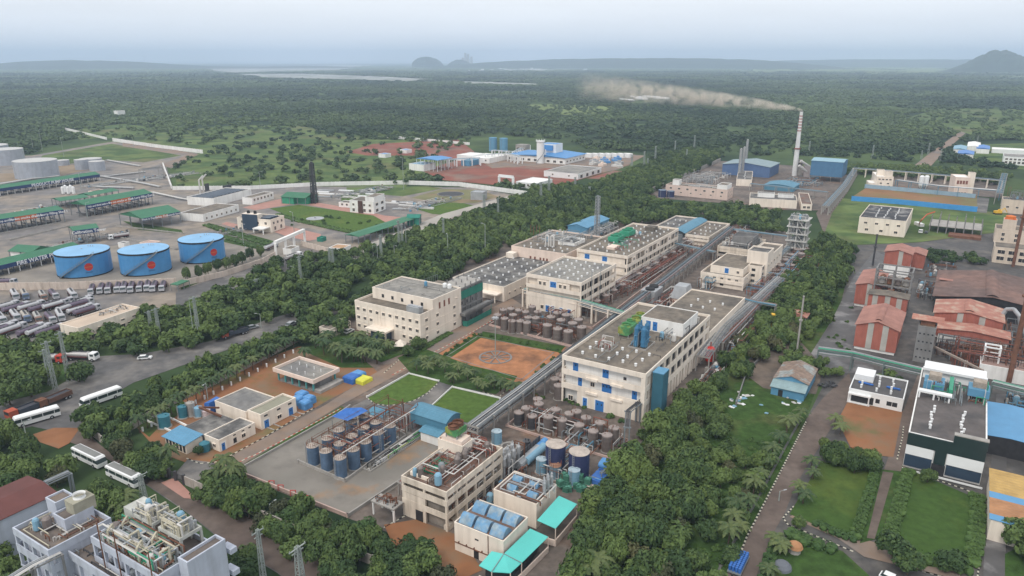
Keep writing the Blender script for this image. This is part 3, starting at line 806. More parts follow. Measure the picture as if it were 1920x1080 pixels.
road=sheet('road',[(-200,740),(0,705),(130,672),(270,663),(395,640),(500,600),(560,583),(680,570),(690,578),(560,610),(480,640),(400,665),(330,690),(250,718),(170,765),(150,800),(205,850),(290,895),(367,937),(467,973),(560,1025),(633,1067),(740,1130),(600,1140),(520,1075),(413,1012),(345,958),(277,912),(185,850),(130,815),(60,800),(-200,850)],0.10,ASPH)
sheet('road_lower',[(150,805),(205,848),(290,893),(367,935),(467,971),(560,1023),(633,1066),(740,1130),(600,1140),(520,1073),(413,1010),(345,956),(277,910),(185,850),(105,820)],0.12,ASPHB)
sheet('dirt_patch',[(62,815),(100,803),(150,803),(130,832),(110,842),(75,830)],0.14,SOIL)
sheet('verge',[(-100,660),(60,650),(150,700),(90,735),(20,752),(-100,765)],0.13,LAWND)
sheet('entrance_paving',[(302,906),(328,896),(352,920),(368,937),(345,935)],0.16,PINKP)
sheet('works_yard',[(345,880),(470,790),(560,690),(600,640),(660,560),(750,510),(840,500),(960,430),(1080,420),(1260,398),(1420,400),(1480,440),(1500,460),(1450,560),(1400,640),(1330,700),(1240,780),(1150,900),(1080,1000),(1040,1120),(880,1120),(760,1010),(652,972),(440,890)],0.06,YARD)
sheet('soil_yard',[(255,800),(330,745),(440,695),(560,650),(640,660),(700,690),(712,702),(620,748),(415,868),(360,872),(300,850)],0.09,SOIL)
sheet('grass_strip',[(255,800),(330,745),(350,757),(340,775),(300,800),(280,820)],0.11,LAWND)
sheet('grass_strip',[(560,655),(640,640),(700,690),(640,690),(590,668)],0.11,LAWND)
sheet('works_road',[(385,880),(415,866),(610,760),(700,702),(845,622),(920,578),(960,560),(1000,585),(935,592),(860,642),(725,714),(640,760),(470,862),(425,892)],0.13,BRCON)
sheet('entrance_road',[(322,896),(352,862),(400,868),(415,880),(400,892),(360,905)],0.14,ASPH)
sheet('verge',[(428,890),(470,864),(640,762),(650,768),(632,779),(446,884)],0.12,LAWND)
sheet('tank_farm_slab',[(443,886),(630,782),(655,765),(690,775),(745,800),(800,825),(830,845),(735,920),(652,968)],0.15,TFCON)
sheet('court',[(690,748),(800,700),(940,748),(890,800),(840,850),(800,825),(650,768)],0.13,ASPH)
sheet('lawn',[(690,747),(768,702),(822,717),(800,737),(778,750),(752,758),(725,760),(703,757)],0.17,LAWN)
sheet('lawn',[(806,766),(848,728),(938,749),(882,795),(855,788)],0.17,LAWN)
sheet('garden_soil',[(800,678),(888,624),(1062,652),(1045,668),(985,722),(960,735),(880,700)],0.16,SOIL2)
sheet('garden_bed',[(818,674),(892,628),(905,632),(838,676),(970,706),(965,714)],0.18,LAWND)
sheet('garden_bed',[(905,622),(1060,650),(1050,662),(900,634)],0.185,LAWND)
sheet('garden',[(555,640),(640,620),(700,632),(775,650),(762,662),(715,680),(655,655)],0.17,LAWND)
sheet('garden',[(745,672),(790,652),(960,715),(930,740),(850,725),(770,700)],0.175,LAWND)
sheet('front_soil',[(720,985),(780,975),(860,1005),(905,1070),(860,1090),(740,1030)],0.16,SOIL)
sheet('rear_concrete',[(845,850),(935,790),(1060,850),(1180,800),(1170,860),(1080,990),(1040,1000),(950,930)],0.12,YARD)
sheet('plantation_grass',[(1080,1120),(1120,930),(1240,790),(1330,700),(1380,650),(1450,600),(1480,540),(1560,400),(1640,400),(1600,470),(1560,640),(1520,760),(1470,870),(1385,1040),(1355,1120)],0.10,LAWND)
sheet('right_yard',[(1400,690),(1470,560),(1590,440),(1700,400),(2200,400),(2200,1300),(1330,1300),(1365,1075),(1520,770),(1545,720)],0.07,mat('dark_damp_yard',(0.072,0.067,0.064),var=0.3,scale=0.3,col2=(0.13,0.115,0.10),s2=0.07,t2=(0.48,0.64),rough=0.7))
sheet('cleared_ground',[(1390,690),(1435,640),(1500,640),(1545,690),(1530,740),(1440,730),(1390,720)],0.16,mat('dark_earth',(0.10,0.08,0.065),var=.25,scale=.15,col2=(.17,.13,.1),s2=.1))
sheet('clearing',[(1350,745),(1400,705),(1440,735),(1500,760),(1510,790),(1470,850),(1400,830),(1360,790)],0.17,LAWND)
sheet('estate_road',[(1350,1120),(1368,1062),(1400,1010),(1513,785),(1545,745),(1592,700),(1600,735),(1560,800),(1495,905),(1470,965),(1450,1000),(1432,1050),(1400,1120)],0.14,ASPHB)
sheet('estate_road',[(1640,470),(1600,520),(1560,600),(1510,680),(1600,690),(1625,600),(1640,540),(1660,480)],0.12,WET)
sheet('estate_road',[(1580,590),(1610,560),(1640,700),(1530,700)],0.135,WET)
sheet('soil_court',[(1570,790),(1590,752),(1692,772),(1675,858),(1600,850)],0.15,SOIL)
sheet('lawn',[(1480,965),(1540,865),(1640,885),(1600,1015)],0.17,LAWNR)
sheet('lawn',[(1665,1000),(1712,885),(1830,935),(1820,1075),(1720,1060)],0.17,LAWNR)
sheet('grass_strip',[(1612,1020),(1640,880),(1690,885),(1650,1010)],0.18,LAWND)
sheet('garden_path',[(1625,1010),(1655,885),(1675,888),(1640,1012)],0.20,ASPHB)
sheet('side_path',[(1480,970),(1500,960),(1560,985),(1630,1015),(1800,1065),(1800,1090),(1620,1045),(1570,1010)],0.16,BRCON)
sheet('grass_plot',[(1430,1120),(1445,1030),(1490,1000),(1580,1035),(1640,1090),(1620,1130)],0.185,LAWND)
sheet('estate_road',[(1842,1120),(1846,1000),(1856,900),(1862,820),(1868,740),(1888,740),(1886,1000),(1884,1120)],0.14,WET)
sheet('passage',[(1655,890),(1690,780),(1722,700),(1740,705),(1700,870),(1692,890)],0.14,ASPHB)
sheet('grass_corner',[(1884,1040),(1940,1010),(1940,1120),(1884,1120)],0.17,LAWND)
sheet('plot_soil',[(1600,368),(1625,352),(1832,368),(1832,392)],0.20,mat('ochre_soil',(0.24,0.125,0.055),var=.2,scale=.06,col2=(.15,.13,.05),s2=.03,t2=(.45,.6)))
sheet('plot_grass',[(1540,430),(1580,372),(1700,385),(1890,400),(1880,435),(1720,455),(1600,460)],0.19,FIELD)
sheet('service_road',[(1530,400),(1590,330),(1610,325),(1590,360),(1560,400),(1545,440)],0.21,ASPHB)
sheet('service_road',[(1832,370),(1855,372),(1850,400),(1832,398)],0.22,ASPH)
sheet('power_plant_yard',[(1210,368),(1350,302),(1600,318),(1605,330),(1560,395),(1500,395),(1400,392),(1370,382),(1230,372)],0.16,YARD)
sheet('plot_yard',[(1622,348),(1640,325),(1880,340),(1880,372),(1830,368)],0.23,YARD)
sheet('far_estate_yard',[(1790,295),(1800,272),(1940,268),(1940,320),(1860,312)],0.18,FIELD)
# ================================================================== THE MAIN WORKS
b=new_building('production_block','cream three storey production block with blue doors on its gallery front','factory building',(1211,701.5),(1057.5,663),(1330,590),yb=793)
LX,LY,H=b.LX,b.LY,b.h
lv=[0,H*.345,H*.64,H]
open_block(b,0,LX,0,LY,lv,ix=1.7,iy=.9,sp=1.2,cx=5.2,cy=LY-.5,rm=ROOFG,wm=CREAM,core=WHITEW)
m=MB();m.box(-.05,1.66,0.02,1.2,0,H-1.5);m.box(0,1.3,1.2,LY*.8,0,lv[1]-.5);m.build('end_wall',CREAM,b.e)
for s in(LY*.62,LY*.32):
 m=MB();m.box(-.5,-.07,s-1.8,s+1.8,lv[1]-.5,lv[1]+.2);m.box(-.5,-.07,s-1.8,s+1.8,lv[2]-.5,lv[2]+.2);m.build('canopy',CREAM,b.e)
for s,z,w,h,k,off in((LY*.52,0.05,2.6,3.2,'door',0),(LY*.70,.05,1.3,2.9,'door',0),(LY*.88,1.2,1.3,1.4,'win',0),(LY*.47,lv[1]+.1,3.0,3.3,'door',1.7),(LY*.80,lv[1]+.3,1.3,2.9,'door',1.7),(LY*.645,lv[1]+1.2,1.2,1.2,'win',1.7),(LY*.14,lv[1]+.3,1.5,2.9,'door',1.7),(LY*.49,lv[2]+.3,1.9,3.1,'door',1.7),(LY*.86,lv[2]+.3,1.7,3.0,'door',1.7),(LY*.26,lv[2]+1.2,.9,.9,'slit',1.7)):
 win(b,'x',s,z,w,h,k,off)
m=MB()
for i in range(10):
 x=LX*(.06+.094*i)
 m.box(x,x+LX*.016,.0,.88,0,H-1.5)
 m.box(x+LX*.045,x+LX*.078,.02,.7,0,lv[1])
m.build('infill_wall',CREAM,b.e)
for i in range(9):
 for k in(1,2):
  o=MB();x=LX*(.082+.094*i);o.box(x,x+LX*.07,.45,.87,lv[k]+1.25,lv[k+1]-1.5 if k==2 else lv[k+1]-.5);o.build('window',DARK,b.e)
zr=H-.8
m=MB();x0,x1,y0,y1=LX*.60,LX*.845,LY*.06,LY*.60
block(b,x0,x1,y0,y1,zr,zr+4.2,WHITEW,ROOFG,.35,.2,'penthouse_wall')
for s in(y0+(y1-y0)*.66,y0+(y1-y0)*.82):win(b,'x',s,zr+.3,1.5,2.9,'door',x0)
vents(b,3,LX*.30,3,LY-2,zr+.02,3,5)
c=thing('roof_cooler','long green and yellow fan cooler on the roof of the three storey block with blue doors','cooler',b.e.matrix_world@Vector((0,0,0))if False else(0,0,0))
def roof_thing(bd,name,label,cat,x,y,z,group=None,rz=0):
 X=Vector((math.cos(bd.rz),math.sin(bd.rz),0));Y=Vector((-X.y,X.x,0))
 p=bd.p+X*x+Y*y+Vector((0,0,z));return thing(name,label,cat,p,bd.rz+rz,group)
bpy.data.objects.remove(c)
def cooler(bd,label,x,y,z,L,W_,hh,n,mt,group='green fan coolers on the roofs'):
 t=roof_thing(bd,'fan_cooler',label,'cooler',x,y,z,group)
 m=MB();m.box(0,L,0,W_,.9,hh);m.box(0,L,W_*.1,W_*.9,.5,.9)
 for i in range(n*2+1):m.box(L*i/(2*n)-.08,L*i/(2*n)+.08,-.04,W_+.04,.9,hh)
 m.build('casing',mt,t)
 for i in range(n):
  f=MB();f.lathe(L*(i+.5)/n,W_/2,[(W_*.4,hh),(W_*.36,hh+.5),(W_*.4,hh+.8)],14,False);f.cyl(L*(i+.5)/n,W_/2,hh+.15,hh+.2,W_*.36,14);f.build('fan_ring',RUST if L<6 else mt,t)
 m=MB()
 for i in range(n+1):m.box(L*i/n-.1,L*i/n+.1,.1,.3,0,.9);m.box(L*i/n-.1,L*i/n+.1,W_-.3,W_-.1,0,.9)
 m.build('leg',GALV,t);return t
cooler(b,'long green and yellow fan cooler on the roof of the block with blue doors',LX*.43,LY*.60,zr,LX*.27,3.6,3.1,4,OLIVE)
t=roof_thing(b,'scrubber_vessels','cluster of tall blue scrubber vessels on a grey factory roof','process unit',LX*.33,LY*.33,zr)
for i,(x,y)in enumerate(((0,0),(1.9,.2),(0.3,2.2),(2.3,2.4),(4.2,.6),(4.4,2.6))):
 m=MB();m.lathe(x,y,[(.75,.6),(.75,6.0-(i%2)),(.4,6.6-(i%2)),(.2,7.1)],12);m.cyl(x,y,2,2.2,.85,12);m.cyl(x,y,4,4.2,.85,12);m.build('vessel',mat('deep_blue_vessel',(.05,.17,.30),rough=.5,var=.15,streak=.3),t)
m=MB();m.ring(-1.5,6,-1.5,4.2,0,.5,.2);m.build('bund',CONCL,t)
clutter(t,-1,5,-1,4,.3,14,6,(BLUEC,GREYM,BLUEC),seed=3)
clutter(b,LX*.20,LX*.30,LY*.62,LY*.80,zr,16,3,(GREYM,PIPER,PIPEW),seed=1)
clutter(b,LX*.45,LX*.97,LY*.03,LY*.3,zr,26,2.2,(GREYM,STEELD,PIPEW),seed=2,vessels=5)
m=MB();m.ring(LX*.19,LX*.29,LY*.60,LY*.82,zr,zr+.45,.2);m.build('plinth_kerb',CONCL,b.e)
A=b
t=new_building('lift_tower','dark steel blue clad lift tower against the near-right wall of the cream block','tower',(1240,702),(1226,699),None,h=13.8,LX=4.2,LY=2.4)
m=MB();m.box(0,4.2,-.6,2.4,0,13.8);m.build('cladding',mat('dark_teal_cladding',(.04,.13,.18),rough=.5,var=.1,corr=.5,corr_s=6),t.e);m=MB();m.box(-.1,4.3,-.7,2.5,13.8,14.0);m.build('roof',BLUEC,t.e)
t=thing('red_vessel','bright red cylindrical vessel standing at the far-right corner of the cream block','vessel',G(1330,682,0),0)
m=MB();m.cyl(0,0,1.3,5.4,1.5,18);m.lathe(0,0,[(1.5,5.4),(.9,5.9),(.3,6.1)],18);m.build('shell',REDP,t)
m=MB();
for a in range(4):m.tube((math.cos(a*1.57+.7)*1.3,math.sin(a*1.57+.7)*1.3,0),(math.cos(a*1.57+.7)*1.3,math.sin(a*1.57+.7)*1.3,1.4),.12,5)
m.build('leg',PIPER,t);m=MB();m.cyl(0,0,6.1,7.6,.25,8);m.build('nozzle',PIPER,t)
b=new_building('flat_roofed_hall','cream single storey hall with a grey roof and white vents behind the cream block','factory building',(1354,600),None,(1399,558),yb=640,LY=21)
block(b,-14,b.LX,0,b.LY,0,b.h,CREAM,ROOFG,.6)
vents(b,-2,b.LX-8,3,17,b.h-.5,3,3)
wrow(b,'y',b.h*.55,9,2,b.LX-1,.9,.8)
rack('blue and grey pipe rack alongside the cream hall and the tree belt',[(1318,668),(1360,610),(1418,560),(1462,520)],5.5,4,7,pipes=9)
rack('pipe rack of concrete trestles beside the red vessel',[(1350,640),(1392,598),(1440,548)],5.0,2.2,7,pipes=5,pm=(PIPER,RUST,GALV))
t=new_building('evaporator_unit','grey evaporative condenser with two black fans between the roofs','cooler',(1228,548),None,None,h=6.5,LX=9,LY=6)
m=MB();m.box(0,9,0,6,2,6.5);m.build('casing',GALV,t.e)
for x in(2.4,6.6):
 m=MB();m.cyl(x,3,6.5,7.2,1.9,16);m.build('fan_ring',BLACK,t.e)
m=MB();m.box(.3,8.7,.3,5.7,0,2);m.build('base',CONCL,t.e)
t=new_building('silver_hopper','pale grey ribbed hopper building beside the condenser','process unit',(1290,541),None,None,h=9,LX=8,LY=7)
m=MB();m.loft([[(0,0,4),(8,0,4),(8,7,4),(0,7,4)],[(1.2,1.2,9),(6.8,1.2,9),(6.8,5.8,9),(1.2,5.8,9)]]);m.build('hood',GALV,t.e)
m=MB();m.box(.5,7.5,.5,6.5,0,4);m.build('base',PINKW,t.e)
b=new_building('office_block','cream four storey block with rows of small shaded windows and a set-back top floor','office building',(787.5,590),(666,562),(842,548),yb=649,LX=24)
LX,LY,H=b.LX,b.LY,b.h
block(b,0,LX,0,LY,0,H,CREAM,ROOFG,.9)
H2=H+3.4
block(b,LX*.30,LX+.02,-.02,LY-2.2,H-.75,H2,CREAM,ROOFL,.5,.3,'upper_wall')
for k,z in enumerate((H*.14,H*.42,H*.70)):
 for i in range(10):
  s=LY*(.05+.1*i)
  if k==0 and 3<=i<=6:continue
  if k==1 and i in(4,5,6):continue
  win(b,'x',s,z,1.2,1.0)
 for i in range(3):win(b,'y',LX*(.14+.26*i)+(LX*.16 if i==2 else 0),z,1.2,1.0)
win(b,'y',LX*.87,H*.95,1.1,.7)
for i in range(3):win(b,'y',LX*(.46+.115*i),H*.92,.9,2.3,'louver')
for k in range(1,5):
 m=MB();m.box(-.12,0.0,LY*k/5-.12,LY*k/5+.12,0,H-1);m.build('pilaster',CREAM,b.e)
for z in(H*.33,H*.62):
 m=MB();m.box(-.07,0,0.13,LY,z,z+.15);m.box(0,LX,-.07,0,z,z+.15);m.build('string_course',CREAM,b.e)
m=MB();m.box(-4.5,-.01,LY*.40,LY*.72,3.4,4.0);m.build('porch_roof',CREAM,b.e)
m=MB();m.box(-3.5,-.01,LY*.44,LY*.66,0,3.39);m.build('porch_glazing',GLASSB,b.e)
for s in(LY*.42,LY*.70):
 m=MB();m.box(-4.2,-3.7,s-.2,s+.2,0,3.4);m.build('porch_column',CREAM,b.e)
for i in range(5):
 win(b,'x',LY*(.16+.15*i),H+.2,1.1,1.3,'slit',LX*.30)
m=MB();m.box(.8,3.4,LY*.04,LY*.22,H-.7,H+1.8)
for i in range(5):m.cyl(1.6+.0,LY*(.06+.035*i),H+1.8,H+2.1,.4,8)
o=m.build('air_conditioning_unit',GALV,b.e)
for i,(x,y)in enumerate(((.93,.13),(.93,.20))):
 t=roof_thing(b,'water_tank','white water tank at the far corner of office roof','water tank',LX*x,LY*y,H2-.45,'white water tanks on the office roof');m=MB();m.lathe(0,0,[(.8,0),(.8,1.3),(.3,1.7)],12);m.build('shell',WHITEP,t)
t=roof_thing(b,'water_tank','small bright blue water tank on the office roof','water tank',LX*.78,LY*.40,H2-.45);m=MB();m.lathe(0,0,[(.6,.5),(.6,2),(.2,2.3)],12);m.build('shell',BLUEC,t);m=MB();m.ring(-.6,.6,-.6,.6,0,.5,.15);m.build('stand',GREYM,t)
LAB=b
t=thing('garden_parasol','cream tent-shaped parasol in the garden before the office block','parasol',G(751,655,0),0)
m=MB();m.loft([[(-2,-2,1.8),(2,-2,1.8),(2,2,1.8),(-2,2,1.8)],[(-.1,-.1,3.6),(.1,-.1,3.6),(.1,.1,3.6),(-.1,.1,3.6)]]);m.build('canopy',CREAM,t);m=MB();m.cyl(0,0,0,3.4,.08,6);m.build('pole',GALV,t)
b=new_building('unfinished_block','grey concrete frame block under construction wrapped in green netting','construction site',(862,542),(824,534),(902,523),yb=610)
LX,LY,H=b.LX,b.LY,b.h
lv=[0,H*.25,H*.48,H*.74,H]
open_block(b,0,LX,0,LY,lv,ix=.7,iy=.5,sp=.1,cx=LX/3.5,cy=LY/2.2,wm=CONC,core=CONC,rm=CONCL,par=.12,cs=.4)
m=MB();m.box(-.16,-.1,0,LY,H*.70,H*.92);m.box(-.1,LX,-.16,-.1,H*.70,H*.92);m.build('safety_net',NETG,b.e)
for i in range(5):
 for j in range(3):m=MB();m.box(LX*i/4.2,LX*i/4.2+.3,LY*j/2.3,LY*j/2.3+.3,H-.1,H+1.2);m.build('column_stub',CONC,b.e)
m=MB();m.box(-1,LX+3,-3.2,-.2,H*.30,H*.36);m.box(-1,LX+3,-3.2,-3.0,H*.30,H*.42);m.build('canopy_slab',CONC,b.e)
for i in range(4):win(b,'y',LX*(.12+.22*i),H*.53,1,1.2,'open',.48)
m=MB();m.box(LX*.3,LX,LY,LY+12,0,H*.72);m.box(0,LX*.3,LY+.2,LY+11,0,H*.5);m.build('annex_wall',CONC,b.e)
m=MB();m.box(LX*.3+.2,LX-.2,LY+.2,LY+11.8,H*.72,H*.74);m.build('annex_roof',ROOFG,b.e)
m=MB()
for i in range(9):
 x=LX*.3+i*LX*.7/8;m.tube((x,LY+12.3,0),(x,LY+12.3,H*.9),.06,4)
for k in range(5):m.tube((LX*.3,LY+12.3,H*.18*(k+1)),(LX,LY+12.3,H*.18*(k+1)),.05,4)
m.build('scaffold',GREYM,b.e)
wall_line('site_hoarding','green net hoarding round the foot of the unfinished grey block',[(868,612),(876,613),(921,589),(921,578)],2.2,NETG,.1,cat='hoarding')
b=new_building('low_hall','wide low cream hall with a dark grey roof dotted with white vents','factory building',(945,538),(838,517),(1000,505),yb=566,LX=46,LY=26)
LX,LY,H=b.LX,b.LY,b.h
block(b,0,LX,0,LY,0,H,CREAM,ROOFD,.6)
vents(b,2,LX-2,2,LY-2,H-.5,8,4,r=.36,h=.6)
wrow(b,'y',H*.35,5,2,24,1,.7)
m=MB();m.box(-4,-.01,1,10,3.3,3.8);m.build('porch_roof',CREAM,b.e)
m=MB();m.box(-3.8,-3.4,2,2.4,0,3.3);m.box(-3.8,-3.4,8.6,9,0,3.3);m.build('porch_column',CREAM,b.e)
m=MB();m.box(LX-5,LX-1,LY-5,LY-1,H-.4,H+2);m.build('stair_head',CREAM,b.e)
b=new_building('pinkish_block','pinkish cream block with red louvres and silver ducts on its roof','factory building',(1062,476),(961,459.5),(1085,464.6),h=10.8,LX=40)
LX,LY,H=b.LX,b.LY,b.h
block(b,0,LX,0,LY,0,H,PINKW,ROOFG,.8)
vents(b,1.5,12,2,LY-3,H-.7,2,6,r=.36,h=.6)
for s in(.34,.40,.46,.56,.64):win(b,'x',LY*s,H*.55,.9,1.2,'louver')
m=MB();m.box(-5,-.01,LY*.18,LY+1.5,0,H*.42);m.build('annex_wall',CREAM,b.e)
for i in range(6):win(b,'x',LY*(.25+.12*i),1.2,1.2,1.4,'win' if i%2 else 'open',-5.0)
clutter(b,14,38,3,LY-2,H-.7,50,3.0,(GALV,PIPEW,GREYM),seed=8,vessels=6)
block(b,16,27,4,13,H-.7,H+1.2,WHITEW,ROOFD,.8,.3,'roof_bund')
for i in range(2):
 m=MB();x=8+i*.3;y=LY*.52-i*2.6;pts=[(x,y,H)]+[(x,y+.0,H+4.5)]+[(x,y-.5,H+5.2),(x,y-1.1,H+5.2),(x,y-1.6,H+4.5),(x,y-1.6,H)]
 m.path(pts,.42,8);m.build('silver_duct',PIPEW,b.e)
b=new_building('gallery_block','cream three storey block with open galleries above a pipe rack','factory building',(1090,530),(990,511),(1155,494),yb=599)
LX,LY,H=b.LX,b.LY,b.h
lv=[0,H*.42,H*.66,H]
open_block(b,0,LX,0,LY,lv,ix=1.2,iy=1.4,sp=1.1,cx=5.5,cy=LY,rm=ROOFL,core=CREAM)
m=MB();m.box(-.02,1.18,5,LY-5,lv[2]+.5,H-1.6);m.box(0.02,1.16,0.5,LY-.5,0.3,lv[1]-.5);m.build('end_wall',CREAM,b.e)
for s,w,k in((.50,2.6,'door'),(.66,1,'win'),(.74,1,'win'),(.37,1,'win'),(.29,1,'win')):win(b,'x',LY*s,lv[2]+(.6 if k=='door' else 1.4),w,2.8 if k=='door' else 1.3,k,-.02)
for s,w,k in((.70,1.2,'win'),(.60,1.6,'door'),(.50,1.3,'door'),(.35,1.3,'door'),(.2,1.3,'door')):win(b,'x',LY*s,.5+(.9 if k=='win' else 0),w,1.4 if k=='win' else 2.6,k,.02)
for i in range(7):
 for k in(1,2):
  o=MB();x=2+i*(LX-3)/7;o.box(x,x+3,1.33,1.39,lv[k]+.3,lv[k+1]-1.6);o.build('window',DARK,b.e)
vents(b,2,LX-1.5,2,LY-2,H-.8,6,5,r=.36,h=.6)
m=MB();m.tube((8,-.5,0),(8,-.5,H+3),.12,6);m.tube((16,-.5,0),(16,-.5,H+4),.1,6);m.build('flue_pipe',GREYM,b.e)
b=new_building('long_gallery_block','long cream three storey block with a grey roof and two green fan coolers on it','factory building',(1177,480),(1085,464.6),(1266,427),yb=533)
LX,LY,H=b.LX,b.LY,b.h
lv=[0,H*.33,H*.60,H]
open_block(b,0,LX,0,LY,lv,ix=.5,iy=1.4,sp=1.1,cx=5.0,cy=LY,rm=ROOFG)
m=MB()
for i in range(13):
 x=LX*i/13;m.box(x+.3,x+LX/13-.3,.05,1.38,0,lv[1]-.46)
 if i%3==1:m.box(x+.5,x+LX/13-.5,.07,1.36,lv[2]+1.1,H-1.5)
m.build('infill_wall',CREAM,b.e)
for i in range(13):
 for k in(1,2):
  if i%3==1 and k==2:win(b,'y',LX*(i+.5)/13,lv[2]+1.6,1.4,1.2,'win',.06);continue
  o=MB();x=LX*i/13+.7;o.box(x,x+LX/13-1.4,1.33,1.39,lv[k]+.3,lv[k+1]-1.5);o.build('window',DARK,b.e)
 win(b,'y',LX*(i+.5)/13,1.0,1.1,1.2,'win',.04)
for s,k in((.80,'door'),(.45,'door')):win(b,'x',LY*s,H*.68,2.4,2.2,k,.48)
vents(b,2,LX-2,1.5,LY-2,H-.8,11,5,r=.36,h=.6)
cooler(b,'green double fan cooler at the middle of the long cream roof',LX*.33,LY*.58,H-.8,8,5,2.6,2,GREENE)
cooler(b,'green fan cooler behind the first one on the long cream roof',LX*.52,LY*.56,H-.8,8,5,3.0,2,GREENE)
clutter(b,LX*.12,LX*.5,LY*.25,LY*.6,H-.8,22,1.6,(GREENE,GREYM,PIPER),seed=12)
m=MB();m.box(LX*.14,LX*.24,LY*.42,LY*.58,H-.8,H+.3);m.build('roof_plinth',PINKW,b.e)
m=MB();m.box(LX*.82,LX*.9,LY*.35,LY*.55,H-.8,H+1.4);m.build('stair_head',ROOFG,b.e)
HB=b
b=new_building('curved_roof_block','cream block with a pale blue curved roof over a steel shaft','factory building',(1329,444),None,(1361,418),yb=463,LY=13)
LX,LY,H=b.LX,b.LY,b.h
open_block(b,0,LX,0,LY,[0,H*.5,H],ix=.9,iy=.9,sp=.9,cx=7,cy=LY)
for s in(.3,.6):win(b,'x',LY*s,H*.62,1.1,1.1,'win',.9)
vents(b,2,LX-3,2,LY-2,H-.8,4,3,r=.36,h=.6)
block(b,1,LX+6,LY+8,LY+21,0,H,CREAM,ROOFD,.8,.28,'rear_wall')
vents(b,3,LX,LY+9,LY+19,H-.7,3,3,r=.36,h=.6)
gable_roof(b,-2,LX-2,LY-.5,LY+7.5,H+.6,1.3,'x',BLUES,.1,None,True,'curved_roof')
m=MB();m.box(.2,LX-4,LY+.8,LY+6.4,0,H+.5);m.build('shaft_wall',GREYM,b.e)
m=MB();m.lathe(-1,LY+3.4,[(2.6,0),(2.6,H-.2)],16);m.build('steel_silo',GREYM,b.e)
b=new_building('blue_door_block','cream two tier block with one blue roof door and square brown windows','factory building',(1395,521),(1318,506),(1430,492),yb=546)
LX,LY,H=b.LX,b.LY,b.h
H1=H;open_block(b,0,LX,0,LY,[0,H*.42,H],ix=.5,iy=.6,sp=1.0,cx=8,cy=LY)
block(b,4,LX-1,1.5,LY-3,H-.8,H+2.6,CREAM,ROOFG,.5,.25,'upper_wall')
m=MB();m.box(0.05,.48,0.5,LY-.5,H*.55,H-1.4);m.box(.5,LX-.5,.05,.58,H*.55,H-1.4);m.build('infill_wall',CREAM,b.e)
for i in range(5):win(b,'x',LY*(.16+.17*i),H*.66,1.2,1.0,'win',.04)
win(b,'x',LY*.46,H-.2,1.7,2.2,'door',4);win(b,'x',LY*.2,H+.3,1,1,'win',4)
for i in range(4):win(b,'y',LX*(.2+.2*i),H*.66,1,.9,'win',.04)
for i in range(2):win(b,'x',LY*(.5+.3*i),H*.15,1.6,1.6,'open',.48)
b=new_building('stepped_stair_block','weathered cream block with a taller stair tower and gear on the roof','factory building',(1441,474),(1417,466),(1462,455),yb=531,LX=30,LY=9)
LX,LY,H=b.LX,b.LY,b.h
block(b,0,LX*.35,0,LY,0,H,CREAM,ROOFD,.8);block(b,LX*.35+.1,LX,0.1,LY-.1,0,H*.82,CREAM,ROOFG,.8,.28,'low_wall')
block(b,-5,-.1,1,LY-2,0,H*.62,CREAM,ROOFG,.5,.28,'porch_wall')
for k in range(3):win(b,'y',-2.5,H*(.08+.2*k),2,1.4,'open',.98);win(b,'x',LY*.5,H*(.08+.18*k),1.6,1.2,'open',-5.02)
for i in range(5):win(b,'y',LX*(.1+.18*i),H*.5,1,1);win(b,'y',LX*(.1+.18*i),H*.2,1,1)
b=new_building('weathered_plant_block','stained old plant block with tanks and pipework on its roof behind the blue door block','factory building',(1412,462),(1373,453),(1440,440),yb=497,LX=26,LY=17)
LX,LY,H=b.LX,b.LY,b.h
open_block(b,0,LX,0,LY,[0,H*.3,H*.55,H*.8],ix=1,iy=1,sp=.8,cx=6,cy=6,wm=STAINW,core=ROOFD,rm=ROOFD)
block(b,7,18,2,12,H*.75,H+2.5,CONC,ROOFD,.6,.25,'upper_wall')
clutter(b,0,24,1,16,H*.75,36,3.5,(GREYM,STEELD,RUST,PIPEW),seed=21,vessels=7)
b=new_building('open_frame_tower','tall white open concrete frame with empty floors beside the tree belt','concrete frame',(1513,414.6),(1477.5,408),(1525,402),yb=480,LX=9,LY=8.5)
LX,LY,H=b.LX,b.LY,b.h
WF=mat('grimy_white_frame',(0.52,0.51,0.48),var=.15,scale=.4,streak=.7)
for k in range(6):
 z=H*k/5
 m=MB();zz=z if k else.1
 m.ring(-1.0,LX+.6,-.9,LY+.6,zz-.12,zz+.35,.35);m.box(0,LX,LY*.45,LY*.5,zz-.1,zz+.2);m.box(-.65,LX+.2,-.55,LY+.2,zz-.05,zz+.05);m.build('floor_slab',WF,b.e)
m=MB()
for i in range(3):
 for j in range(3):m.box((LX-.5)*i/2,(LX-.5)*i/2+.5,(LY-.5)*j/2,(LY-.5)*j/2+.5,0,H)
m.build('column_frame',WF,b.e)
m=MB()
for k in range(5):
 z0,z1=H*k/5,H*(k+1)/5;m.bar((2,-.3,z0),(6,-.3,z1),.3);m.bar((-.3,1,z0),(-.3,4,z1),.25)
m.build('stair_flight',WF,b.e)
clutter(b,0,LX,0,LY,H,30,3,(GALV,PIPEW,GREYM),seed=30,vessels=4)
for k in range(5):clutter(b,1,LX-.5,.5,LY-.5,H*k/5,9,1.8,(GREYM,STEELD,GALV),seed=31+k,r=(.1,.3),vessels=1)
b=new_building('process_block','stained cream process block with a rusty pipe-covered roof and a green cooling tower','factory building',(837,923),(749,894),(939,838),yb=999)
LX,LY,H=b.LX,b.LY,b.h
lv=[0,H*.22,H*.47,H*.71,H]
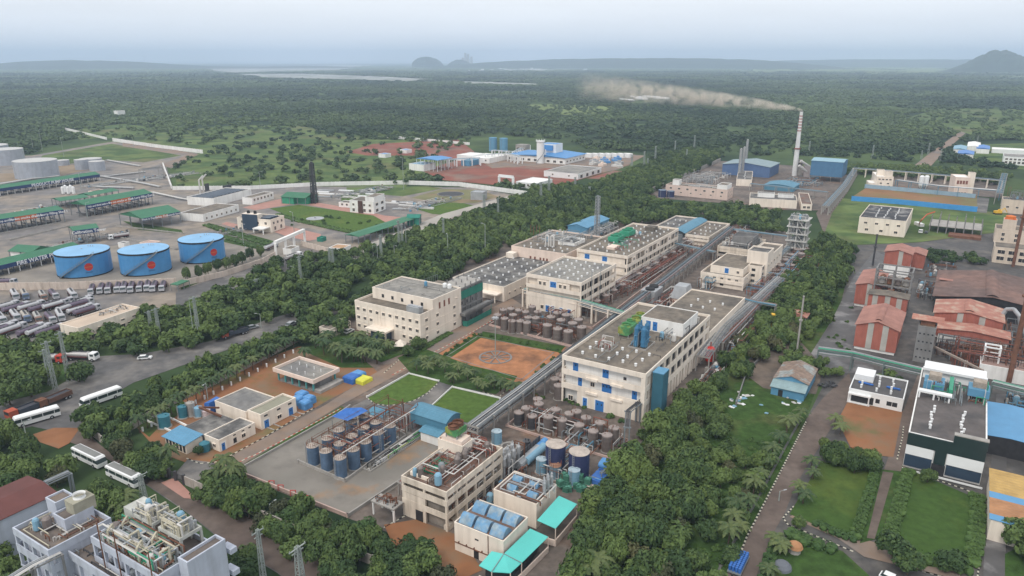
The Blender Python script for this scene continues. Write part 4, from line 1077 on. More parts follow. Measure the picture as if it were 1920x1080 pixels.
open_block(b,0,LX,0,LY,[0,H*.36,H*.68,H],ix=1.0,iy=1.4,sp=.9,cx=3.6,cy=LY*.47,wm=STAINW,core=mat('dim_plaster',(0.23,0.2,0.17),var=.3,streak=.6),rm=ROOFR)
m=MB();m.box(-.03,.98,LY*.52,LY-.4,0,H*.33);m.box(-.02,.97,LY*.52,LY-.4,H*.36+.9,H*.62);m.box(LX*.02,LX*.35,.05,1.3,0,H*.12);m.build('end_wall',STAINW,b.e)
win(b,'x',LY*.62,0.02,2,2.7,'open',-.04)
zr=H-.8
block(b,LX*.62,LX*.80,LY*.45,LY+.3,zr,zr+3.4,CREAM,mat('orange_stained_slab',(0.33,0.15,0.08),var=.25,scale=.6),.3,.2,'stair_wall')
m=MB();m.box(LX*.63,LX*.79,LY*.48,LY*.95,zr+3.3,zr+4.3);m.build('cooler_plinth',PINKW,b.e)
cooler(b,'green double fan cooling tower with rusty fan rings on the stained cream block',LX*.64,LY*.58,zr+4.3,3.4,3.4,2.3,2,OLIVE)
m=MB();m.ring(LX*.10,LX*.60,LY*.50,LY*.95,zr,zr+.9,.25);m.build('roof_bund',CREAM,b.e)
m=MB();m.box(LX*.22,LX*.50,LY*.58,LY*.88,zr+.1,zr+.5);m.build('green_sheeting',GREENE,b.e)
clutter(b,.8,LX-.8,.8,LY-.8,zr,70,1.7,(PIPER,RUST,PIPEW,STEEL,PIPER),seed=40,vessels=8)
clutter(b,LX*.80,LX-.5,.8,LY-.8,zr,34,2.6,(PIPER,PIPER,PIPEW),seed=41)
for i in range(4):
 m=MB();x,y=LX*(.46+.06*i),LY*(.36+.05*(i%2));m.lathe(x,y,[(.3,zr),(.75,zr+.3),(.75,zr+2.5),(.4,zr+3),(.1,zr+3.2)],12);m.build('vessel',STEEL,b.e)
for i in range(6):clutter(b,1.2,LX-1,.3,1.2,.2+(H*.34)*(i%3),6,1.8,(PIPEW,GREYM,RUST),seed=50+i)
m=MB();m.box(-3.6,-.3,LY-.5,LY+6,H*.33,H*.36);m.build('side_platform',CONCL,b.e)
m=MB()
for x,y in((-3.4,LY+5.8),(-.6,LY+5.8),(-3.4,LY),(-.6,LY+3)):m.box(x,x+.35,y-.35,y,0,H*.33)
m.build('platform_column',WHITEW,b.e)
clutter(b,-3.4,-.5,LY,LY+5.8,H*.36,16,1.2,(RUST,GREYM,STEELD),seed=61)
rack('low pipe run with red and white pipes along the wall behind the stained block',[(752,905),(800,872),(855,832),(900,790)],3.6,1.6,5,pipes=6,pm=(PIPER,RUST,PIPEW),cs=.25)
b=new_building('vaulted_skylight_block','cream windowless block with two rows of blue glazed vaults on its roof','factory building',(944,1015),(850,980),(991,970),yb=1070)
LX,LY,H=b.LX,b.LY,b.h
block(b,0,LX,0,LY,0,H,CREAM,ROOFR,.35,.2)
VG=mat('blue_vault_sheet',(0.13,0.27,0.42),rough=.35,var=.25,scale=.6,col2=(.26,.33,.37),s2=.5,t2=(.45,.6),streak=.3)
for k in range(2):
 for j in range(3):
  x0=LX*(.06+.50*k);y0=LY*(.05+.315*j)
  o=Bd();o.e=b.e;gable_roof(o,x0,x0+LX*.38,y0,y0+LY*.265,H-.3,1.5,'y',VG,0,VG,True,'glazed_vault')
for i in range(6):
 m=MB();m.box(-.3,0,LY*(.1+.16*i),LY*(.1+.16*i)+.15,H*.35,H*.39);m.build('bracket',RUST,b.e)
win(b,'x',LY*.28+3,H*.66,.9,.35,'slit');win(b,'x',LY*.55,.1,1.2,2,'open')
m=MB();m.box(-.12,0,0,LY,H*.30,H*.33);m.tube((-.15,LY*.3,0),(-.15,LY*.3,H),.08,6);m.build('drain_pipe',RUST,b.e)
b=new_building('tank_roof_block','cream block with blue skylights and silver condensers on its stained roof','factory building',(1006,945.6),(931,912),(1050,911),yb=992)
LX,LY,H=b.LX,b.LY,b.h
block(b,0,LX,0,LY,0,H,CREAM,ROOFR,.35,.2)
for i,(x,y)in enumerate(((.2,.2),(.6,.35),(.2,.68),(.62,.75))):
 o=Bd();o.e=b.e;gable_roof(o,LX*x,LX*(x+.22),LY*y-.9,LY*y+1.4,H-.3,.9,'y',VG,0,VG,True,'skylight')
for i in range(3):
 m=MB();m.tube((LX*.1,LY*(.05+.42*i),H+.3),(LX*.9,LY*(.05+.42*i),H+.3),.15,6);m.build('roof_pipe',PIPEW,b.e)
for i in range(5):
 m=MB();x,y=LX*(.50+.09*i),LY*(.05+.05*(i%2));m.lathe(x,y,[(.35,H-.3),(.35,H+2.6),(.15,H+3),(.3,H+3.2),(.1,H+3.6)],10);m.build('condenser',GALV,b.e)
clutter(b,0,LX,-1,LY,H-.2,22,1.5,(RUST,PIPEW,GALV),seed=71)
def canopy(label,pts,zs,legs,wallm):
 P=[G(x,y,z)for(x,y),z in zip(pts,zs)];O=Vector((P[0].x,P[0].y,0));t=thing('canopy',label,'canopy',O)
 m=MB();n=len(P);top=[p-O+Vector((0,0,.08))for p in P];bot=[p-O-Vector((0,0,.04))for p in P]
 m.face(top);m.face(bot[::-1])
 for i in range(n):m.face([bot[i],bot[(i+1)%n],top[(i+1)%n],top[i]])
 for i,j in legs:
  m.use(1);m.tube(top[i],top[j],.09,4)
 m.build('sheet',[TURQ,GREYM],t);return t,P,O
t,P,O=canopy('turquoise lean-to canopy beside the silver condensers block',[(1048,930),(1082,945.6),(1041.7,991.5),(1007,976)],[5.0,4.2,4.2,5.0],[],CONC)
m=MB()
for k in(1,2):m.tube((P[k]-O)*Vector((1,1,0))if False else Vector((P[k].x-O.x,P[k].y-O.y,0)),Vector((P[k].x-O.x,P[k].y-O.y,P[k].z)),.1,6)
a_,b_=P[1],P[2]
d=(b_-a_);d.z=0;n=Vector((-d.y,d.x,0)).normalized()*.12
m.prism([(a_-O+n)[:2],(a_-O-n)[:2],(b_-O-n)[:2],(b_-O+n)[:2]],0,1.5)
c_=P[3];d=(b_-c_);d.z=0;n=Vector((-d.y,d.x,0)).normalized()*.12
m.prism([(c_-O+n)[:2],(c_-O-n)[:2],(b_-O-n)[:2],(b_-O+n)[:2]],0,1.48)
m.build('dwarf_wall',PINKW,t)
t,P,O=canopy('larger turquoise canopy wrapping the near corner of the vaulted block',[(993.75,991.5),(1028,1007),(978,1056),(957,1075),(922,1072.7),(898,1061),(922,1034),(944.8,1039)],[4.6,3.6,3.6,3.5,3.5,3.5,4.6,4.7],[(7,4),(7,2)],CONC)
m=MB()
for k in range(1,5):
 a_,b_=P[k],P[k+1];d=b_-a_;d.z=0;n=Vector((-d.y,d.x,0)).normalized()*.12
 m.prism([(a_-O+n)[:2],(a_-O-n)[:2],(b_-O-n)[:2],(b_-O+n)[:2]],0,1.3+.01*k)
 m.tube(Vector((a_.x-O.x,a_.y-O.y,0)),Vector((a_.x-O.x,a_.y-O.y,a_.z)),.1,6)
m.build('dwarf_wall',PINKW,t)
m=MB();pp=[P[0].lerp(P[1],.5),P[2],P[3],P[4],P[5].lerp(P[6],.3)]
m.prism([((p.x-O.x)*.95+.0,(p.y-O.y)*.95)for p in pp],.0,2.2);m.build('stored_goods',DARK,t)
# ---- tanks beside them
def at_tank(proto_kw,cx,yb,r,h,label,group=None,rail=False):
 t=make_tank(loc=G(cx,yb,0),label=label,r=r,h=h,group=group,**proto_kw)
 if rail:make_rail(t,r,h+.4)
 return t
KN=dict(name='storage_tank',body=NAVY,top=TANKTOP,cone=.22,rings=6)
KL=dict(name='storage_tank',body=TANKL,top=mat('pale_tank_top',(0.38,0.47,0.52),rough=.5,var=.15),cone=.2,rings=4)
def tank_px(kw,xl,xr,ytop,ybase,label,group=None,dh=0,**k):
 """tank from its silhouette: left and right edge, roof centre and base centre"""
 cx=(xl+xr)/2;p=G(cx,ybase,0);mpp=math.hypot(p.y*cP+CAMH*sP,0)/FPX
 r=(xr-xl)/2*mpp;h=Hh(ybase,ytop)-.4
 return at_tank(kw,cx,ybase,r,max(h,1)+dh,label,group,**k)
tank_px(KN,1022.5,1059.5,832,885,'navy tank with a dirty cream top, the left one of the pair')
tank_px(KN,1065.5,1104,846,895,'navy tank with a dirty cream top, the right one of the pair')
tank_px(KL,1005,1025,860,887,'light blue tank left of a rusty-topped one','light blue tanks')
tank_px(dict(KL,top=mat('rusty_top',(.36,.2,.13),var=.3,scale=.8),body=mat('grey_blue_tank',(.15,.23,.29),rough=.6,var=.15,streak=.4)),1030,1052,871,896,'grey blue tank with a rusty railed top',None,rail=True)
tank_px(KL,1065,1087,880,908,'light blue tank nearest the green drums','light blue tanks')
tank_px(KL,922,941,808,832,'light blue tank beside the green-topped stained block')
tank_px(dict(name='storage_tank',body=STEELD,top=STEELD,rings=2,cone=0.02),980,995,826,848,'small black open tank by the concrete wall')
for i,(x,y,s,mt)in enumerate(((990,868,1.2,GALV),(1003,862,1.1,TANKL),(1008,850,1.0,TARPL))):
 t=thing('horizontal_vessel',['grey horizontal vessel lying behind the condensers','pale blue horizontal vessel beside a grey one','bright blue horizontal vessel farthest from the stained block'][i],'vessel',G(x,y,0),rz_of(UA))
 m=MB();m.tube((-4*s,0,1.7),(4*s,0,1.7),.95*s,14);m.build('shell',mt,t);m=MB();m.box(-2.6,-2.2,-.8,.8,0,1.2);m.box(2.2,2.6,-.8,.8,0,1.2);m.build('saddle',CONC,t)
t=thing('condenser_bank','bank of tall silver glass-lined condensers and pipes beside the stained block','process unit',G(945,905,0),rz_of(UA))
for i in range(8):
 m=MB();x,y=(i%4)*2.2,(i//4)*1.8;m.lathe(x,y,[(.3,0),(.3,4.2),(.5,4.5),(.5,6.4),(.2,6.9),(.1,7.4)],10);m.build('column',GALV,t)
clutter(t,-1,9,-1,4,0,34,6.5,(GALV,PIPEW,RUST),seed=81)
t=thing('screen_wall','dark ribbed screen wall beside the concrete sump','wall',G(969,880,0),rz_of(UA));m=MB()
for i in range(9):m.box(i*1.3,i*1.3+.9,-.1,.1,0,4.0)
m.build('panel',STEELD,t);m=MB();m.box(0,11.5,-.15,.15,0,.4);m.build('plinth',CONCL,t)
t=thing('well_ring','round concrete sump ring behind the stained block','sump',G(955,842,0));m=MB();m.loft([[(math.cos(a*math.pi/10)*2.3,math.sin(a*math.pi/10)*2.3,0)for a in range(20)],[(math.cos(a*math.pi/10)*2.3,math.sin(a*math.pi/10)*2.3,.9)for a in range(20)],[(math.cos(a*math.pi/10)*1.8,math.sin(a*math.pi/10)*1.8,.9)for a in range(20)],[(math.cos(a*math.pi/10)*1.8,math.sin(a*math.pi/10)*1.8,.1)for a in range(20)]]);m.build('ring',CONCL,t)
q=random.Random(5)
DR=None
for i in range(17):
 x,y=q.uniform(1050,1105),q.uniform(905,922)
 lb='green square container beside the light blue tank'
 if DR is None:
  DR=thing('bulk_container',lb,'container',G(x,y,0),.6,'green bulk containers');m=MB();m.box(-.7,.7,-.7,.7,.15,1.3);m.build('body',mat('dull_green_drum',(.05,.16,.11),var=.25),DR);m=MB();m.cyl(0,0,1.3,1.4,.3,8);m.box(-.75,.75,-.75,.75,0,.14);m.build('lid_and_pallet',mat('dull_green_lid',(.10,.27,.2),var=.2),DR)
 else:copy_tree(DR,G(x,y,0)+Vector((0,0,1.42*(i%3==0))),q.uniform(0,3))
t=thing('blue_filter_unit','bright blue fan and filter unit at the edge of the trees','process unit',G(1125,905,0),rz_of(UA))
m=MB();m.box(-3,3,-1.5,1.5,.6,2.2);m.build('casing',TARP,t)
for i in range(3):
 m=MB();m.tube((3.2+i*.9,-1.8,2.6+.3*i),(3.2+i*.9,1.8,2.8),.8,12);m.build('drum',TARPL,t)
clutter(t,-3,5,-1.5,1.5,.5,14,3,(TARP,TARPL,GREYM),seed=85);m=MB();m.box(-5.5,-3.1,-1.3,1.3,0,1.1);m.build('plinth',PINKW,t)
# ---- steel tank farms
ST=None
SG='stainless steel tanks in the bunds'
def steel(px,py,r,h,label,grp,body=STEEL,keyed={}):
 k=body.name
 if k not in keyed:
  t=make_tank('steel_tank',label,1.0,1.0,body,mat('dull_steel_top',(.27,.225,.205),rough=.5,var=.2,scale=1.5),.12,2,False,False,grp,G(px,py,0),'tank',False)
  m=MB();m.cyl(0,0,0,.06,1.15,16);m.build('plinth',CONCL,t)
  m=MB();m.tube((.5,0,1.1),(.5,0,1.28),.1,6);m.tube((-.3,.4,1.1),(-.3,.4,1.2),.08,6);m.tube((1.1,0,0),(1.1,0,1.25),.035,4);m.tube((1.1,.15,0),(1.1,.15,1.25),.035,4)
  m.build('fittings',RUST,t);keyed[k]=t
 else:t=copy_tree(keyed[k],G(px,py,0),U(0,6),label,grp)
 t.scale=(r,r,h);return t
g1='steel tanks beside the orange garden'
for i,(x,y)in enumerate(((933,612),(946,619),(962,612),(975,624),(990,617),(943,602),(958,600),(973,603),(988,627),(1004,618),(1008,606),(985,606),(998,596),(960,624))):
 steel(x,y,1.4,4.4,'brown-grey steel tank, left half of garden side bund',g1)
for i,(x,y)in enumerate(((1026,633),(1045,640),(1065,645),(1033,617),(1052,623),(1073,629),(1090,637),(1084,622),(1061,613),(1045,609))):
 steel(x,y,1.6,4.6,'brown-grey steel tank, right half of garden side bund',g1)
KPINK=mat('pinkish_kerb',(0.5,0.36,0.31),var=.2,scale=.5)
def bund(label,pts,h=.7,m_=CONCL,cat='bund wall',t=.3,name='bund_wall'):return wall_line(name,label,pts,h,m_,t,post=400,cat=cat)
bund('pale low bund round the steel tanks beside the orange garden',[(918,611),(1090,656),(1107,641),(950,592),(918,611)],.8,KPINK)
bund('low cross bund between the two halves of the garden side tank bund',[(1006,633),(1038,607)],.75,KPINK)
g2='steel tanks beside the three storey block'
for i,(x,y)in enumerate(((987,793),(1010,785),(1028,810),(1041,796),(1053,816),(1067,804),(1085,826),(1098,812),(1111,838),(1124,822),(1137,846),(1150,832),(1008,776),(1080,800))):
 steel(x,y,1.3,4.4,'weathered steel tank before the blue doored block' if i not in(0,13)else 'weathered steel tank before the blue doored block',g2)
for i,(x,y)in enumerate(((973,796),(997,803))):steel(x,y,1.35,3.6,['black tank nearest the pipe rack corner of the steel tank bund','second black tank in the steel tank bund'][i],None,STEELD)
bund('pink and white bund round the steel tanks before the block with blue doors',[(950,800),(1145,862),(1178,828),(992,765),(950,800)],.7,KPINK)
bund('low cross bund through the steel tank bund before the block with blue doors',[(1055,834),(1088,800)],.65,KPINK)
t=thing('bund_pipework','brown and white pipework threading between the weathered steel tanks','pipework',G(955,800,0),rz_of(UA)-math.pi/2)
clutter(t,1,31,1,9,.2,60,4.8,(PIPER,RUST,PIPEW,GREYM),seed=90)
t=thing('bund_pipework','brown pipework threading between the steel tanks beside the orange garden','pipework',G(925,611,0),rz_of(UA)-math.pi/2)
clutter(t,1,34,1,9,.2,60,4.4,(PIPER,RUST,GREYM),seed=91)
g3='steel tanks along the central pipe rack'
for i in range(14):
 s=i/13;x=1090+(1300-1090)*s;y=590+(452-590)*s
 for k in range(2):
  dx=k*13*(1-s*.4);dy=k*4
  if i in(5,):continue
  steel(x+dx,y+dy,1.4,4.2,'dull steel tank along the central pipe rack',g3)
q=G(1080,598,0)
t=thing('bund_pipework','dense brown pipework over the tank row along the central pipe rack','pipework',q,rz_of(UA))
clutter(t,0,130,-6,3,.2,150,5.0,(PIPER,RUST,GREYM,PIPEW),seed=92)
bund('pink kerb along the tank row beside the central pipe rack',[(1060,606),(1110,617),(1300,470),(1330,452)],.8,KPINK)
for i,(x,y)in enumerate(((1452,520),(1462,510),(1474,500),(1484,490),(1470,520),(1480,510),(1492,500),(1500,488),(1508,478),(1495,480),(1456,535),(1466,528))):
 steel(x,y,2.0,3.4,'reddish steel tank below the open white frame','steel tanks below the open frame')
t=thing('bund_pipework','red-brown pipework in the yard below the open white frame','pipework',G(1425,560,0),rz_of(UA))
clutter(t,0,75,-7,7,.2,130,4.5,(PIPER,RUST,GREYM,PIPEW,BLUEC),seed=93)
for i,(x,y)in enumerate(((1040,735),(1050,728),(1057,738),(1047,748))):steel(x,y,1.4,4.2,'rusty steel tank at the blue doored block corner','rusty tanks at the block corner')
# ---- blue tank farm on the concrete slab
TB=None;g4='faded blue tanks on the concrete slab'
FT=[]
FT=[(x,y+31)for x,y in((640,863),(614,850),(589,840),(665,847),(640,836),(617,825),(687,832),(662,821),(638,809),(710,815),(684,805),(661,793),(733,801),(707,794),(685,782))]
for i,(x,y)in enumerate(FT):
 lb='faded blue dirty-topped tank on the concrete slab'
 if TB is None:
  TB=make_tank('blue_storage_tank',lb,1.45,4.9,TANKB,TANKTOP,.3,2,True,True,g4,G(x,y,0));make_rail(TB,1.4,5.4,RUST);t=TB
 else:t=copy_tree(TB,G(x,y,0),U(0,6),lb,g4)
bund('white bund wall round the faded blue tanks',[(560,868),(647,905),(762,820),(700,785)],.9,CONCL)
t=thing('tank_farm_pipework','red-brown frames and pipes standing between the faded blue tanks','pipework',G(640,898,0),rz_of(UA))
m=MB()
for i in range(6):
 for j in range(3):
  x,y=i*5.6+2,j*5.2+.8;m.bar((x,y,0),(x,y,7),.16)
 m.bar((i*5.6+2,.8,5.9),(i*5.6+2,11.2,5.9),.14)
for j in range(3):m.bar((2,j*5.2+.8,6.2),(30,j*5.2+.8,6.2),.14);m.bar((2,j*5.2+.8,6.9),(30,j*5.2+.8,6.9),.07)
m.build('steel_frame',RUST,t);clutter(t,2,30,0,11,.2,70,6,(PIPER,RUST,PIPEW,GREYM),seed=94)
m=MB();m.tube((1,0.2,6.3),(28,0.2,6.3),.14,6);m.build('long_pipe',PIPEW,t)
t=thing('tarpaulin','bright blue tarpaulin stretched over the rear corner of the faded blue tank farm','tarpaulin',G(655,780,0))
P=[G(x,y,z)-G(655,780,0)for x,y,z in((622,781,7.2),(648,765,7.4),(678,764,7.2),(690,770,7),(652,789,7))]
m=MB();C=sum(P,Vector())/5+Vector((0,0,-.7))
for i in range(5):m.face([P[i],P[(i+1)%5],C])
m.build('sheet',TARP,t);m=MB();
for p in P:m.tube((p.x,p.y,0),p,.08,5)
m.build('post',GREYM,t)
t=thing('loading_pipe_manifold','white curbed manifold of small pumps and pipes beside the faded blue tanks','pipework',G(688,884,0),rz_of(UA))
m=MB();m.ring(0,26,-1.2,1.2,0,.5,.2);m.build('kerb_wall',CONCL,t);clutter(t,.3,25,-1,1,.1,60,1.3,(GALV,PIPEW,STEELD,OLIVE),seed=95)
bund('pale boundary kerb wall of the tank slab beside the verge',[(443,886),(632,780),(656,764)],.8,CONCL)
bund('orange-white boundary wall of the tank slab above the roadside trees',[(443,886),(652,970)],.9,KPINK)
bund('boundary kerb wall of the tank slab beside the stained block',[(652,970),(840,845)],.9,CONCL)
m_=None
for i,(x,y)in enumerate(((505,912),(522,920),(545,930),(570,940))):
 t=thing('hydrant_frame','red pipe frame on the tank slab kerb','hydrant',G(x,y,0),0,'red hydrant frames');m=MB();m.path([(0,0,0),(0,0,1.5),(1.2,0,1.5),(1.2,0,0)],.09,5);m.path([(0,.6,0),(0,.6,1.1),(1.2,.6,1.1)],.07,5);m.build('pipe',REDP,t)
b=pillar_shed('arched_shed','steel blue arched shed on posts beside the square lawn',(836,795),(775,775),(859,778),818,BLUES,.2,rise=1.3,ridge='y',h=5.0,walls=(BLUES,.45),arch=True,LX=6.5,LY=12)
b=pillar_shed('blue_hut','small steel blue roofed hut on a white base by the round-cornered lawn',(716,783),(697,776),(733,771),797,BLUES,.3,rise=.7,ridge='y',h=2.9,walls=(WHITEW,),arch=True,LX=4.5,LY=5,legs=False)
b=pillar_shed('blue_hut','low steel blue lean-to hut on a white plinth under the arched shed',(822,820),(798,812),(838,810),834,BLUES,.3,rise=.7,ridge='y',h=2.8,walls=(WHITEW,),arch=True,LX=4,LY=6,legs=False)
b=new_building('laboratory','white two storey front with a grey roofed hall behind and blue doors','building',(488,777.5),(463,769),(553.5,745),yb=806.7)
LX,LY,H=b.LX,b.LY,b.h
block(b,0,LX,0,LY,0,H,CREAM,mat('mossy_roof',(.26,.25,.19),var=.1),.6,.25)
block(b,-.6,LX-2.5,LY+.05,LY+13,0,H-.3,CREAM,ROOFL,.35,.2,'rear_wall')
for s,z,w,h,k in((.14,.05,1.5,2.3,'door'),(.83,.05,1.5,2.3,'door'),(.5,.9,1.3,1.0,'win'),(.14,3.4,1.2,.5,'slit'),(.5,3.4,1.2,.5,'slit'),(.82,3.4,1.2,.5,'slit')):win(b,'y',LX*s,z,w,h,k)
for s in(.12,.30,.8,.98):
 m=MB();m.box(LX*s,LX*s+.25,-3,-.05,0,.3);m.build('step_kerb',CONCL,b.e)
b=new_building('dark_roof_office','low cream office with a dark roof and blue door nearest the gate road','building',(410,825.4),(378.5,816),(479.6,793),yb=848)
LX,LY,H=b.LX,b.LY,b.h
block(b,0,LX,0,LY,0,H,CREAM,ROOFD,.35,.22)
block(b,.3,LX-1,LY+.1,LY+9,0,H-.6,CONC,ROOFD,.2,.2,'rear_wall')
for s,z,w,h,k in((.10,.05,1.0,2.1,'door'),(.42,.5,1,1.4,'open'),(.66,.9,1.1,1.0,'win'),(.42,2.6,.8,.3,'slit'),(.66,2.6,.8,.3,'slit'),(.85,2.6,.8,.3,'slit')):win(b,'y',LX*s,z,w,h,k)
win(b,'x',LY*.35,.9,1,.9)
t=roof_thing(b,'steel_trough','rusty angled steel chute leaning over the dark low roof','chute',9,LY+5,H-.5);m=MB();m.bar((0,0,.2),(-3.5,4,3.4),.5);m.bar((-3.5,4,3.4),(3,5,.2),.45);m.build('chute',RUST,t)
b=new_building('sloped_blue_shed','cream shed with a bright sloping sky-blue roof beside the trees','shed',(346,835),(309,817),(376.5,817),h=2.8)
LX,LY,H=b.LX,b.LY,b.h
m=MB();m.loft([[(-.4,-.4,H),(LX,-.4,H+.7),(LX,LY+.4,H+.7),(-.4,LY+.4,H)],[(-.4,-.4,H+.12),(LX,-.4,H+.82),(LX,LY+.4,H+.82),(-.4,LY+.4,H+.12)]]);m.build('roof',BLUEC,b.e)
m=MB();m.box(.3,LX-.1,.1,LY-.1,0,H-.02);m.build('wall',CREAM,b.e)
for i in range(6):win(b,'x',LY*(.1+.16*i),.3,.9,1.9,'open',.28)
for x,y in((.06,.0),):
 t=thing('water_tank','round teal water tank against the low cream office','water tank',G(385,845,0));m=MB();m.lathe(0,0,[(1.3,0),(1.3,2.2),(.5,2.7)],14);m.build('shell',mat('teal_tank',(.04,.17,.22),rough=.5,var=.15),t)
TEAL=MATS['teal_tank']
for i,(xl,xr,yt,yb_,mt,lb)in enumerate(((299,320,779,799,TEAL,'large round teal water tank in a low white bund'),(336,352,762,781,TEAL,'teal tank behind the grey roofed office'),(352,367,755,777,CONCL,'tall grey concrete tank between teal and pale blue ones'),(366,381,764,779,TANKL,'pale blue round tank beside the tarpaulin'),(380,395,769,778,mat('pale_pink_tank',(.55,.45,.45)),'low pale pink round tank'))):
 tank_px(dict(name='water_tank',body=mt,top=mt,rings=2,cone=.15),xl,xr,yt,yb_+2,lb)
bund('low white bund square round the teal tank',[(274,790),(300,778),(325,788),(352,801),(325,812),(274,790)],.6,WHITEW)
t=thing('tarpaulin_stack','blue tarpaulin covered stack leaning on the grey roofed hall','covered goods',G(402,770,0),rz_of(UA));m=MB();m.loft([[(-2.4,-1.2,0),(2.4,-1.2,0),(2.4,1.2,0),(-2.4,1.2,0)],[(-2.1,-1,3.6),(2,-1.1,3.3),(1.8,.9,3.5),(-2.3,.8,3.1)]]);m.build('cover',TARP,t)
for i,(x,y,mt,s,h_)in enumerate(((560,757,TARPL,1.45,2.4),(573,765,TARPL,1.45,2.4),(567,748,TARPL,1.45,2.4),(580,756,TARPL,1.45,2.4),(661,715,TARP,2.1,2.2),(672,709,TARPL,1.8,2.2),(680,716,TARPY,2.2,1.6))):
 t=thing('covered_stack',['nearest sky-blue wrapped cube beside the white laboratory','nearest sky-blue wrapped cube by the road kerb','rear sky-blue wrapped cube against the laboratory wall','rear sky-blue wrapped cube by the road kerb','darker blue covered heap beside the yellow one','lighter blue covered heap behind the yellow one','yellow-green covered heap by the works road'][i],'covered goods',G(x,y,0),rz_of(UA));m=MB()
 m.loft([[(-s,-s,0),(s,-s,0),(s,s,0),(-s,s,0)],[(-s*.98,-s,h_*.8),(s,-s*.97,h_*.8),(s*.97,s,h_*.8),(-s,s,h_*.8)],[(-s*.8,-s*.75,h_),(s*.7,-s*.8,h_*1.02),(s*.75,s*.8,h_*.97),(-s*.75,s*.8,h_)]]);m.build('cover',mt,t)
b=new_building('canteen_pavilion','flat roofed pavilion with a thick pinkish parapet on teal columns','pavilion',(587,713),(516,689),(631,692),h=4.6,LY=17.5,LX=10.8)
LX,LY,H=b.LX,b.LY,b.h
block(b,0,LX,0,LY,H-1.3,H,PINKW,ROOFL,1.0,.35,'parapet')
m=MB();m.box(1,LX-1,1,LY-1,0,.5);m.box(4,LX-2,1.5,LY-5,.5,H-1.31);m.build('inner_wall',CONC,b.e)
for i in range(6):
 for j in(0,1):m=MB();m.box(.8+j*(LX-2),1.2+j*(LX-2),1+i*(LY-2.4)/5,1.4+i*(LY-2.4)/5,.5,H-1.31);m.build('column',mat('teal_paint',(.08,.32,.32)),b.e)
vents(b,1.5,LX-1.5,2,LY-2,H-.98,2,4,r=.12,h=.9)
m=MB();m.box(1,LX,-1.5,1,0,1.0);m.build('side_steps',CONCL,b.e)
t=thing('main_gate','black steel gate between cream posts at the works entrance','gate',G(318,896,0))
pa,pb=G(318,896,0)-G(318,896,0),G(346,908,0)-G(318,896,0)
m=MB()
for f in(0,.45,1):p=pa.lerp(pb,f);m.box(p.x-.3,p.x+.3,p.y-.3,p.y+.3,0,2.6)
m.build('gate_post',STEELD,t);m=MB()
for i in range(12):p=pa.lerp(pb,.06+.08*i);m.tube((p.x,p.y,.1),(p.x,p.y,2.2),.05,4)
m.bar((pa.x,pa.y,2.1),(pb.x,pb.y,2.1),.1);m.bar((pa.x,pa.y,.4),(pb.x,pb.y,.4),.1);m.build('gate_leaf',STEELD,t)
wall_line('compound_wall','pale grey compound wall of the works running below the roadside trees',[(238,812),(330,757),(420,713),(500,672),(560,640)],2.4,mat('weathered_wall',(.42,.38,.34),var=.15,streak=.7),.25)
wall_line('compound_wall','pale compound wall between the gate and the corner trees',[(160,806),(238,868),(318,896)],2.3,MATS['weathered_wall'],.25)
wall_line('compound_wall','compound wall right of the gate behind the roadside trees',[(346,908),(440,950),(560,1005),(700,1060)],2.3,MATS['weathered_wall'],.25)
KR=mat('kerb_red',(.42,.1,.07),var=.2)
kerb([(470,858),(520,832),(600,788),(640,766)],mats=[KR,KW]);kerb([(425,880),(470,856)],mats=[KR,KW])
kerb([(735,704),(800,668),(870,632),(935,594)],mats=[KR,KW],st=1.2)
kerb([(350,860),(375,870),(415,866),(430,856),(500,818),(560,782),(590,765)])
kerb([(690,748),(703,758),(725,761),(752,759),(780,750),(802,738),(822,718)]);kerb([(720,700),(770,655),(820,640),(845,622)])
wall_line('lawn_wall','low white wall along two sides of the round-cornered lawn',[(688,746),(767,702),(823,716)],.6,WHITEW,.2,post=50,cat='low wall')
wall_line('lawn_wall','low white wall round the square lawn',[(806,766),(848,727),(938,748),(936,757),(880,797)],.6,WHITEW,.2,post=50,cat='low wall')
kerb([(905,735),(935,745),(962,722)]);kerb([(720,990),(770,962),(800,975)]);kerb([(745,1010),(780,1030),(815,1010)])
b=new_building('low_house','small low cream house between the big pale tree and the office block','building',(618,618),(600,612),(657,602),h=3.4)
block(b,0,b.LX,0,b.LY,0,b.h,CREAM,ROOFG,.4,.2)
wrow(b,'y',1.0,3,1,b.LX-1,1.1,1.1)
t=thing('paved_star','round paved ring with spokes at the foot of the mast in the orange garden','paving',G(929,671,0)+Vector((0,0,.2)))
m=MB()
for k in range(32):
 a0,a1=k*math.pi/16,(k+1)*math.pi/16
 m.prism([(math.cos(a)*r_,math.sin(a)*r_)for a,r_ in((a0,5.0),(a0,5.6),(a1,5.6),(a1,5.0))][::1],0,.12)
for k in range(10):
 a=k*math.pi/5;m.bar((math.cos(a)*.8,math.sin(a)*.8,.05),(math.cos(a)*5,math.sin(a)*5,.05),.3)
m.build('ring',CONC,t)
lamp_post(929,671,594,'tall slim light mast in the centre of the orange garden',None,'mast')
bund('paved square path round the orange garden',[(838,668),(896,631),(1038,662),(978,712),(838,668)],.2,CONC,t=.3,cat='kerb')
rack('long double pipe rack running from the stained block up the centre of the works',[(885,798),(970,735),(1050,674)],6.2,3.4,7,pipes=10,pm=(GALV,PIPEW,GREYM,STEELD,RUST),tiers=2)
rack('central pipe rack between the tank row and the right-hand blocks',[(1050,674),(1180,572),(1250,520),(1330,458),(1372,425)],6.2,3.0,7,pipes=9,pm=(GREYM,STEELD,GALV,BLUES,PIPER),tiers=2)
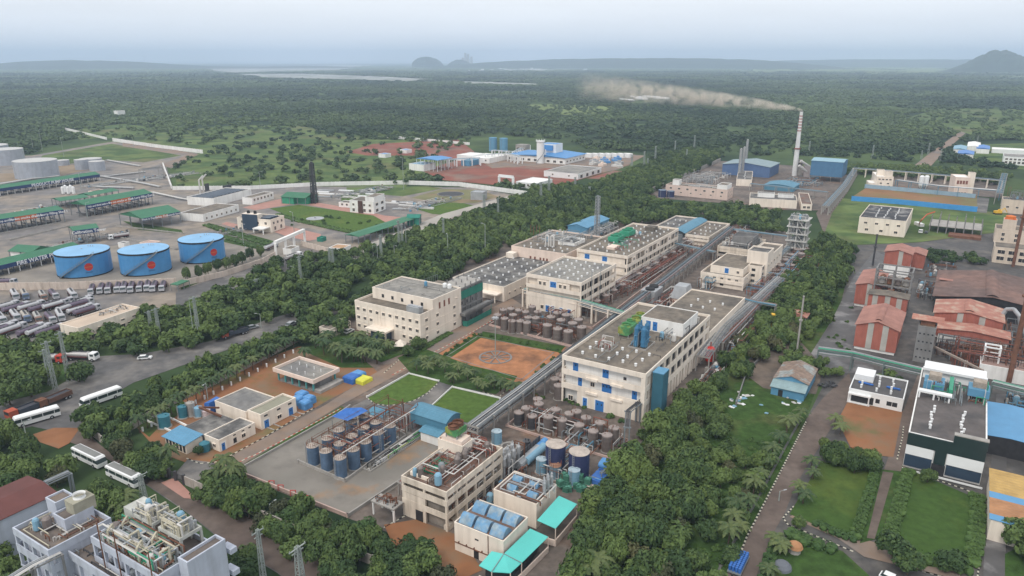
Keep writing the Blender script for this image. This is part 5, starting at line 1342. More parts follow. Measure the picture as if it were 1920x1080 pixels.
rack('pipe rack on cream trestles crossing before the gallery block',[(984,541),(1085,562),(1176,588)],7.4,2.6,8,pipes=9,pm=(GREENE,GALV,GREYM,PIPEW,GALV),sm=CREAM,tiers=2,cs=.6)
rack('blue pipe rack crossing before the curved roof block',[(1266,456),(1340,472)],5.5,2.4,8,pipes=6,pm=(BLUES,GREYM),tiers=1)
rack('pipe rack along the rear edge of the works below the trees',[(1362,428),(1480,443)],5.5,2.4,8,pipes=6,pm=(BLUES,GREYM),tiers=1)
rack('pipe rack with a blue pipe beside the reddish tank yard',[(1440,500),(1478,462)],5.5,2.0,8,pipes=5,pm=(BLUES,GREYM,GALV))
rack('grey walkway bridge sloping from the block with blue doors to the tank bund',[(1216,740),(1178,770),(1176,800)],6.0,1.2,8,pipes=4,pm=(GREYM,STEELD),sm=GREYM)
rack('short pipe rack across the yard behind the blue door block',[(1380,556),(1420,566),(1455,572)],6,2.2,6,pipes=6,pm=(BLUES,GREYM,RUST))
b=pillar_shed('blue_gabled_shed','sky blue gabled shed beside the tree belt at the rear of the works',(1100,428),(1087,424),(1140,412),436,BLUEC,.3,rise=1.6,ridge='x',h=5.5,walls=(BLUEC,),LX=30,LY=12)
o=thing('lattice_chimney','tall grey lattice supported chimney rising behind the long cream block','chimney',G(1118,462,0),rz_of(UA));hh=Hh(462,368)
mast_mesh(hh,2.4,1.7,16,.22).build('lattice',GALV,o);m=MB();m.cyl(0,0,0,hh+.5,.5,10);m.build('flue',GREYM,o)
for i in range(4):
 t=thing('steel_post','rusty bare steel post by the trees','post',G(995+5.5*i,452+(i%2)*3,0),0,'rusty posts');m=MB();m.bar((0,0,0),(0,0,9),.3);m.box(-.3,.3,-.3,.3,0,.3);m.build('post',RUST,t)
 # ---- yard clutter between the buildings
def yard_mess(label,px,L,W_,n,seed,mats=(GREYM,RUST,PIPEW,STEELD,PIPER),v=3,hmax=3.5,boxes=8):
 t=thing('yard_equipment',label,'machinery',G(px[0],px[1],0),rz_of(UA));clutter(t,0,L,-W_,0,0,n,hmax,mats,seed=seed,vessels=v,r=(.05,.18));q=random.Random(seed)
 for i in range(boxes):
  m=MB();x,y=q.uniform(0,L),q.uniform(-W_,0);w=q.uniform(.3,1.1);m.box(x,x+w*1.5,y,y+w,0,q.uniform(.4,2.2));m.build(q.choice(('cabinet','crate','pump_base')),q.choice((CONCL,GREYM,RUST,PIPEW,BLUEC,STEELD,ROOFD)),t)
yard_mess('grey and rusty scrap rows along the foot of the blue doored block',(1262,770),38,4.5,70,301,v=2,hmax=1.5,boxes=26)
yard_mess('pipes and pumps between the central rack and the near-left block corner',(1035,735),26,4,40,302,boxes=8)
yard_mess('pumps and pipes between the stained block and the skylit blocks',(880,965),20,4,40,303,boxes=10,v=2)
yard_mess('pipes and small tanks round the grey condenser and hopper',(1205,590),34,8,80,304,boxes=14,v=8,hmax=5)
yard_mess('blue and grey pipework behind the hopper and below the blue door block',(1300,540),30,9,90,305,(BLUES,GREYM,RUST,PIPEW),boxes=12,v=6,hmax=5)
yard_mess('reddish tank gear between the central rack and the blue door block',(1330,490),40,9,90,306,(PIPER,RUST,GREYM),boxes=10,v=10,hmax=4.5)
yard_mess('dark gear between the curved roof block and the old plant block',(1345,455),34,9,80,307,boxes=10,v=8,hmax=5)
yard_mess('clutter in the gap between the gallery block and the low hall',(985,560),22,6,30,308,boxes=10,v=3)
yard_mess('pipes and cabinets under the trestles before the gallery block',(1010,598),14,12,50,309,boxes=12,v=4)
yard_mess('pipework behind the pinkish block below the lattice chimney',(1075,455),44,8,90,310,(GALV,PIPEW,GREYM),boxes=14,v=8,hmax=5)
yard_mess('low drums and pipes beside the navy tanks',(1010,895),26,7,50,311,(GALV,PIPEW,BLUES,RUST),boxes=10,v=2)
yard_mess('gear and pipe ends between the flat roofed hall and the tree belt',(1360,660),44,5,70,312,boxes=12,v=4,hmax=4)
yard_mess('red brown equipment under the open white frame',(1455,545),60,10,120,313,(PIPER,RUST,RUST,GREYM),boxes=16,v=14,hmax=4)
clutter(A,1,A.LX*.55,1,A.LY-1,A.h-.8,9,.9,(STEELD,GREYM,STEELD),seed=401,r=(.05,.09))
clutter(HB,HB.LX*.55,HB.LX-3,2,HB.LY-2,HB.h-.8,12,.8,(STEELD,GREYM,PIPEW),seed=402,r=(.05,.1),vessels=2)
clutter(LAB,LAB.LX*.4,LAB.LX-1,1,LAB.LY-5,LAB.h+2.9,8,1.2,(STEELD,PIPEW,GREYM),seed=403,r=(.04,.08))
# ================================================================== FUEL DEPOT (left)
def disc_logo(t,r,ang,z,R):
 """red round emblem with a band, wrapped on the shell"""
 X=Vector((math.cos(ang),math.sin(ang),0));Y=Vector((-X.y,X.x,0));m=MB();n=28
 c=X*(r+.02+R*R/(2*r)*0)
 def pt(u,v,e=0):
  a=ang+u/r;return(math.cos(a)*(r+.07+e),math.sin(a)*(r+.07+e),z+v)
 m.use(0)
 N=12
 for i in range(-N,N):
  u0,u1=R*i/N,R*(i+1)/N
  h0,h1=math.sqrt(max(0,R*R-u0*u0)),math.sqrt(max(0,R*R-u1*u1))
  m.face([pt(u0,-h0),pt(u1,-h1),pt(u1,h1),pt(u0,h0)])
 m.use(1);m.face([pt(-R*.95,-.12*R,.05),pt(-R*.5,-.12*R,.05),pt(0,-.12*R,.05),pt(R*.5,-.12*R,.05),pt(R*.95,-.12*R,.05),pt(R*.95,.12*R,.05),pt(R*.5,.12*R,.05),pt(0,.12*R,.05),pt(-R*.5,.12*R,.05),pt(-R*.95,.12*R,.05)])
 m.use(2)
 for k in range(7):m.face([pt(-R*.8+k*R*.23,-R*1.55,.05),pt(-R*.8+k*R*.23+R*.14,-R*1.55,.05),pt(-R*.8+k*R*.23+R*.14,-R*1.35,.05),pt(-R*.8+k*R*.23,-R*1.35,.05)])
 m.build('emblem',[REDP,SIGNO,SIGNB],t)
for i,(xl,xr,yt,yb_)in enumerate(((115,207,471,512),(232,319,469,509),(342,421,450,487))):
 cx=(xl+xr)/2;p=G(cx,yb_-1,0);mpp=(p.y*cP+CAMH*sP)/FPX;r=(xr-xl)/2*mpp
 h=10.5
 lb=['blue fuel tank nearest the long green pump house roof','middle one of the three blue fuel tanks','blue fuel tank nearest the entrance gate, farthest of the three'][i]
 t=make_tank('blue_fuel_tank',lb,r,h,BLUET,BLUETR,.05,3,False,True,'three blue fuel tanks with red emblems',p)
 m=MB();m.cyl(0,0,h-.35,h+.36,r+.14,32);m.build('top_rim',BLACK,t)
 m=MB();m.cyl(0,0,.36,.85,r+.14,32);m.build('bottom_rim',BLACK,t)
 m=MB();pr=None;cdir=math.atan2(-p.y,-p.x);s0,s1=((-.85,.35),(-.82,.46),(-.75,.5))[i]
 a0,a1=cdir+math.asin(s0),cdir+math.asin(s1)
 for k in range(19):
  a=a0+(a1-a0)*k/18;z=.4+(h+.1)*k/18
  q0=Vector((math.cos(a)*(r+.15),math.sin(a)*(r+.15),z));q1=Vector((math.cos(a)*(r+1.0),math.sin(a)*(r+1.0),z))
  if pr:
   m.face([pr[0],q0,q1,pr[1]]);m.bar(pr[1],q1,.2);m.bar(pr[0],q0,.2);m.bar(pr[1]+Vector((0,0,1)),q1+Vector((0,0,1)),.12)
  m.bar(q1,q1+Vector((0,0,1)),.09);pr=(q0,q1)
 m.build('spiral_stair',GREYM,t)
 m=MB()
 for k in range(3):m.cyl(r*.1+k*1.1-1,r*.45,h+.5,h+1.5,.14,6)
 m.cyl(0,0,h+.6,h+1.2,.35,8);m.build('roof_fittings',GALV,t)
 disc_logo(t,r,cdir+math.asin((.13,.2,.48)[i]),h*.50,1.75)
for i,(xl,xr,yt,yb_)in enumerate(((35,107,300,326),(-12,44,279,302),(-50,12,272,280),(143,167,299,312),(170,197,302,314),(108,130,300,304),(152,190,297,301))):
 lb=['largest grey-white product tank behind the pump house sign','grey-white product tank cut by the left edge behind the largest one','farthest grey-white product tank at the left edge','small grey horizontal-banded tank, first of the small pair','small grey tank, second of the small pair','low grey tank beside the largest product tank','low far grey tank behind the small pair'][i]
 tank_px(dict(name='product_tank',body=TANKW,top=mat('pale_cream_top',(.47,.46,.44),rough=.6,var=.15),rings=3,cone=.04),xl,xr,yt,yb_+6,lb,'grey-white product tanks')
def long_shed(name,label,eaveF,eaveL,eaveR,yb_,roof,rise,signs,band,LY=None,LX=None,h=None,trusses=True,a=DA,wallc=None,over=.4):
 b=new_building(name,label,'shed',eaveF,eaveL,eaveR,yb_,h,a,LX,LY)
 LXx,LYy,H=b.LX,b.LY,b.h
 gable_roof(b,0,LXx,0,LYy,H,rise,'x',roof,over,roof)
 n=max(2,int(LXx/5));m=MB()
 for i in range(n+1):
  x=LXx*i/n
  for y in(0.2,LYy/2,LYy-.2):m.box(x-.15,x+.15,y-.15,y+.15,0,H)
 m.build('post',wallc or GREYM,b.e)
 if trusses:
  m=MB()
  for i in range(n):
   x=LXx*(i+.5)/n;m.bar((x,.3,H-.4),(x+1.5,3,.9),.25);m.box(x-.6,x+1.2,1.5,4,0,1.4);m.bar((x,LYy-.3,H-.4),(x,LYy*.6,1.5),.25)
   m.box(x-1,x+.6,4.5,LYy-2,1.8,2.1)
  m.build('loading_gantry',STEELD,b.e)
 if band:m=MB();m.box(0,LXx,-.25-over,-.12-over,H-band*.9,H+.15);m.build('fascia',SIGNB,b.e)
 for s0,s1,mt,txt,sz in signs:
  m=MB();m.box(LXx*s0,LXx*s1,-.36-over,-.26-over,H-(band or 1.6)*.9,H+.10);sg=m.build('sign_board',mt,b.e)
  if txt:text_mesh(txt,sz,LETTER,sg,(LXx*(s0+s1)/2,-.40-over,H-(band or 1.6)*.42),(math.pi/2,0,0))
 return b
b=long_shed('product_pump_house','long green roofed pump house with white lettering PRODUCT PUMP HOUSE',(188,327),None,None,342,GREENR,1.8,[(.02,.12,GREENR,None,1),],0,LX=5,LY=10,h=5)
bpy.data.objects.remove(b.e.children[0])if False else None
for ch in list(b.e.children_recursive):bpy.data.objects.remove(ch)
bpy.data.objects.remove(b.e)
def shed_between(name,label,pa,pb,h,LY,rise,roof,signs,band,**k):
 """pa, pb: eave ends (near side) as pixels at height h; the shed runs from a to b"""
 A_,B_=G(pa[0],pa[1],h),G(pb[0],pb[1],h);d=B_-A_;ang=math.atan2(d.x,d.y)
 return long_shed(name,label,pa,None,None,None,roof,rise,signs,band,LY=LY,LX=d.length,h=h,a=ang,**k)
shed_between('product_pump_house','long green roofed pump house with white lettering PRODUCT PUMP HOUSE',(-30,358),(186,327),5.5,11,1.8,GREENR,[(.36,.76,SIGNB,'PRODUCT PUMP HOUSE',3.0)],2.2,wallc=WHITEW,trusses=True)
shed_between('tank_lorry_shed','long green roofed tank lorry filling shed at the left edge, with blue and orange boards',(-30,416),(118,393),8.0,14,1.6,GREENR,[(.18,.35,SIGNB,'Stop and Think',1.6),(.36,.64,SIGNO,'Do not smoke or drink',1.9),(.65,.98,SIGNB,'Tank Lorry Filling Shed 1',2.0)],2.6)
shed_between('tank_lorry_shed','long green roofed filling shed in the middle of the depot, with a green gable end',(160,385),(284,362),8.0,15,2.2,GREENR,[(.02,.34,SIGNB,'Halt and think before fill',1.6),(.35,.65,SIGNO,'Do not smoke or drink',1.9),(.66,.98,SIGNB,'Tank Lorry Filling Shed 2',2.0)],2.8)
shed_between('small_green_shed','low green roof joined behind the middle filling shed',(112,377),(165,370),6.0,14,1.2,GREENR,[],0,trusses=False)
shed_between('small_green_shed','green roof annex at the back of the middle filling shed',(170,367),(222,357),6.0,12,1.4,GREENR,[],0,trusses=False)
shed_between('open_green_shed','square green roofed parking shed with orange and navy boards',(266,410),(337,397),7.0,24,2.8,GREENR,[(.02,.32,SIGNB,'Think in Depth',1.5),(.33,.65,SIGNO,'Safety First',1.8),(.66,.99,SIGNB,'Towards Service',1.5)],1.6,trusses=False)
shed_between('calibration_tower','small green roofed calibration tower with navy sign band',(137,433),(184,427),8.0,12,1.3,GREENR,[(.25,.97,SIGNB,'Calibration Tower',2.2)],2.4)
shed_between('fire_water_pump_house','long green roofed pump house with white letters FIRE WATER PUMP HOUSE at the left',(-30,505),(150,462),5.2,11,1.6,GREENR,[(.32,.97,SIGNB,'FIRE WATER PUMP HOUSE',2.7)],2.0,wallc=WHITEW)
b=shed_between('green_gabled_house','cream house with a bright green gabled roof behind the long pump house',(16,471),(58,474),3.8,12,2.0,GREENR,[],0,trusses=False)
m=MB();m.box(.4,b.LX-.4,.4,11.6,0,3.7);m.build('wall',WHITEW,b.e)
b=shed_between('green_hall','green walled hall with a green roof beside the pink court',(527,371),(575,376),5.0,17,2.0,GREENR,[],0,trusses=False,a=None)if False else shed_between('green_hall','green walled hall with a green roof beside the pink court',(527,369),(572,372),5.0,16,2.2,GREENR,[],0,trusses=False)
m=MB();m.box(.3,b.LX*.5,.3,15.6,0,4.9);m.box(b.LX*.5,b.LX-.3,3,15.6,0,4.8);m.build('wall',GREENE,b.e)
shed_between('long_green_canopy','very long narrow green canopy from the main lawn corner to a dark green hut',(672,444),(778,410),4.5,9,.8,GREENR,[],0,trusses=False)
b=shed_between('dark_green_hut','dark green hut at the far end of the long green canopy',(763,409),(786,409),5.0,9,1.4,NETG,[],0,trusses=False);m=MB();m.box(.2,b.LX-.2,.2,8.8,0,4.9);m.build('wall',NETG,b.e)
def simple(name,label,F,L,R,yb_,wm=WHITEW,rm=ROOFG,a=DA,rows=(),cat='building',par=.5,**k):
 b=new_building(name,label,cat,F,L,R,yb_,a=a,**k);block(b,0,b.LX,0,b.LY,0,b.h,wm,rm,par)
 for f,z,n,w,h in rows:wrow(b,f,b.h*z,n,.8,(b.LY if f=='x' else b.LX)-.8,w,h)
 return b
DA2='R'
b=simple('depot_admin_block','three storey depot office with a dark glass front and cream wing beside the pink forecourt',(507,412),(451,405),(536,404),437,CREAM,ROOFD,a=DA,rows=(('x',.6,4,1.4,1.4),('y',.6,3,1.4,1.4),('y',.15,2,1.6,2)))
m=MB();m.box(-.6,-.05,b.LY*.38,b.LY*.82,.8,b.h+2.2);m.build('glass_front',GLASSB,b.e)
m=MB();m.box(0.1,4,b.LY*.36,b.LY*.84,b.h-.2,b.h+2.4);m.build('lift_head',CREAM,b.e)
m=MB();m.box(-6,-.02,1,b.LY*.36,3,3.6)
for y in(1.2,b.LY*.33):m.box(-5.8,-5.3,y,y+.5,0,3)
m.build('porch',WHITEW,b.e)
m=MB()
for i in range(3):m.box(2+i*3,4+i*3,2,b.LY*.33,b.h-.3,b.h+.5)
m.build('solar_panel',GLASSB,b.e)
for i in range(2):
 m=MB();m.lathe(2,b.LY*(.5+.2*i),[(.9,b.h+2.4),(.9,b.h+3.8),(.3,b.h+4.1)],10);m.build('roof_tank',BLACK,b.e)
b=simple('depot_staff_block','white two storey depot building with a dark entrance by the pink court',(700,378),(664,372),(723,370),402,WHITEW,ROOFG,rows=(('x',.6,4,1.3,1.3),('x',.15,4,1.6,1.8),('y',.6,2,3,1.6),('y',.12,2,3,1.8)))
m=MB();m.box(-1.0,-.05,b.LY*.45,b.LY*.62,0,b.h);m.build('entrance_bay',mat('dark_brown_panel',(.09,.05,.04)),b.e)
block(b,2,b.LX,.5,b.LY*.4,b.h-.5,b.h+2.5,WHITEW,ROOFG,.3,.2,'upper_wall')
simple('depot_wing','low pinkish-white wing joined to the white two storey depot building',(665,381),(641,377),(672,377),391,WHITEW,ROOFG,rows=(('x',.45,3,1.3,1.3),))
simple('depot_store','low white store with small square windows left of the green hall',(472,371),(466,369),(528,361),385,WHITEW,ROOFG,rows=(('y',.5,6,1.5,1.5),),LY=8)
simple('depot_workshop','long low white workshop with a ribbed grey roof between the sheds',(380,402),(350,395),(455,384),417,WHITEW,ROOFG,rows=(('y',.3,7,1.2,1.2),))
b=simple('switch_house','low white hall with rows of dark skylights behind the workshop',(400,372),(352,386),(470,360),388,WHITEW,ROOFL,LY=22,LX=40)
m=MB()
for i in range(9):m.box(2+i*4,4.4+i*4,3,19,b.h-.35,b.h+.1)
m.build('skylight_row',GLASSB,b.e)
simple('depot_hut','small pale two window hut behind the filling sheds',(178,359),(171,357),(196,355),362,PINKW,ROOFG,h=4,rows=(('x',.4,1,1.5,1.3),('y',.4,2,1.5,1.3)))
simple('pump_room','small pink-white pump room behind the three blue tanks',(284,457),(278,450),(304,452),463,PINKW,mat('pale_pink_roof',(.45,.33,.29)),h=3.6,LY=8)
simple('depot_hut','tiny white hut between the first two blue tanks',(232,456),(227,454),(241,453),460,WHITEW,ROOFD,h=3,LY=4)
for i in range(5):
 t=thing('cryogenic_bottle','white vertical gas bottle behind the filling sheds','tank',G(119+5*i,365-(i%2)*3,0),0,'white gas bottles');m=MB();m.lathe(0,0,[(.3,.3),(1.0,.8),(1.0,5.5),(.3,6.2)],10);m.build('shell',WHITEP,t)
b=simple('drivers_rest_house','long flat pale orange roofed two storey building at the lorry park edge',(146,615),(134,599),(263,576),628,CREAM,mat('pale_orange_roof',(.5,.4,.31),var=.12,scale=.08),a='R',rows=(('y',.55,5,1.4,.5),('y',.12,8,1.6,1.2)),h=6.0,LY=10)
clutter(b,b.LX*.5,b.LX*.9,2,8,5.6,14,1.2,(GALV,PIPEW,STEELD),seed=100)
t=thing('depot_gate','white portal frame gate with a guard hut at the depot entrance','gate',G(518,480,0));O=G(518,480,0)
a_,b_=G(518,480,0)-O,G(572,455,0)-O;m=MB()
for f in(0,.33,.62,1):p=a_.lerp(b_,f);m.box(p.x-.5,p.x+.5,p.y-.5,p.y+.5,0,6.5)
m.build('gate_column',WHITEW,t);m=MB();m.bar((a_.x,a_.y,7),(b_.x,b_.y,7),1.5);m.build('gate_beam',WHITEW,t)
simple('guard_hut','small white guard hut beside the depot gate',(546,467),(537,464),(560,461),474,WHITEW,ROOFG,h=3.5,LY=5)
b=simple('toll_booth','orange roofed booth on white columns beside the tree belt',(642,466),(623,461),(658,459),480,WHITEW,mat('tan_roof',(.42,.26,.15)),h=4.5)
PW=mat('pinkish_white_wall',(.58,.49,.42),var=.12,streak=.6,scale=.3)
wall_line('depot_wall','long pinkish-white boundary wall behind the parked lorries',[(-100,548),(0,545),(120,544),(330,536)],3.6,PW,.3)
wall_line('depot_wall','curving white boundary wall from the row of small trees to the depot gate',[(334,540),(420,520),(490,497),(516,483)],3.0,PW,.3)
wall_line('depot_wall','white boundary wall right of the depot gate',[(566,462),(640,482)],3.0,PW,.3)
wall_line('depot_wall','long white wall between the depot and the scrubland',[(325,357),(470,356),(600,349),(760,346),(860,349),(985,366),(1000,370)],3.2,WHITEW,.4)
wall_line('depot_wall','white wall round the empty corner plot beyond the depot',[(120,243),(200,262)],3,WHITEW,.5)
wall_line('depot_wall','bright white wall beside the perimeter track beyond the tanks',[(212,265),(290,277),(380,288)],4,WHITEW,.5)
wall_line('depot_wall','white wall sloping down beside the pipe trench',[(306,311),(322,354)],3,WHITEW,.5)
kerb([(372,290),(320,316)],'kerb',mats=[KW,KW])
wall_line('site_wall','far white wall at the top of the red earth plot',[(700,256),(790,264),(880,272)],3.0,WHITEW,.5)
rack('grey pipe bridge over the pipe trench',[(264,318),(300,313)],8,6,20,pipes=4,pm=(CONC,GREYM))
for i,pts in enumerate(([(120,334),(200,330),(272,322)],[(190,330),(272,344),(300,350)],[(285,360),(340,372),(390,380)],[(180,350),(250,352)],[(200,300),(262,311)],[(0,345),(60,335),(110,330)])):
 rack('low white and grey pipe run across the depot, number %s'%'abcdef'[i]if False else['white pipe run behind the pump house','pair of white pipes sloping to the trench','white pipes running to the long low workshop','short pipe run behind the filling shed','white pipes behind the small grey tanks','pipe run among the grey product tanks'][i],pts,1.2,2.4,10,pipes=5,pm=(PIPEW,GALV,PIPEW),r=.22)
for i,(x,y)in enumerate(((382,360),(376,363))):
 t=thing('vent_stack','white bent vent duct standing by the far depot wall','duct',G(x,y,0),0,'bent vent ducts');h=10;m=MB();m.path([(0,0,0),(0,0,h),(3,1,h+3.2)],.6,8);m.build('duct',PIPEW,t)
for i,(x,y,w)in enumerate(((420,367,9),(386,363,4))):
 t=thing('dark_screen',['dark slatted screen structure behind the skylit hall','dark slatted screen beside the bent vent ducts'][i],'screen',G(x,y,0),rz_of(DA));m=MB()
 for k in range(5):m.box(k*w/4,k*w/4+.3,0,.3,0,7)
 m.box(0,w,.05,.25,2,7.2);m.build('screen',STEELD,t)
t=thing('lattice_chimney','dark slim lattice tower rising from the pink court of the depot','tower',G(590,382,0),rz_of(DA));hh=Hh(382,306);mast_mesh(hh,3.2,2.0,14,.45).build('lattice',STEELD,t);m=MB();m.cyl(0,0,0,hh+1,.9,10);m.build('flue',STEELD,t)
t=thing('fountain_ring','round grey stone ring in the middle of the big lawn','fountain',G(591,411,0)+Vector((0,0,.38)));m=MB();m.cyl(0,0,0,.25,5.5,20);m.cyl(0,0,.25,1.0,.5,8);m.build('basin',GALV,t)
t=thing('pond','round dark pond in the dry meadow','pond',G(845,365,0)+Vector((0,0,.38)));m=MB();m.cyl(0,0,0,.3,10,24);m.build('rim',CONC,t);m=MB();m.cyl(0,0,.3,.34,9.2,24);m.build('pond_surface',DARK,t)
simple('lattice_hut','small blue-grey shed on the far corner of the dry meadow',(905,361),(888,357),(912,357),368,GALV,GALV,h=6)
simple('statue_plinth','dark green hut in the paved court by the depot gate',(604,446),(597,444),(612,443),449,NETG,NETG,h=2.6)
for i,(px,L_,W__,n_,lb)in enumerate((((20,400),60,8,60,'pipes and small gear in the lane between the two pump houses and filling sheds'),((150,352),70,10,70,'white and grey pipework behind the middle filling shed'),((60,470),50,10,50,'pumps and red pipes beside the long pump house roof'),((330,455),40,10,30,'valves and pipes behind the blue fuel tanks'),((240,340),60,16,90,'pipe maze before the white sloping wall'),((610,372),60,16,60,'building materials and pipes between the lattice tower and staff block'),((735,395),60,16,60,'pipes and trenches between staff block and dry meadow'))):
 yard_mess(lb,px,L_,W__,n_,340+i,(PIPEW,GALV,PIPER if i==2 else GREYM,CONCL),v=4,hmax=1.8,boxes=26)
for i,(a_,c_)in enumerate((((0,440),(118,418)),((20,452),(130,426)),((190,440),(330,470)),((215,425),(345,440)),((330,470),(520,430)))):
 wall_line('low_wall',['outer','inner','rear','upper','long'][i]+' pale low wall or railing across the depot yard',[a_,c_],1.1,CONCL,.3,post=4,cat='low wall')
 # ================================================================== STACK PLANT
b=simple('power_office','long pinkish-white three storey office at the corner of the power plant',(1364.6,356),(1255,343),(1383,348),376,mat('rosy_cream_paint',(.64,.50,.43),var=.06,streak=.3,scale=.12),ROOFG,a=UA,rows=(('x',.62,7,1.6,1.2),('x',.3,6,1.2,.8),('y',.6,3,1.2,1),('y',.3,3,1.2,1)),LX=14)
block(b,1,13,1,8,b.h-.5,b.h+3,WHITEW,ROOFG,.5,.25,'upper_wall');block(b,3,8,b.LY-9,b.LY-4,b.h-.5,b.h+3.5,WHITEW,ROOFG,.3,.25,'stair_wall')
clutter(b,2,12,9,b.LY-10,b.h-.4,24,1.2,(GALV,PIPEW),seed=120)
b=simple('control_block','cream block with dark vented roof behind the power office',(1410,337),(1382,331),(1437,322),350,CREAM,ROOFD,rows=(('y',.55,4,1.5,2),));vents(b,2,b.LX-2,2,b.LY-2,b.h-.4,5,1)
b=simple('low_windowless_hall','low windowless cream hall before the power plant with a dark roof',(1495,376),(1406,366),(1512,362),392,CREAM,ROOFD,LX=22)
block(b,10,14,2,12,b.h-.4,b.h+2,WHITEW,ROOFD,.3,.25,'upper_wall');block(b,8,13,b.LY-16,b.LY-5,b.h-.4,b.h+2.5,WHITEW,ROOFD,.3,.25,'upper_wall')
b=simple('narrow_roof_block','narrow cream two storey block with a brown roof beside the service road',(1523,383),(1502,379),(1546,363.5),395,CREAM,ROOFR,rows=(('x',.3,2,1.6,1.4),('y',.3,4,1.6,1.2)))
b=pillar_shed('blue_roof_hall','long hall with a pale grey-blue pitched roof and blue walls behind the chimney',(1444,314),(1390,306),(1460,303),324,mat('pale_blue_grey_roof',(.22,.29,.31),rough=.6,var=.12),.6,rise=2.4,ridge='x',a=UA,walls=(mat('dull_blue_wall',(.09,.15,.28),var=.1),),LX=34,LY=40,h=9,legs=False)
b=pillar_shed('low_blue_roof','low arched blue-grey roof in the middle of the power plant yard',(1488,352),(1450,347),(1506,338),357,BLUES,.4,rise=1.6,ridge='x',a=UA,walls=(BLUES,),LX=22,LY=22,h=3.5,legs=False,arch=True)
b=pillar_shed('boiler_house','big square blue clad boiler house on concrete legs beside the chimney',(1582,305),(1524,299.5),(1592,299),343,mat('light_blue_sheet',(.25,.40,.47),rough=.6,var=.1),.3,rise=1.2,ridge='y',a=UA,walls=(mat('boiler_blue',(.07,.17,.29),rough=.6,var=.08,corr=.4,corr_s=3),.26),LX=24,legm=CONCL,cstep=8)
t=thing('tall_chimney','tall white concrete chimney with red bands, smoke blowing from its top','chimney',G(1489,330,0));hh=Hh(330,209)
m=MB();m.lathe(0,0,[(2.1,0),(1.9,hh*.42),(1.8,hh*.42+.1),(1.25,hh)],20);m.build('shaft',mat('chimney_white',(.66,.65,.63),var=.08,streak=.3),t)
for k in range(6):
 z=hh*(.70+.045*k);r0=1.8-.55*(z/hh-.42)/.58+.03;m=MB();m.lathe(0,0,[(r0,z),(r0-.02,z+hh*.014)],20);m.build('red_band',mat('faded_red_band',(.34,.10,.09),var=.1),t)
m=MB();m.lathe(0,0,[(1.9,hh*.42),(2.5,hh*.42+.2),(2.5,hh*.42+1.1),(1.9,hh*.42+1.2)],16);m.build('gallery',PIPER,t)
m=MB();m.lathe(0,0,[(1.3,hh),(1.35,hh+.4),(1.1,hh+.5)],16);m.build('top_ring',STEELD,t)
t=thing('flue_duct','white inclined flue ducts between the chimney and a concrete frame','duct',G(1500,333,0),rz_of(UA));m=MB();m.path([(0,2,10),(6,-6,3),(12,-6,3)],1.2,8);m.path([(0,1,14),(8,-8,7)],1.0,8);m.build('duct',PIPEW,t)
b=simple('bunker_frame','pale open concrete frame beside the chimney',(1506,303),(1494,300),(1517,297),330,CONCL,ROOFD,par=.4,rows=(('x',.7,2,3,2.5),('y',.7,2,3,2.5)),LX=14)
b=simple('precipitator','pinkish grey precipitator casing between the chimney and the boiler house',(1520,312),(1508,309),(1526,308),333,mat('pinkish_grey',(.36,.31,.3),var=.1),GREYM,LX=10)
for i,(x,yb_,yt)in enumerate(((1385,335,279),(1391,333,276),(1397,316,262))):
 t=thing('lattice_chimney',['left slim silver lattice chimney of the power plant','right slim silver lattice chimney of the power plant','farther slim grey lattice chimney of the power plant'][i],'chimney',G(x,yb_,0),rz_of(UA));hh=Hh(yb_,yt);mast_mesh(hh,1.8,1.4,12,.3).build('lattice',GALV,t);m=MB();m.cyl(0,0,0,hh+.5,.6,8);m.build('flue',PIPEW,t)
tank_px(dict(name='navy_tank',body=NAVY,top=mat('slate_top',(.16,.2,.25)),rings=2,cone=.1),1234,1249,356,370,'left one of two navy tanks at the corner of the power plant')
tank_px(dict(name='navy_tank',body=NAVY,top=MATS['slate_top'],rings=2,cone=.1),1250,1264,358,370,'right one of two navy tanks at the corner of the power plant')
wall_line('plant_wall','pale wall of the power plant beside the long tree row',[(1208,366),(1280,334),(1350,303)],3.2,CONCL,.5)
rack('blue-grey pipe rack on white trestles climbing the power plant side road',[(1548,386),(1585,345),(1602,318)],6,4,8,pipes=8,pm=(BLUES,GREYM,GALV),cs=.7)
rack('pipe rack in front of the boiler house',[(1408,344),(1480,352),(1552,360)],5.5,3,10,pipes=6,pm=(BLUES,GREYM))
t=thing('plant_yard_equipment','jumble of silver and grey equipment in the yard behind the power office','machinery',G(1300,348,0),rz_of(UA));clutter(t,2,60,-14,14,0,90,5,(GALV,PIPEW,GREYM),seed=130,vessels=16)
t=thing('plant_yard_equipment','pipes and tanks below the boiler house','machinery',G(1500,352,0),rz_of(UA));clutter(t,2,40,-12,14,0,60,4,(GREYM,RUST,BLUES,PIPEW),seed=131,vessels=10)
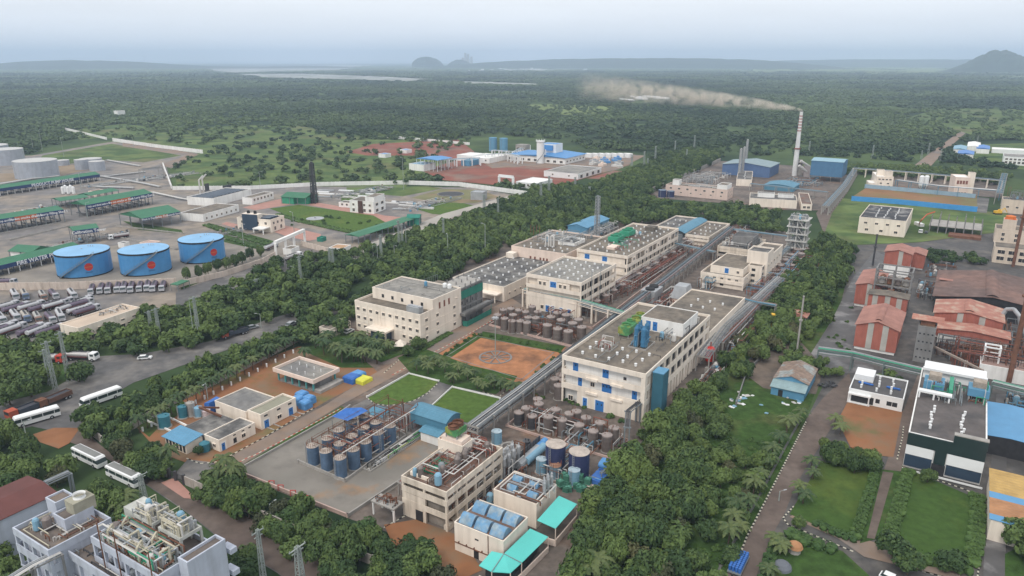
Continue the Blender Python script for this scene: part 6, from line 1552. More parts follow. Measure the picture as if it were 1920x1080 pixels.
# ================================================================== UPPER RIGHT PLOTS
b=simple('vented_roof_block','cream block with a black roof carrying three rows of white vents',(1700,415),(1611,407),(1717,391),446,CREAM,mat('black_felt_roof',(.045,.045,.05),var=.2,scale=.2,col2=(.22,.21,.2),s2=.12,t2=(.5,.62)),a=UA,rows=(('x',.62,4,1.5,1),('x',.2,3,1.6,1.2)))
for k in range(3):vents(b,3,b.LX-6,6+k*5,7+k*5,b.h-.4,6,1)
b=simple('stair_towered_block','cream four storey block with two stair heads behind the blue fence',(1676,332),(1636,322),(1694,320),355,CREAM,WHITEW,rows=(('x',.72,4,1.4,1),('x',.4,2,1.4,1),('x',.1,3,1.6,1.6)),LX=26)
block(b,1,6,1,6,b.h-.5,b.h+4,CREAM,ROOFD,.5,.25,'stair_wall');block(b,8,13,b.LY-6,b.LY-1,b.h-.5,b.h+4,CREAM,ROOFD,.5,.25,'stair_wall');block(b,0,14,b.LY+.1,b.LY+5,0,b.h*.45,CREAM,WHITEW,.4,.25,'wing_wall')
b=simple('arched_window_block','small pinkish block with red arched louvres on the roof platform',(1820,333),(1783,326),(1830,326),367,PINKW,WHITEW,rows=(('x',.1,4,1.2,1),),LX=16)
for i in range(4):win(b,'x',b.LY*(.2+.2*i),b.h*.62,1.4,2.6,'louver')
block(b,4,9,-4,-.1,0,b.h+3,CREAM,ROOFD,.5,.25,'stair_wall')
for i,x in enumerate((1725,1734)):
 t=thing('white_silo',['left','right'][i]+' one of two slim white silos on the pipe platform','silo',G(x,357,0));hh=Hh(357,331);m=MB();m.lathe(0,0,[(.4,1.5),(1.7,4),(1.7,hh),(1.0,hh+.8)],14);m.build('shell',WHITEP,t);m=MB();
 for k in range(3):m.tube((math.cos(k*2.1)*1.4,math.sin(k*2.1)*1.4,0),(math.cos(k*2.1)*1.5,math.sin(k*2.1)*1.5,4),.15,5)
 m.build('leg',GREYM,t)
FB=mat('blue_sheet_fence',(.06,.28,.60),rough=.5,var=.08,corr=.5,corr_s=3)
wall_line('blue_fence','bright blue sheet fence across the grass below the ochre plot',[(1596,377),(1680,383),(1760,391),(1831,398)],3.6,FB,.15,cat='fence')
wall_line('blue_fence','pale blue-grey sheet fence along the top of the ochre plot',[(1621,353),(1700,360),(1828,372)],3.2,mat('pale_blue_fence',(.27,.38,.46),var=.1),.15,cat='fence')
rack('long blue-grey pipe rack behind the plots',[(1600,315),(1700,322),(1800,331),(1880,338)],7,4,10,pipes=8,pm=(BLUES,GREYM,PIPER),sm=CREAM,cs=.6)
rack('thin white pipe platform between the two cream blocks',[(1682,337),(1760,348),(1876,357)],7,3,12,pipes=6,pm=(GALV,BLUES,PIPEW),sm=BLUES)
rack('dark pipe rack rising beside the right-hand buildings',[(1874,362),(1880,338),(1884,325)],8,4,10,pipes=8,pm=(GREYM,BLUES))
b=new_building('concrete_skeleton','grey concrete skeleton of columns under construction beside the crane arm','construction site',(1842,432),(1742,421),(1852,420),446,LX=20);LX,LY,H=b.LX,b.LY,b.h
m=MB();m.box(0,LX,0,LY,H-.3,H);m.build('floor_slab',CONCL,b.e);m=MB()
for i in range(3):
 for j in range(7):m.box(LX*i/2.1,LX*i/2.1+.5,LY*j/6.2,LY*j/6.2+.5,0,H+3+(j%3))
m.build('column_frame',CONC,b.e);m=MB();m.box(-8,-.1,0,LY*.6,0,1.5);m.build('rubble_foundation',RUST,b.e)
t=thing('concrete_pump','orange articulated concrete pump boom reaching over the grass','crane',G(1722,424,0));d=G(1765,405,5)-G(1722,424,0);m=MB();p1=G(1728,412,8)-G(1722,424,0);p2=G(1738,402,8)-G(1722,424,0);p3=G(1753,397,9)-G(1722,424,0);m.path([(0,0,1),p1,p2,p3],.35,5);m.build('boom',mat('red_boom',(.5,.1,.04)),t);m=MB();m.box(-1.2,1.2,-4,3,.4,2.2);m.build('truck_body',WHITEP,t)
CT=mat('cream_tall',(.62,.52,.42),var=.06,streak=.3)
b=simple('tall_cream_block','tall cream slab block with a stained grey roof at the right edge',(1940,378),(1887,368),(1960,366),404,CT,ROOFD,a=UA,rows=(('x',.4,3,1.4,1.2),),LY=17,LX=12)
clutter(b,0,10,0,15,b.h,30,7,(CONC,GREYM,RUST),seed=140,vessels=5)
b=simple('orange_tank_block','cream block at the right edge with an orange tank on its roof',(1950,436),(1867,424),(1975,420),462,CT,ROOFG,a=UA,rows=(('x',.5,3,1.4,1.6),('x',.15,3,1.4,1.6)),LX=14)
block(b,2,8,b.LY-9,b.LY-3,b.h-.5,b.h+5,CT,mat('orange_top',(.7,.16,.05)),.3,.25,'upper_wall')
t=roof_thing(b,'orange_tank','round orange tank on top of the cream block at the right edge','water tank',5,b.LY-6,b.h+4.9);m=MB();m.lathe(0,0,[(2.4,0),(2.4,1.6),(.6,2.1)],16);m.build('shell',ORANGE,t)
b=simple('banded_window_block','cream block with dark window bands behind the big brown roof',(1935,470),(1890,466),(1960,455),500,CT,ROOFG,a=UA,rows=(('x',.6,3,3,1.8),('x',.2,3,3,1.8)),LY=15,LX=14)
t=thing('yellow_excavator','yellow excavator beside the right-hand cream blocks','excavator',G(1870,402,0));m=MB();m.box(-2,2,-1.3,1.3,1.0,2.4);m.box(-.2,1.0,-1.2,0,2.4,3.4);m.build('body',YELLOW,t);m=MB();m.box(-2.2,2.2,-1.5,-.9,0,1);m.box(-2.2,2.2,.9,1.5,0,1);m.build('track',BLACK,t);m=MB();m.path([(1.8,0,2),(4,0,4.2),(6,0,1.4)],.25,5);m.build('arm',YELLOW,t)
FBL=mat('far_blue_roof',(.07,.2,.5),rough=.5,var=.1)
for i,(F,L,R,mt,lb)in enumerate((((1826,290),(1796,286),(1832,284),FBL,'bright blue low roof at the right side far estate'),((1812,281),(1798,278),(1830,275),TANKL,'pale blue roof behind the bright blue far roof'),((1856,280),(1832,276),(1862,274),FBL,'second blue roof beside the far estate road'),((1838,276),(1815,272),(1850,268),WHITEW,'white roof at the back of the far estate'))):
 b=new_building('far_factory_shed',lb,'shed',F,L,R,h=5);gable_roof(b,0,max(b.LX,14),0,max(b.LY,12),5,1.2,'x',mt,.2,mt);m=MB();m.box(.2,max(b.LX,14)-.2,.2,max(b.LY,12)-.2,0,4.95);m.build('wall',WHITEW,b.e)
simple('far_white_factory','white stepped factory at the right edge of the far estate',(1935,296),(1882,290),(1950,284),312,WHITEP,ROOFL,a=UA,rows=(('x',.6,6,2,1.5),('x',.2,6,2,2)),LX=30)
simple('far_white_hall','long low white hall above the far estate road',(1935,283),(1860,274),(1950,270),291,WHITEP,WHITEW,a=UA,LX=20)
FW=mat('far_white_roof',(.62,.62,.62),var=.1)
for i,(x,y,w)in enumerate(((1190,190,60),(1215,187,50),(1240,184,60),(1255,186,40),(1205,184,40))):
 p=G(x,y,0);t=thing('far_white_shed','long white shed far behind the smoke','shed',p,rz_of(UA)+1.2,'far white sheds');m=MB();m.loft([[(0,0,0),(w,0,0),(w,9,0),(0,9,0)],[(0,0,3),(w,0,3),(w,9,3),(0,9,3)],[(0,4,5),(w,4,5),(w,5,5),(0,5,5)]]);m.build('shell',FW,t)
q=random.Random(9)
for i in range(46):
 x=q.choice([q.uniform(930,1010),q.uniform(1010,1100),q.uniform(850,930)]);y=q.uniform(120,134)
 p=G(x,y,0);t=thing('far_building','tiny white building in the hazy town beyond the forest','building',p,q.uniform(0,1.5),'far town buildings');m=MB();w=q.uniform(18,60);m.box(0,w,0,q.uniform(12,26),0,q.uniform(7,16));m.build('wall',FW,t)
for i,(x,h)in enumerate(((873,99),(878,101),(884,106),(868,108))):
 t=thing('far_chimney',['tallest','second tallest','short right','short left'][i]+' hazy chimney of the far power station','chimney',G(x,124,0));m=MB();m.lathe(0,0,[(24,0),(17,Hh(124,h))],10);m.build('shaft',CONCL,t)
b=None
t=thing('far_power_station','hazy grey power station halls beneath the far chimneys','building',G(846,125,0));m=MB();m.box(0,140,0,60,0,50);m.box(150,220,0,60,0,75);m.box(235,330,10,50,0,40);m.build('wall',CONCL,t)
for x,y,y2 in((218,110,100),(272,112,101)):
 t=thing('far_water_tower','faint water tower on the coastal rise, '+('left one' if x<250 else 'right one'),'tower',G(x,121,0));m=MB();hh=Hh(121,y2+5);m.cyl(0,0,0,hh,3,8);m.cyl(0,0,hh-12,hh,12,10);m.build('tower',CONCL,t)
simple('lone_house','lone white house in the scrub forest',(220,208),(214,206),(226,204),210,WHITEW,ROOFL,a=UA,h=8,LX=14,LY=12)
# ================================================================== BLUE ROOF PLANT (middle distance)
b=simple('blue_roof_factory','white factory with a broad bright blue roof and a blue penthouse',(1060,297),(968,285),(1094,288),309,WHITEW,BLUEM,a=UA,rows=(('x',.2,9,3,2),('y',.35,6,2.5,1.2)),par=.15)
LXb=b.LX
gable_roof(b,-1,b.LX+1,-1,b.LY*.78,b.h+.05,1.8,'x',BLUEM,.5,BLUEM,False,'blue_roof')
block(b,b.LX*.45,b.LX*.8,b.LY*.32,b.LY*.58,b.h,b.h+10,WHITEW,BLUEM,.3,.25,'penthouse_wall');m=MB();m.box(b.LX*.4,b.LX*.45-.05,b.LY*.36,b.LY*.54,b.h+4,b.h+9);m.build('blue_panel',BLUEM,b.e)
t=thing('white_silo','tall white silo with a crown of railings before the broad blue roof','silo',G(1013,306,0));hh=Hh(306,265);m=MB();m.cyl(0,0,0,hh,3.6,18);m.cyl(3.5,3,0,hh*.6,2.2,12);m.build('shell',WHITEP,t);m=MB();m.cyl(0,0,hh,hh+.4,4.4,18)
for i in range(10):m.cyl(math.cos(i*.628)*4.2,math.sin(i*.628)*4.2,hh,hh+2,.18,5)
m.build('railing',WHITEP,t);m=MB();m.path([(math.cos(.35*k-3)*3.9,math.sin(.35*k-3)*3.9,hh*k/14)for k in range(15)],.3,4);m.build('spiral_stair',GREYM,t)
for i,(xl,xr,yt,yb_)in enumerate(((917,932,258,281),(937,952,259,282))):tank_px(dict(name='blue_storage_tank',body=mat('mid_blue_tank',(.13,.29,.43),var=.06),top=MATS['mid_blue_tank'],rings=3,cone=.06),xl,xr,yt,yb_+2,['left','right'][i]+' one of the twin tall blue tanks behind the red earth')
simple('white_gate_office','white two storey office with a dark veranda nearest the tree belt',(1084,326),(1041,315),(1107,312),337,WHITEP,ROOFL,a=UA,rows=(('x',.4,2,1.4,1.2),('y',.15,4,4,2.6)))
simple('white_substation','white low building beside the white portal at the red earth edge',(1005,344),(968,340),(1020,334),355,WHITEP,WHITEW,a=UA,rows=(('x',.4,4,1.6,1.4),))
t=thing('white_portal','white entrance portal before the red earth plot','gate',G(936,352,0));O=G(936,352,0);pb=G(962,355,0)-O;m=MB();m.box(-1,1,-1,1,0,9);m.box(pb.x-1,pb.x+1,pb.y-1,pb.y+1,0,9);m.bar((0,0,9.4),(pb.x,pb.y,9.4),2);m.build('frame',WHITEP,t)
simple('white_store','small white store left of the twin blue tanks',(885,292),(866,288),(890,286),297,WHITEP,WHITEW,a=UA,h=6)
simple('white_store','cream store beside the pipe racks of the blue roof plant',(917,297),(888,291),(925,288),303,WHITEW,WHITEW,a=UA,h=5,rows=(('x',.4,4,1.6,1.4),))
simple('white_store','white box building left of the blue canopy',(794,309),(775,305),(797,303),318,WHITEW,TANKL,a=UA,h=6)
pillar_shed('blue_canopy','bright blue canopy on tall white columns at the left end of the red earth',(820,301),(790,297),(834,295),318,BLUEM,.4,rise=1,ridge='x',a=UA,legm=WHITEP,LX=22,LY=24,h=10)
simple('blue_store','blue walled store between pipe racks of the blue roof plant',(880,302),(868,300),(892,297),308,BLUEC,BLUES,a=UA,h=5)
for i,(x,y)in enumerate(((762,281),(722,289))):simple('blue_hut',['farther','nearer'][i]+' small blue roofed hut in the scrub left of the red earth',(x,y),(x-14,y-2),(x+6,y-3),y+3,WHITEW,BLUEM,a=UA,h=4,LX=9,LY=9)
for i,pts in enumerate(([(826,300),(868,297),(900,296)],[(912,290),(950,287),(975,294)],[(925,281),(965,284),(990,272)])):rack(['white pipe rack from the blue canopy along the red earth','white pipe rack below the twin blue tanks','white frame rack behind the twin blue tanks'][i],pts,7,5,9,pipes=6,pm=(PIPEW,GALV,TANKL),sm=WHITEP,cs=.9)
simple('concrete_portal','grey concrete portal right of the twin blue tanks',(985,272),(971,270),(988,270),283,CONCL,CONCL,a=UA,h=10,rows=(('x',.1,1,9,6),))
for i in range(7):
 x=1100+i*12;simple('site_cabin','white site cabin behind the blue roof plant',(x+9,289),(x,288),(x+11,287),293,WHITEP,WHITEW,a=UA,h=4,LX=8,LY=9,group='site cabins')
q=random.Random(4)
for i in range(16):
 x,y=q.uniform(1110,1165),q.uniform(298,316)
 t=thing('stored_machinery','pale crate in the yard beside the broad blue roof','machinery',G(x,y,0),q.uniform(0,3),'stored machines');m=MB();m.box(-4,4,-2.5,2.5,0,q.uniform(1.5,3));m.box(-2,1,-1,1,3,4);m.build('crate',[PIPEW,GALV,TARPL,PINKW][i%4],t)
for i in range(22):
 x,y=q.choice([(q.uniform(600,700),q.uniform(358,372)),(q.uniform(730,800),q.uniform(380,396))])
 t=thing('pipe_stack','pale material stack on ground between the depot lawns','building material',G(x,y,0)+Vector((0,0,.4)),rz_of(DA)+1.57+(.1*(i%3)),'laid out materials');m=MB();m.box(-6,6,-1,1,0,.8);m.box(-5,5,-2.4,-1.3,0,.5);m.build('stack',[PIPEW,WHITEP,GALV][i%3],t)
 # ================================================================== RIGHT-HAND COMPLEX
b=simple('white_flat_house','small white flat roofed building with a veranda and blue tarpaulins on the roof',(1694.5,748.7),(1592.5,727),(1706,714),773.5,WHITEP,mat('dark_flat_roof',(.09,.085,.085),var=.2,scale=.3),a=UA)
vents(b,1,b.LX-1,1.5,b.LY-1,b.h-.4,4,3,r=.3,h=.9)
for s,w,h,k in((.14,1.3,1.3,'open'),(.24,1.3,1.3,'open'),(.45,1.1,1.3,'open'),(.56,1.0,2.2,'open'),(.78,4.6,2.1,'open')):win(b,'x',b.LY*s,.3 if h>2 else 1.2,w,h,k)
m=MB();m.box(-1.2,-.03,b.LY*.58,b.LY,2.7,3.1);m.box(-1.2,-.95,b.LY*.6,b.LY*.6+.25,0,2.7);m.box(-1.2,-.95,b.LY-.3,b.LY-.05,0,2.7);m.box(-1.2,-.03,b.LY*.58,b.LY,0,.3);m.build('veranda',WHITEP,b.e)
m=MB();m.box(b.LX*.55,b.LX*.95,b.LY*.62,b.LY*.98,b.h-.4,b.h+1.5);m.build('stair_head',WHITEP,b.e)
for i,(x,y,L_)in enumerate(((.42,.62,3.4),(.45,.12,3))):t=roof_thing(b,'blue_tarpaulin',['long blue rolled tarpaulin by the stair head of the white flat house','crumpled blue tarpaulin on the near side of the white flat house roof'][i],'tarpaulin',b.LX*x,b.LY*y,b.h-.3,None,1.57);m=MB();q=random.Random(i);[blob(m,(k*L_/7,q.uniform(-.2,.2),.2),.45,q)for k in range(8)];m.build('sheet',TARP,t)
b=new_building('glass_fronted_block','dark green glass fronted block with white panels and blue tanks on its grey roof','factory building',(1851,843),(1704,809),(1860.7,699),yb=910,LX=45)
LX,LY,H=b.LX,b.LY,b.h
DARKR=mat('warm_dark_roof',(.115,.10,.095),var=.25,scale=.2,col2=(.075,.07,.07),s2=.12,t2=(.5,.65))
block(b,0,LX,0,LY,0,H,WHITEW,DARKR,.5,.3)
m=MB();m.box(-.35,-.05,0,LY,H*.66,H-.1);m.box(-.35,-.05,LY*.47,LY*.62,H*.30,H*.66);m.build('glass_band',GLASSG,b.e)
m=MB();m.box(-.3,-.05,0.1,LY*.45,0.6,H*.36);m.box(-.3,-.05,LY*.64,LY-.1,.6,H*.40);m.build('glass_lower',GLASSB,b.e)
m=MB();m.box(-.45,-.05,0,LY*.46,H*.36+.01,H*.655);m.box(-.45,-.05,LY*.635,LY,H*.40+.01,H*.655);m.build('white_panel',WHITEP,b.e)
m=MB();m.box(-.5,LX*.02,-.1,LY*.42,H-.1,H+1.9);m.build('raised_parapet',GLASSG,b.e);m=MB();m.box(-.55,LX*.02+.1,-.15,LY*.42+.05,H+1.9,H+2.15);m.build('coping',CONCL,b.e)
m=MB();m.box(-.35,-.04,LY*.46,LY*.635,0,H*.29);m.build('entrance_glazing',DARK,b.e)
m=MB();m.box(-2.3,-2.05,-.5,LY*.62,.3,.7);m.box(-2.3,-2.05,LY*.66,LY,.3,.7);m.build('front_rail',WHITEP,b.e)
for i,s in enumerate((.32,.74)):
 vents(b,4,19,LY*s-.4,LY*s+.4,H-.5,7,1,r=.3,h=1.0)
m=MB();m.box(LX*.86,LX-.3,.5,LY-.5,H-.5,H+2.6);m.box(LX*.84,LX*.86,.3,LY-.3,H+2.2,H+2.9);m.build('rear_upper_wall',WHITEP,b.e)
m=MB();m.box(LX*.52,LX*.56,LY*.5,LY*.98,H+1.2,H+1.7)
for s in(.52,.74,.95):m.box(LX*.52,LX*.56,LY*s,LY*s+.4,H-.5,H+1.2)
m.build('roof_portal',WHITEP,b.e)
for i,(x,y)in enumerate(((.60,.78),(.62,.14))):
 t=roof_thing(b,'roof_silencer',['left','right'][i]+' sky-blue boxed machine on the roof of the glass fronted block','machinery',LX*x,LY*y,H-.5);m=MB();m.box(0,5,-2.4,2.4,1.6,3.6);m.build('casing',BLUEC,t);m=MB()
 for dx in(.2,4.6):
  for dy in(-2.2,2):m.box(dx,dx+.2,dy,dy+.2,0,1.6)
 m.build('leg',GREYM,t);m=MB();m.box(1.5,4.5,-1.5,1.5,3.6,5.2);m.build('hood',mat('rust_streaked_grey',(.32,.27,.22),var=.35,scale=1),t)
 clutter(t,-1,5,-2,2,0,16,5,(PIPEW,RUST,GREENE),seed=150+i)
clutter(b,LX*.5,LX*.84,LY*.3,LY*.7,H-.4,22,2.4,(GREENE,PIPEW,GREYM),seed=152);m=MB();m.box(LX*.58,LX*.80,LY*.50,LY*.56,H-.4,H+2.4);m.build('green_tower',GREENE,b.e)
yard_mess('rusty dark tangle right of the grey tower below the striped roof',(1775,690),14,24,130,321,(RUST,STEELD,RUST,PIPER),v=10,hmax=8,boxes=22)
yard_mess('rusty gear between the concrete frame and the brown roof',(1715,560),26,9,70,322,(RUST,STEELD,GREYM),v=6,hmax=3,boxes=16)
yard_mess('dark frames and pipes at the right edge beside the rusty chimney',(1880,705),40,12,120,323,(RUST,STEELD,GREYM,RUST),v=8,hmax=8,boxes=18)
yard_mess('scrap and stores between the far red sheds and the brown roof',(1735,520),30,12,40,324,(RUST,STEELD,GREYM),v=3,hmax=2,boxes=24)
yard_mess('blue and grey drums and gear behind the striped shed',(1880,760),10,16,40,325,(BLUEC,STEELD,GREYM),v=4,hmax=2,boxes=20)
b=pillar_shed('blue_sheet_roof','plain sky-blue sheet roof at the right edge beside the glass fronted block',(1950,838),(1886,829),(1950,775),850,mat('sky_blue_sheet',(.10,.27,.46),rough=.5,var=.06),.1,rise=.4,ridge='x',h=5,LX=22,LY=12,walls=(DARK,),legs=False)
b=new_building('striped_roof_shed','shed roof of ochre, blue and terracotta sheets at the right edge','shed',(1955,1000),(1884,985),(1950,870),h=5.0,LX=23,LY=9)
for i,(a0,a1,mt)in enumerate(((0,.10,MATS['sky_blue_sheet']),(.10,.40,TERRA),(.40,.52,MATS['sky_blue_sheet']),(.52,1.0,OCHRE))):m=MB();m.box(b.LX*a0,b.LX*a1-.02,0,b.LY,b.h,b.h+.12);m.build('roof_sheet',mt,b.e)
m=MB();m.box(0.2,b.LX-.2,.3,b.LY-.3,0,b.h-.02);m.build('wall',CREAM,b.e)
b=new_building('patched_tile_shed','bright blue walled shed with patched brown tiles and a pale lean-to roof','shed',(1515,722),(1452,703),(1540,684),h=3.9,LX=13.5,LY=9.6)
LX,LY,H=b.LX,b.LY,b.h
gable_roof(b,0,LX,0,LY,H,1.7,'x',TILER,.35,BLUEC);m=MB();m.box(.1,LX,.1,LY-.1,0,H-.02);m.build('wall',BLUEC,b.e)
m=MB();m.box(-3.8,.08,.15,LY-.15,0,2.7);m.build('lean_to_wall',BLUEC,b.e);m=MB();m.loft([[(-4.3,-.2,2.75),(.05,-.2,H-.1),(.05,LY+.2,H-.1),(-4.3,LY+.2,2.75)],[(-4.3,-.2,2.87),(.05,-.2,H+.02),(.05,LY+.2,H+.02),(-4.3,LY+.2,2.87)]]);m.build('lean_to_roof',mat('pale_green_grey_sheet',(.24,.33,.34),rough=.6,var=.15,corr=.4,corr_s=8),b.e)
win(b,'x',LY*.7,.05,1.3,2.1,'open',-3.82)
def red_shed(label,F,L,R,yb_,rise=2.4,LX=None,LY=None,h=None,roof=REDR,strips=(.3,.65),low=.12,ridge='x',vent=True,a=UA):
 b=new_building('red_shed',label,'factory shed',F,L,R,yb_,h,a,LX,LY);LXx,LYy,H=b.LX,b.LY,b.h
 m=MB();m.box(0,LXx,0,LYy,H*low,H-.02);m.build('wall',REDS,b.e)
 m=MB();m.box(.3,LXx-.3,.3,LYy-.3,0,H*low-.01);m.build('base_wall',WHITEW,b.e)
 gable_roof(b,0,LXx,0,LYy,H,rise,ridge,roof,.5,REDS)
 for s in strips:
  m=MB();top=H+rise*(1-abs(2*s-1))-.25;m.box(-.06,0,LYy*s-.9,LYy*s+.9,H*low,top);m.build('skylight_strip',SKYL,b.e)
  m=MB();z0,z1=H+rise*(1-abs(2*s-1)),0
 if vent:
  o=Bd();o.e=b.e;gable_roof(o,1.5,LXx-1.5,LYy*.44,LYy*.56,H+rise*.97,.5,'x',roof,.3,DARK,True,'ridge_vent')
  m=MB();m.box(1.5,LXx-1.5,LYy*.45,LYy*.55,H+rise*.8,H+rise*.96);m.build('vent_side',DARK,b.e)
 return b
red_shed('large red gabled shed with two pale strips, nearest the wet road',(1685,622),(1606,608),(1705,586.7),668,LX=22)
red_shed('left red shed with a grey strip beside the concrete frame',(1652,540),(1598,535),(1660,500),585,rise=1.4,LX=24,LY=9,h=9,strips=(.45,),vent=False)
b=red_shed('low red fronted shed with three pale strips under the concrete frame',(1702,562),(1628,553),(1712,545),600,rise=.5,LX=7,strips=(.2,.5,.82),vent=False,roof=ROOFG,h=9.5)
b=new_building('open_concrete_frame','weathered grey open concrete frame with round vessels inside, above the red sheds','concrete frame',(1713,512),(1638,502),(1725,496),yb=592,LX=9,LY=13)
LX,LY,H=b.LX,b.LY,b.h
m=MB()
for k in range(4):
 z=H*(.45+.55*k/3);m.box(0,.6,0,LY,z-.35,z);m.box(LX-.6,LX,0,LY,z-.35,z);m.box(.6,LX-.6,0,.5,z-.34,z-.01);m.box(.6,LX-.6,LY-.5,LY,z-.34,z-.01)
for x in(0.01,LX-.61):
 for y in(.01,LY/2-.3,LY-.61):m.box(x,x+.6,y,y+.6,0,H+.01)
m.build('frame',CONC,b.e)
m=MB();m.box(.7,LX-.7,.6,LY-.6,H*.42,H*.45);m.box(.7,LX-.7,.6,LY-.6,H*.62,H*.635);m.build('platform',ROOFG,b.e)
for i in range(8):m=MB();x,y,z=2+(i%2)*4,2+(i//2)*2.8,H*.635+0;m.lathe(x,y,[(.4,z),(1.1,z+.4),(1.1,z+2.3),(.3,z+2.9)],12);m.build('vessel',[CONCL,RUST,STEEL][i%3],b.e)
clutter(b,1,LX-1,1,LY-1,H*.45,20,3,(RUST,GREYM),seed=160);m=MB();m.box(-.3,2,LY*.42,LY*.6,H*.40,H*.56);m.build('rusty_box',RUST,b.e)
red_shed('far red shed with a pale strip and an open dark lower frame',(1710,478),(1663,466),(1722,468),502,rise=1.6,LX=14,h=11,low=.5,strips=(.4,),vent=False)
red_shed('dull red lean shed behind the far red shed',(1735,480),(1700,474),(1742,466),500,rise=1.2,LX=12,h=7,low=.1,strips=(),vent=False)
red_shed('red-walled shed with a pink and cream striped roof in the middle of the old plant',(1882,606),(1752,588),(1890,580),650,rise=2.0,LX=17,h=9,strips=(.3,.62),roof=REDO,low=.1)
b=red_shed('low dilapidated shed with rusty orange sheets above dark pipework',(1893,637),(1760,611),(1900,620),672,rise=.9,LX=8,h=7,strips=(),roof=REDO,vent=False,low=.75);clutter(b,-9,0,0,b.LY,0,110,6.5,(STEELD,RUST,GREYM,RUST),seed=170,vessels=9)
b=new_building('brown_roof_warehouse','very large brown asbestos roof with a raised ridge vent','warehouse',(1912,578),(1751,556),(1925,530),yb=610,LX=42)
LX,LY,H=b.LX,b.LY,b.h
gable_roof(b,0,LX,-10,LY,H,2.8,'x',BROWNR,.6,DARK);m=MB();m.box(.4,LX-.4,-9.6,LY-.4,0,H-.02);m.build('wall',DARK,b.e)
o=Bd();o.e=b.e;gable_roof(o,1,LX-1,(LY-10)/2-1.8,(LY-10)/2+1.8,H+2.7,.7,'x',BROWNR,.3,DARK,True,'ridge_vent')
m=MB();m.box(LX*.55,LX*.62,LY*.55,LY*.98,H+.75*1.2,H+.75*1.2+.1);m.build('rusty_sheet',REDR,b.e)
b=new_building('grey_block_tower','windowless grey concrete tower with an orange sheet roof between the red sheds','tower',(1756,616),(1722,611),(1764,602),yb=683,LX=6)
LX,LY,H=b.LX,b.LY,b.h
block(b,0,LX,0,LY,0,H,CONC,ROOFG,.3)
for k in range(4):
 for j in range(4):win(b,'x',LY*(.15+.23*j),H*(.12+.22*k),.5,.5,'open',-.02)
gable_roof(b,1.5,LX+1,-1.5,LY+2,H+1.6,.9,'y',REDO,.3,None);m=MB();m.box(2,LX,.5,LY-.5,H-.3,H+1.55);m.build('loft_wall',RUST,b.e)
b=None
t=thing('coal_conveyor','thin rusty inclined conveyor between the grey tower and the glass fronted block','conveyor',G(1760,660,0));m=MB();p0,p1=G(1754,651,5)-G(1760,660,0),G(1843,695,8)-G(1760,660,0);m.bar(p0,p1,.6);m.build('belt',mat('rust_grey',(.3,.24,.2),var=.2),t)
rack('long dark green truss pipe bridge across the right-hand complex',[(1535,652),(1600,661),(1660,676),(1733,693)],6.0,2.2,12,pipes=6,pm=(GREYM,GREENE,GALV),sm=mat('green_grey_steel',(.15,.19,.18),var=.15),tiers=2)
rack('dark green truss pipe bridge right of the glass fronted block',[(1862,714),(1940,733)],6.0,2.2,12,pipes=6,pm=(GREYM,GREENE,GALV),sm=MATS['green_grey_steel'],tiers=2)
for x,yb_,yt,r,lb,mt in((1636,498,440,.45,'thin dark pole-like chimney behind the red sheds',STEELD),(1890,722,440,.75,'tall leaning-looking rusty brown chimney at the right edge',RUST),(1899,500,345,.7,'second rusty brown chimney with a collar at the right edge',RUST),(1493,668,556,.32,'slim grey concrete pole between the yards',CONCL)):
 t=thing('steel_chimney' if r>.4 else 'concrete_pole',lb,'chimney' if r>.4 else 'pole',G(x,yb_,0));hh=Hh(yb_,yt);m=MB();m.cyl(0,0,0,hh,r,12,r*.85);m.build('shaft',mt,t);m=MB();m.cyl(0,0,hh*.6,hh*.6+.5,r*1.9,12);m.cyl(0,0,hh,hh+.2,r*1.1,12);m.build('collar',mt,t)
t=thing('gas_ducts','large grey curved gas ducts behind the striped red roof','duct',G(1888,640,0),rz_of(UA));m=MB();m.path([(2,3,8),(2,2,11),(0,0,12),(-1,-2,10),(-1,-3,5)],.7,8);m.path([(2,-4,6),(2,-4,10),(0,-6,11),(-1,-7,8)],.6,8);m.build('duct',GALV,t)
t=thing('old_plant_frame','white square frame tower below the rusty chimney','concrete frame',G(1868,705,0),rz_of(UA));m=MB()
for x in(0,3.2):
 for y in(0,4):m.box(x,x+.5,y,y+.5,0,9)
for z in(3,6,8.7):m.ring(0,3.7,0,4.5,z,z+.4,.4)
m.build('frame',WHITEP,t)
b=simple('low_white_store','low white and pale blue store right of the glass fronted block rear',(1940,700),(1870,680),(1950,670),712,WHITEW,mat('pinkish_sheet',(.3,.2,.17)),a=UA,h=4.5,LX=9,LY=14)
b=pillar_shed('curved_rusty_shelter','small shelter with a curved pinkish rusty roof beside the tree belt',(1512,597),(1472,596),(1518,588),610,REDO,.2,rise=1.2,ridge='x',h=3.2,LX=6,LY=7,arch=True)
t=thing('yellow_hopper','yellow twin hopper sticking out of the tree belt','hopper',G(1446,612,0));m=MB();m.box(-.9,.9,-.9,.9,0,4.6);m.box(-2.8,-1,-.7,.7,0,3.6);m.build('casing',YELLOW,t);m=MB();m.cyl(0,0,4.6,5.0,1,12);m.cyl(-1.9,0,3.6,4.0,.8,12);m.build('cap',YELLOW,t)
q=random.Random(77)
for i in range(26):
 x,y=q.uniform(1370,1400)+(i>8)*q.uniform(0,110),q.uniform(735,765)+(i>20)*20
 t=thing('rubbish_sheet','pale sheeting scrap on the grass by the blue shed','debris',G(x,y,0)+Vector((0,0,.2)),q.uniform(0,3),'scraps on the clearing');m=MB();w=q.uniform(.3,1.0);m.box(-w,w,-.3,.4,0,.12);m.box(-w*.6,w*.8,.2,.7,.05,.25);m.build('sheet',[WHITEP,TANKL,PIPEW][i%3],t)
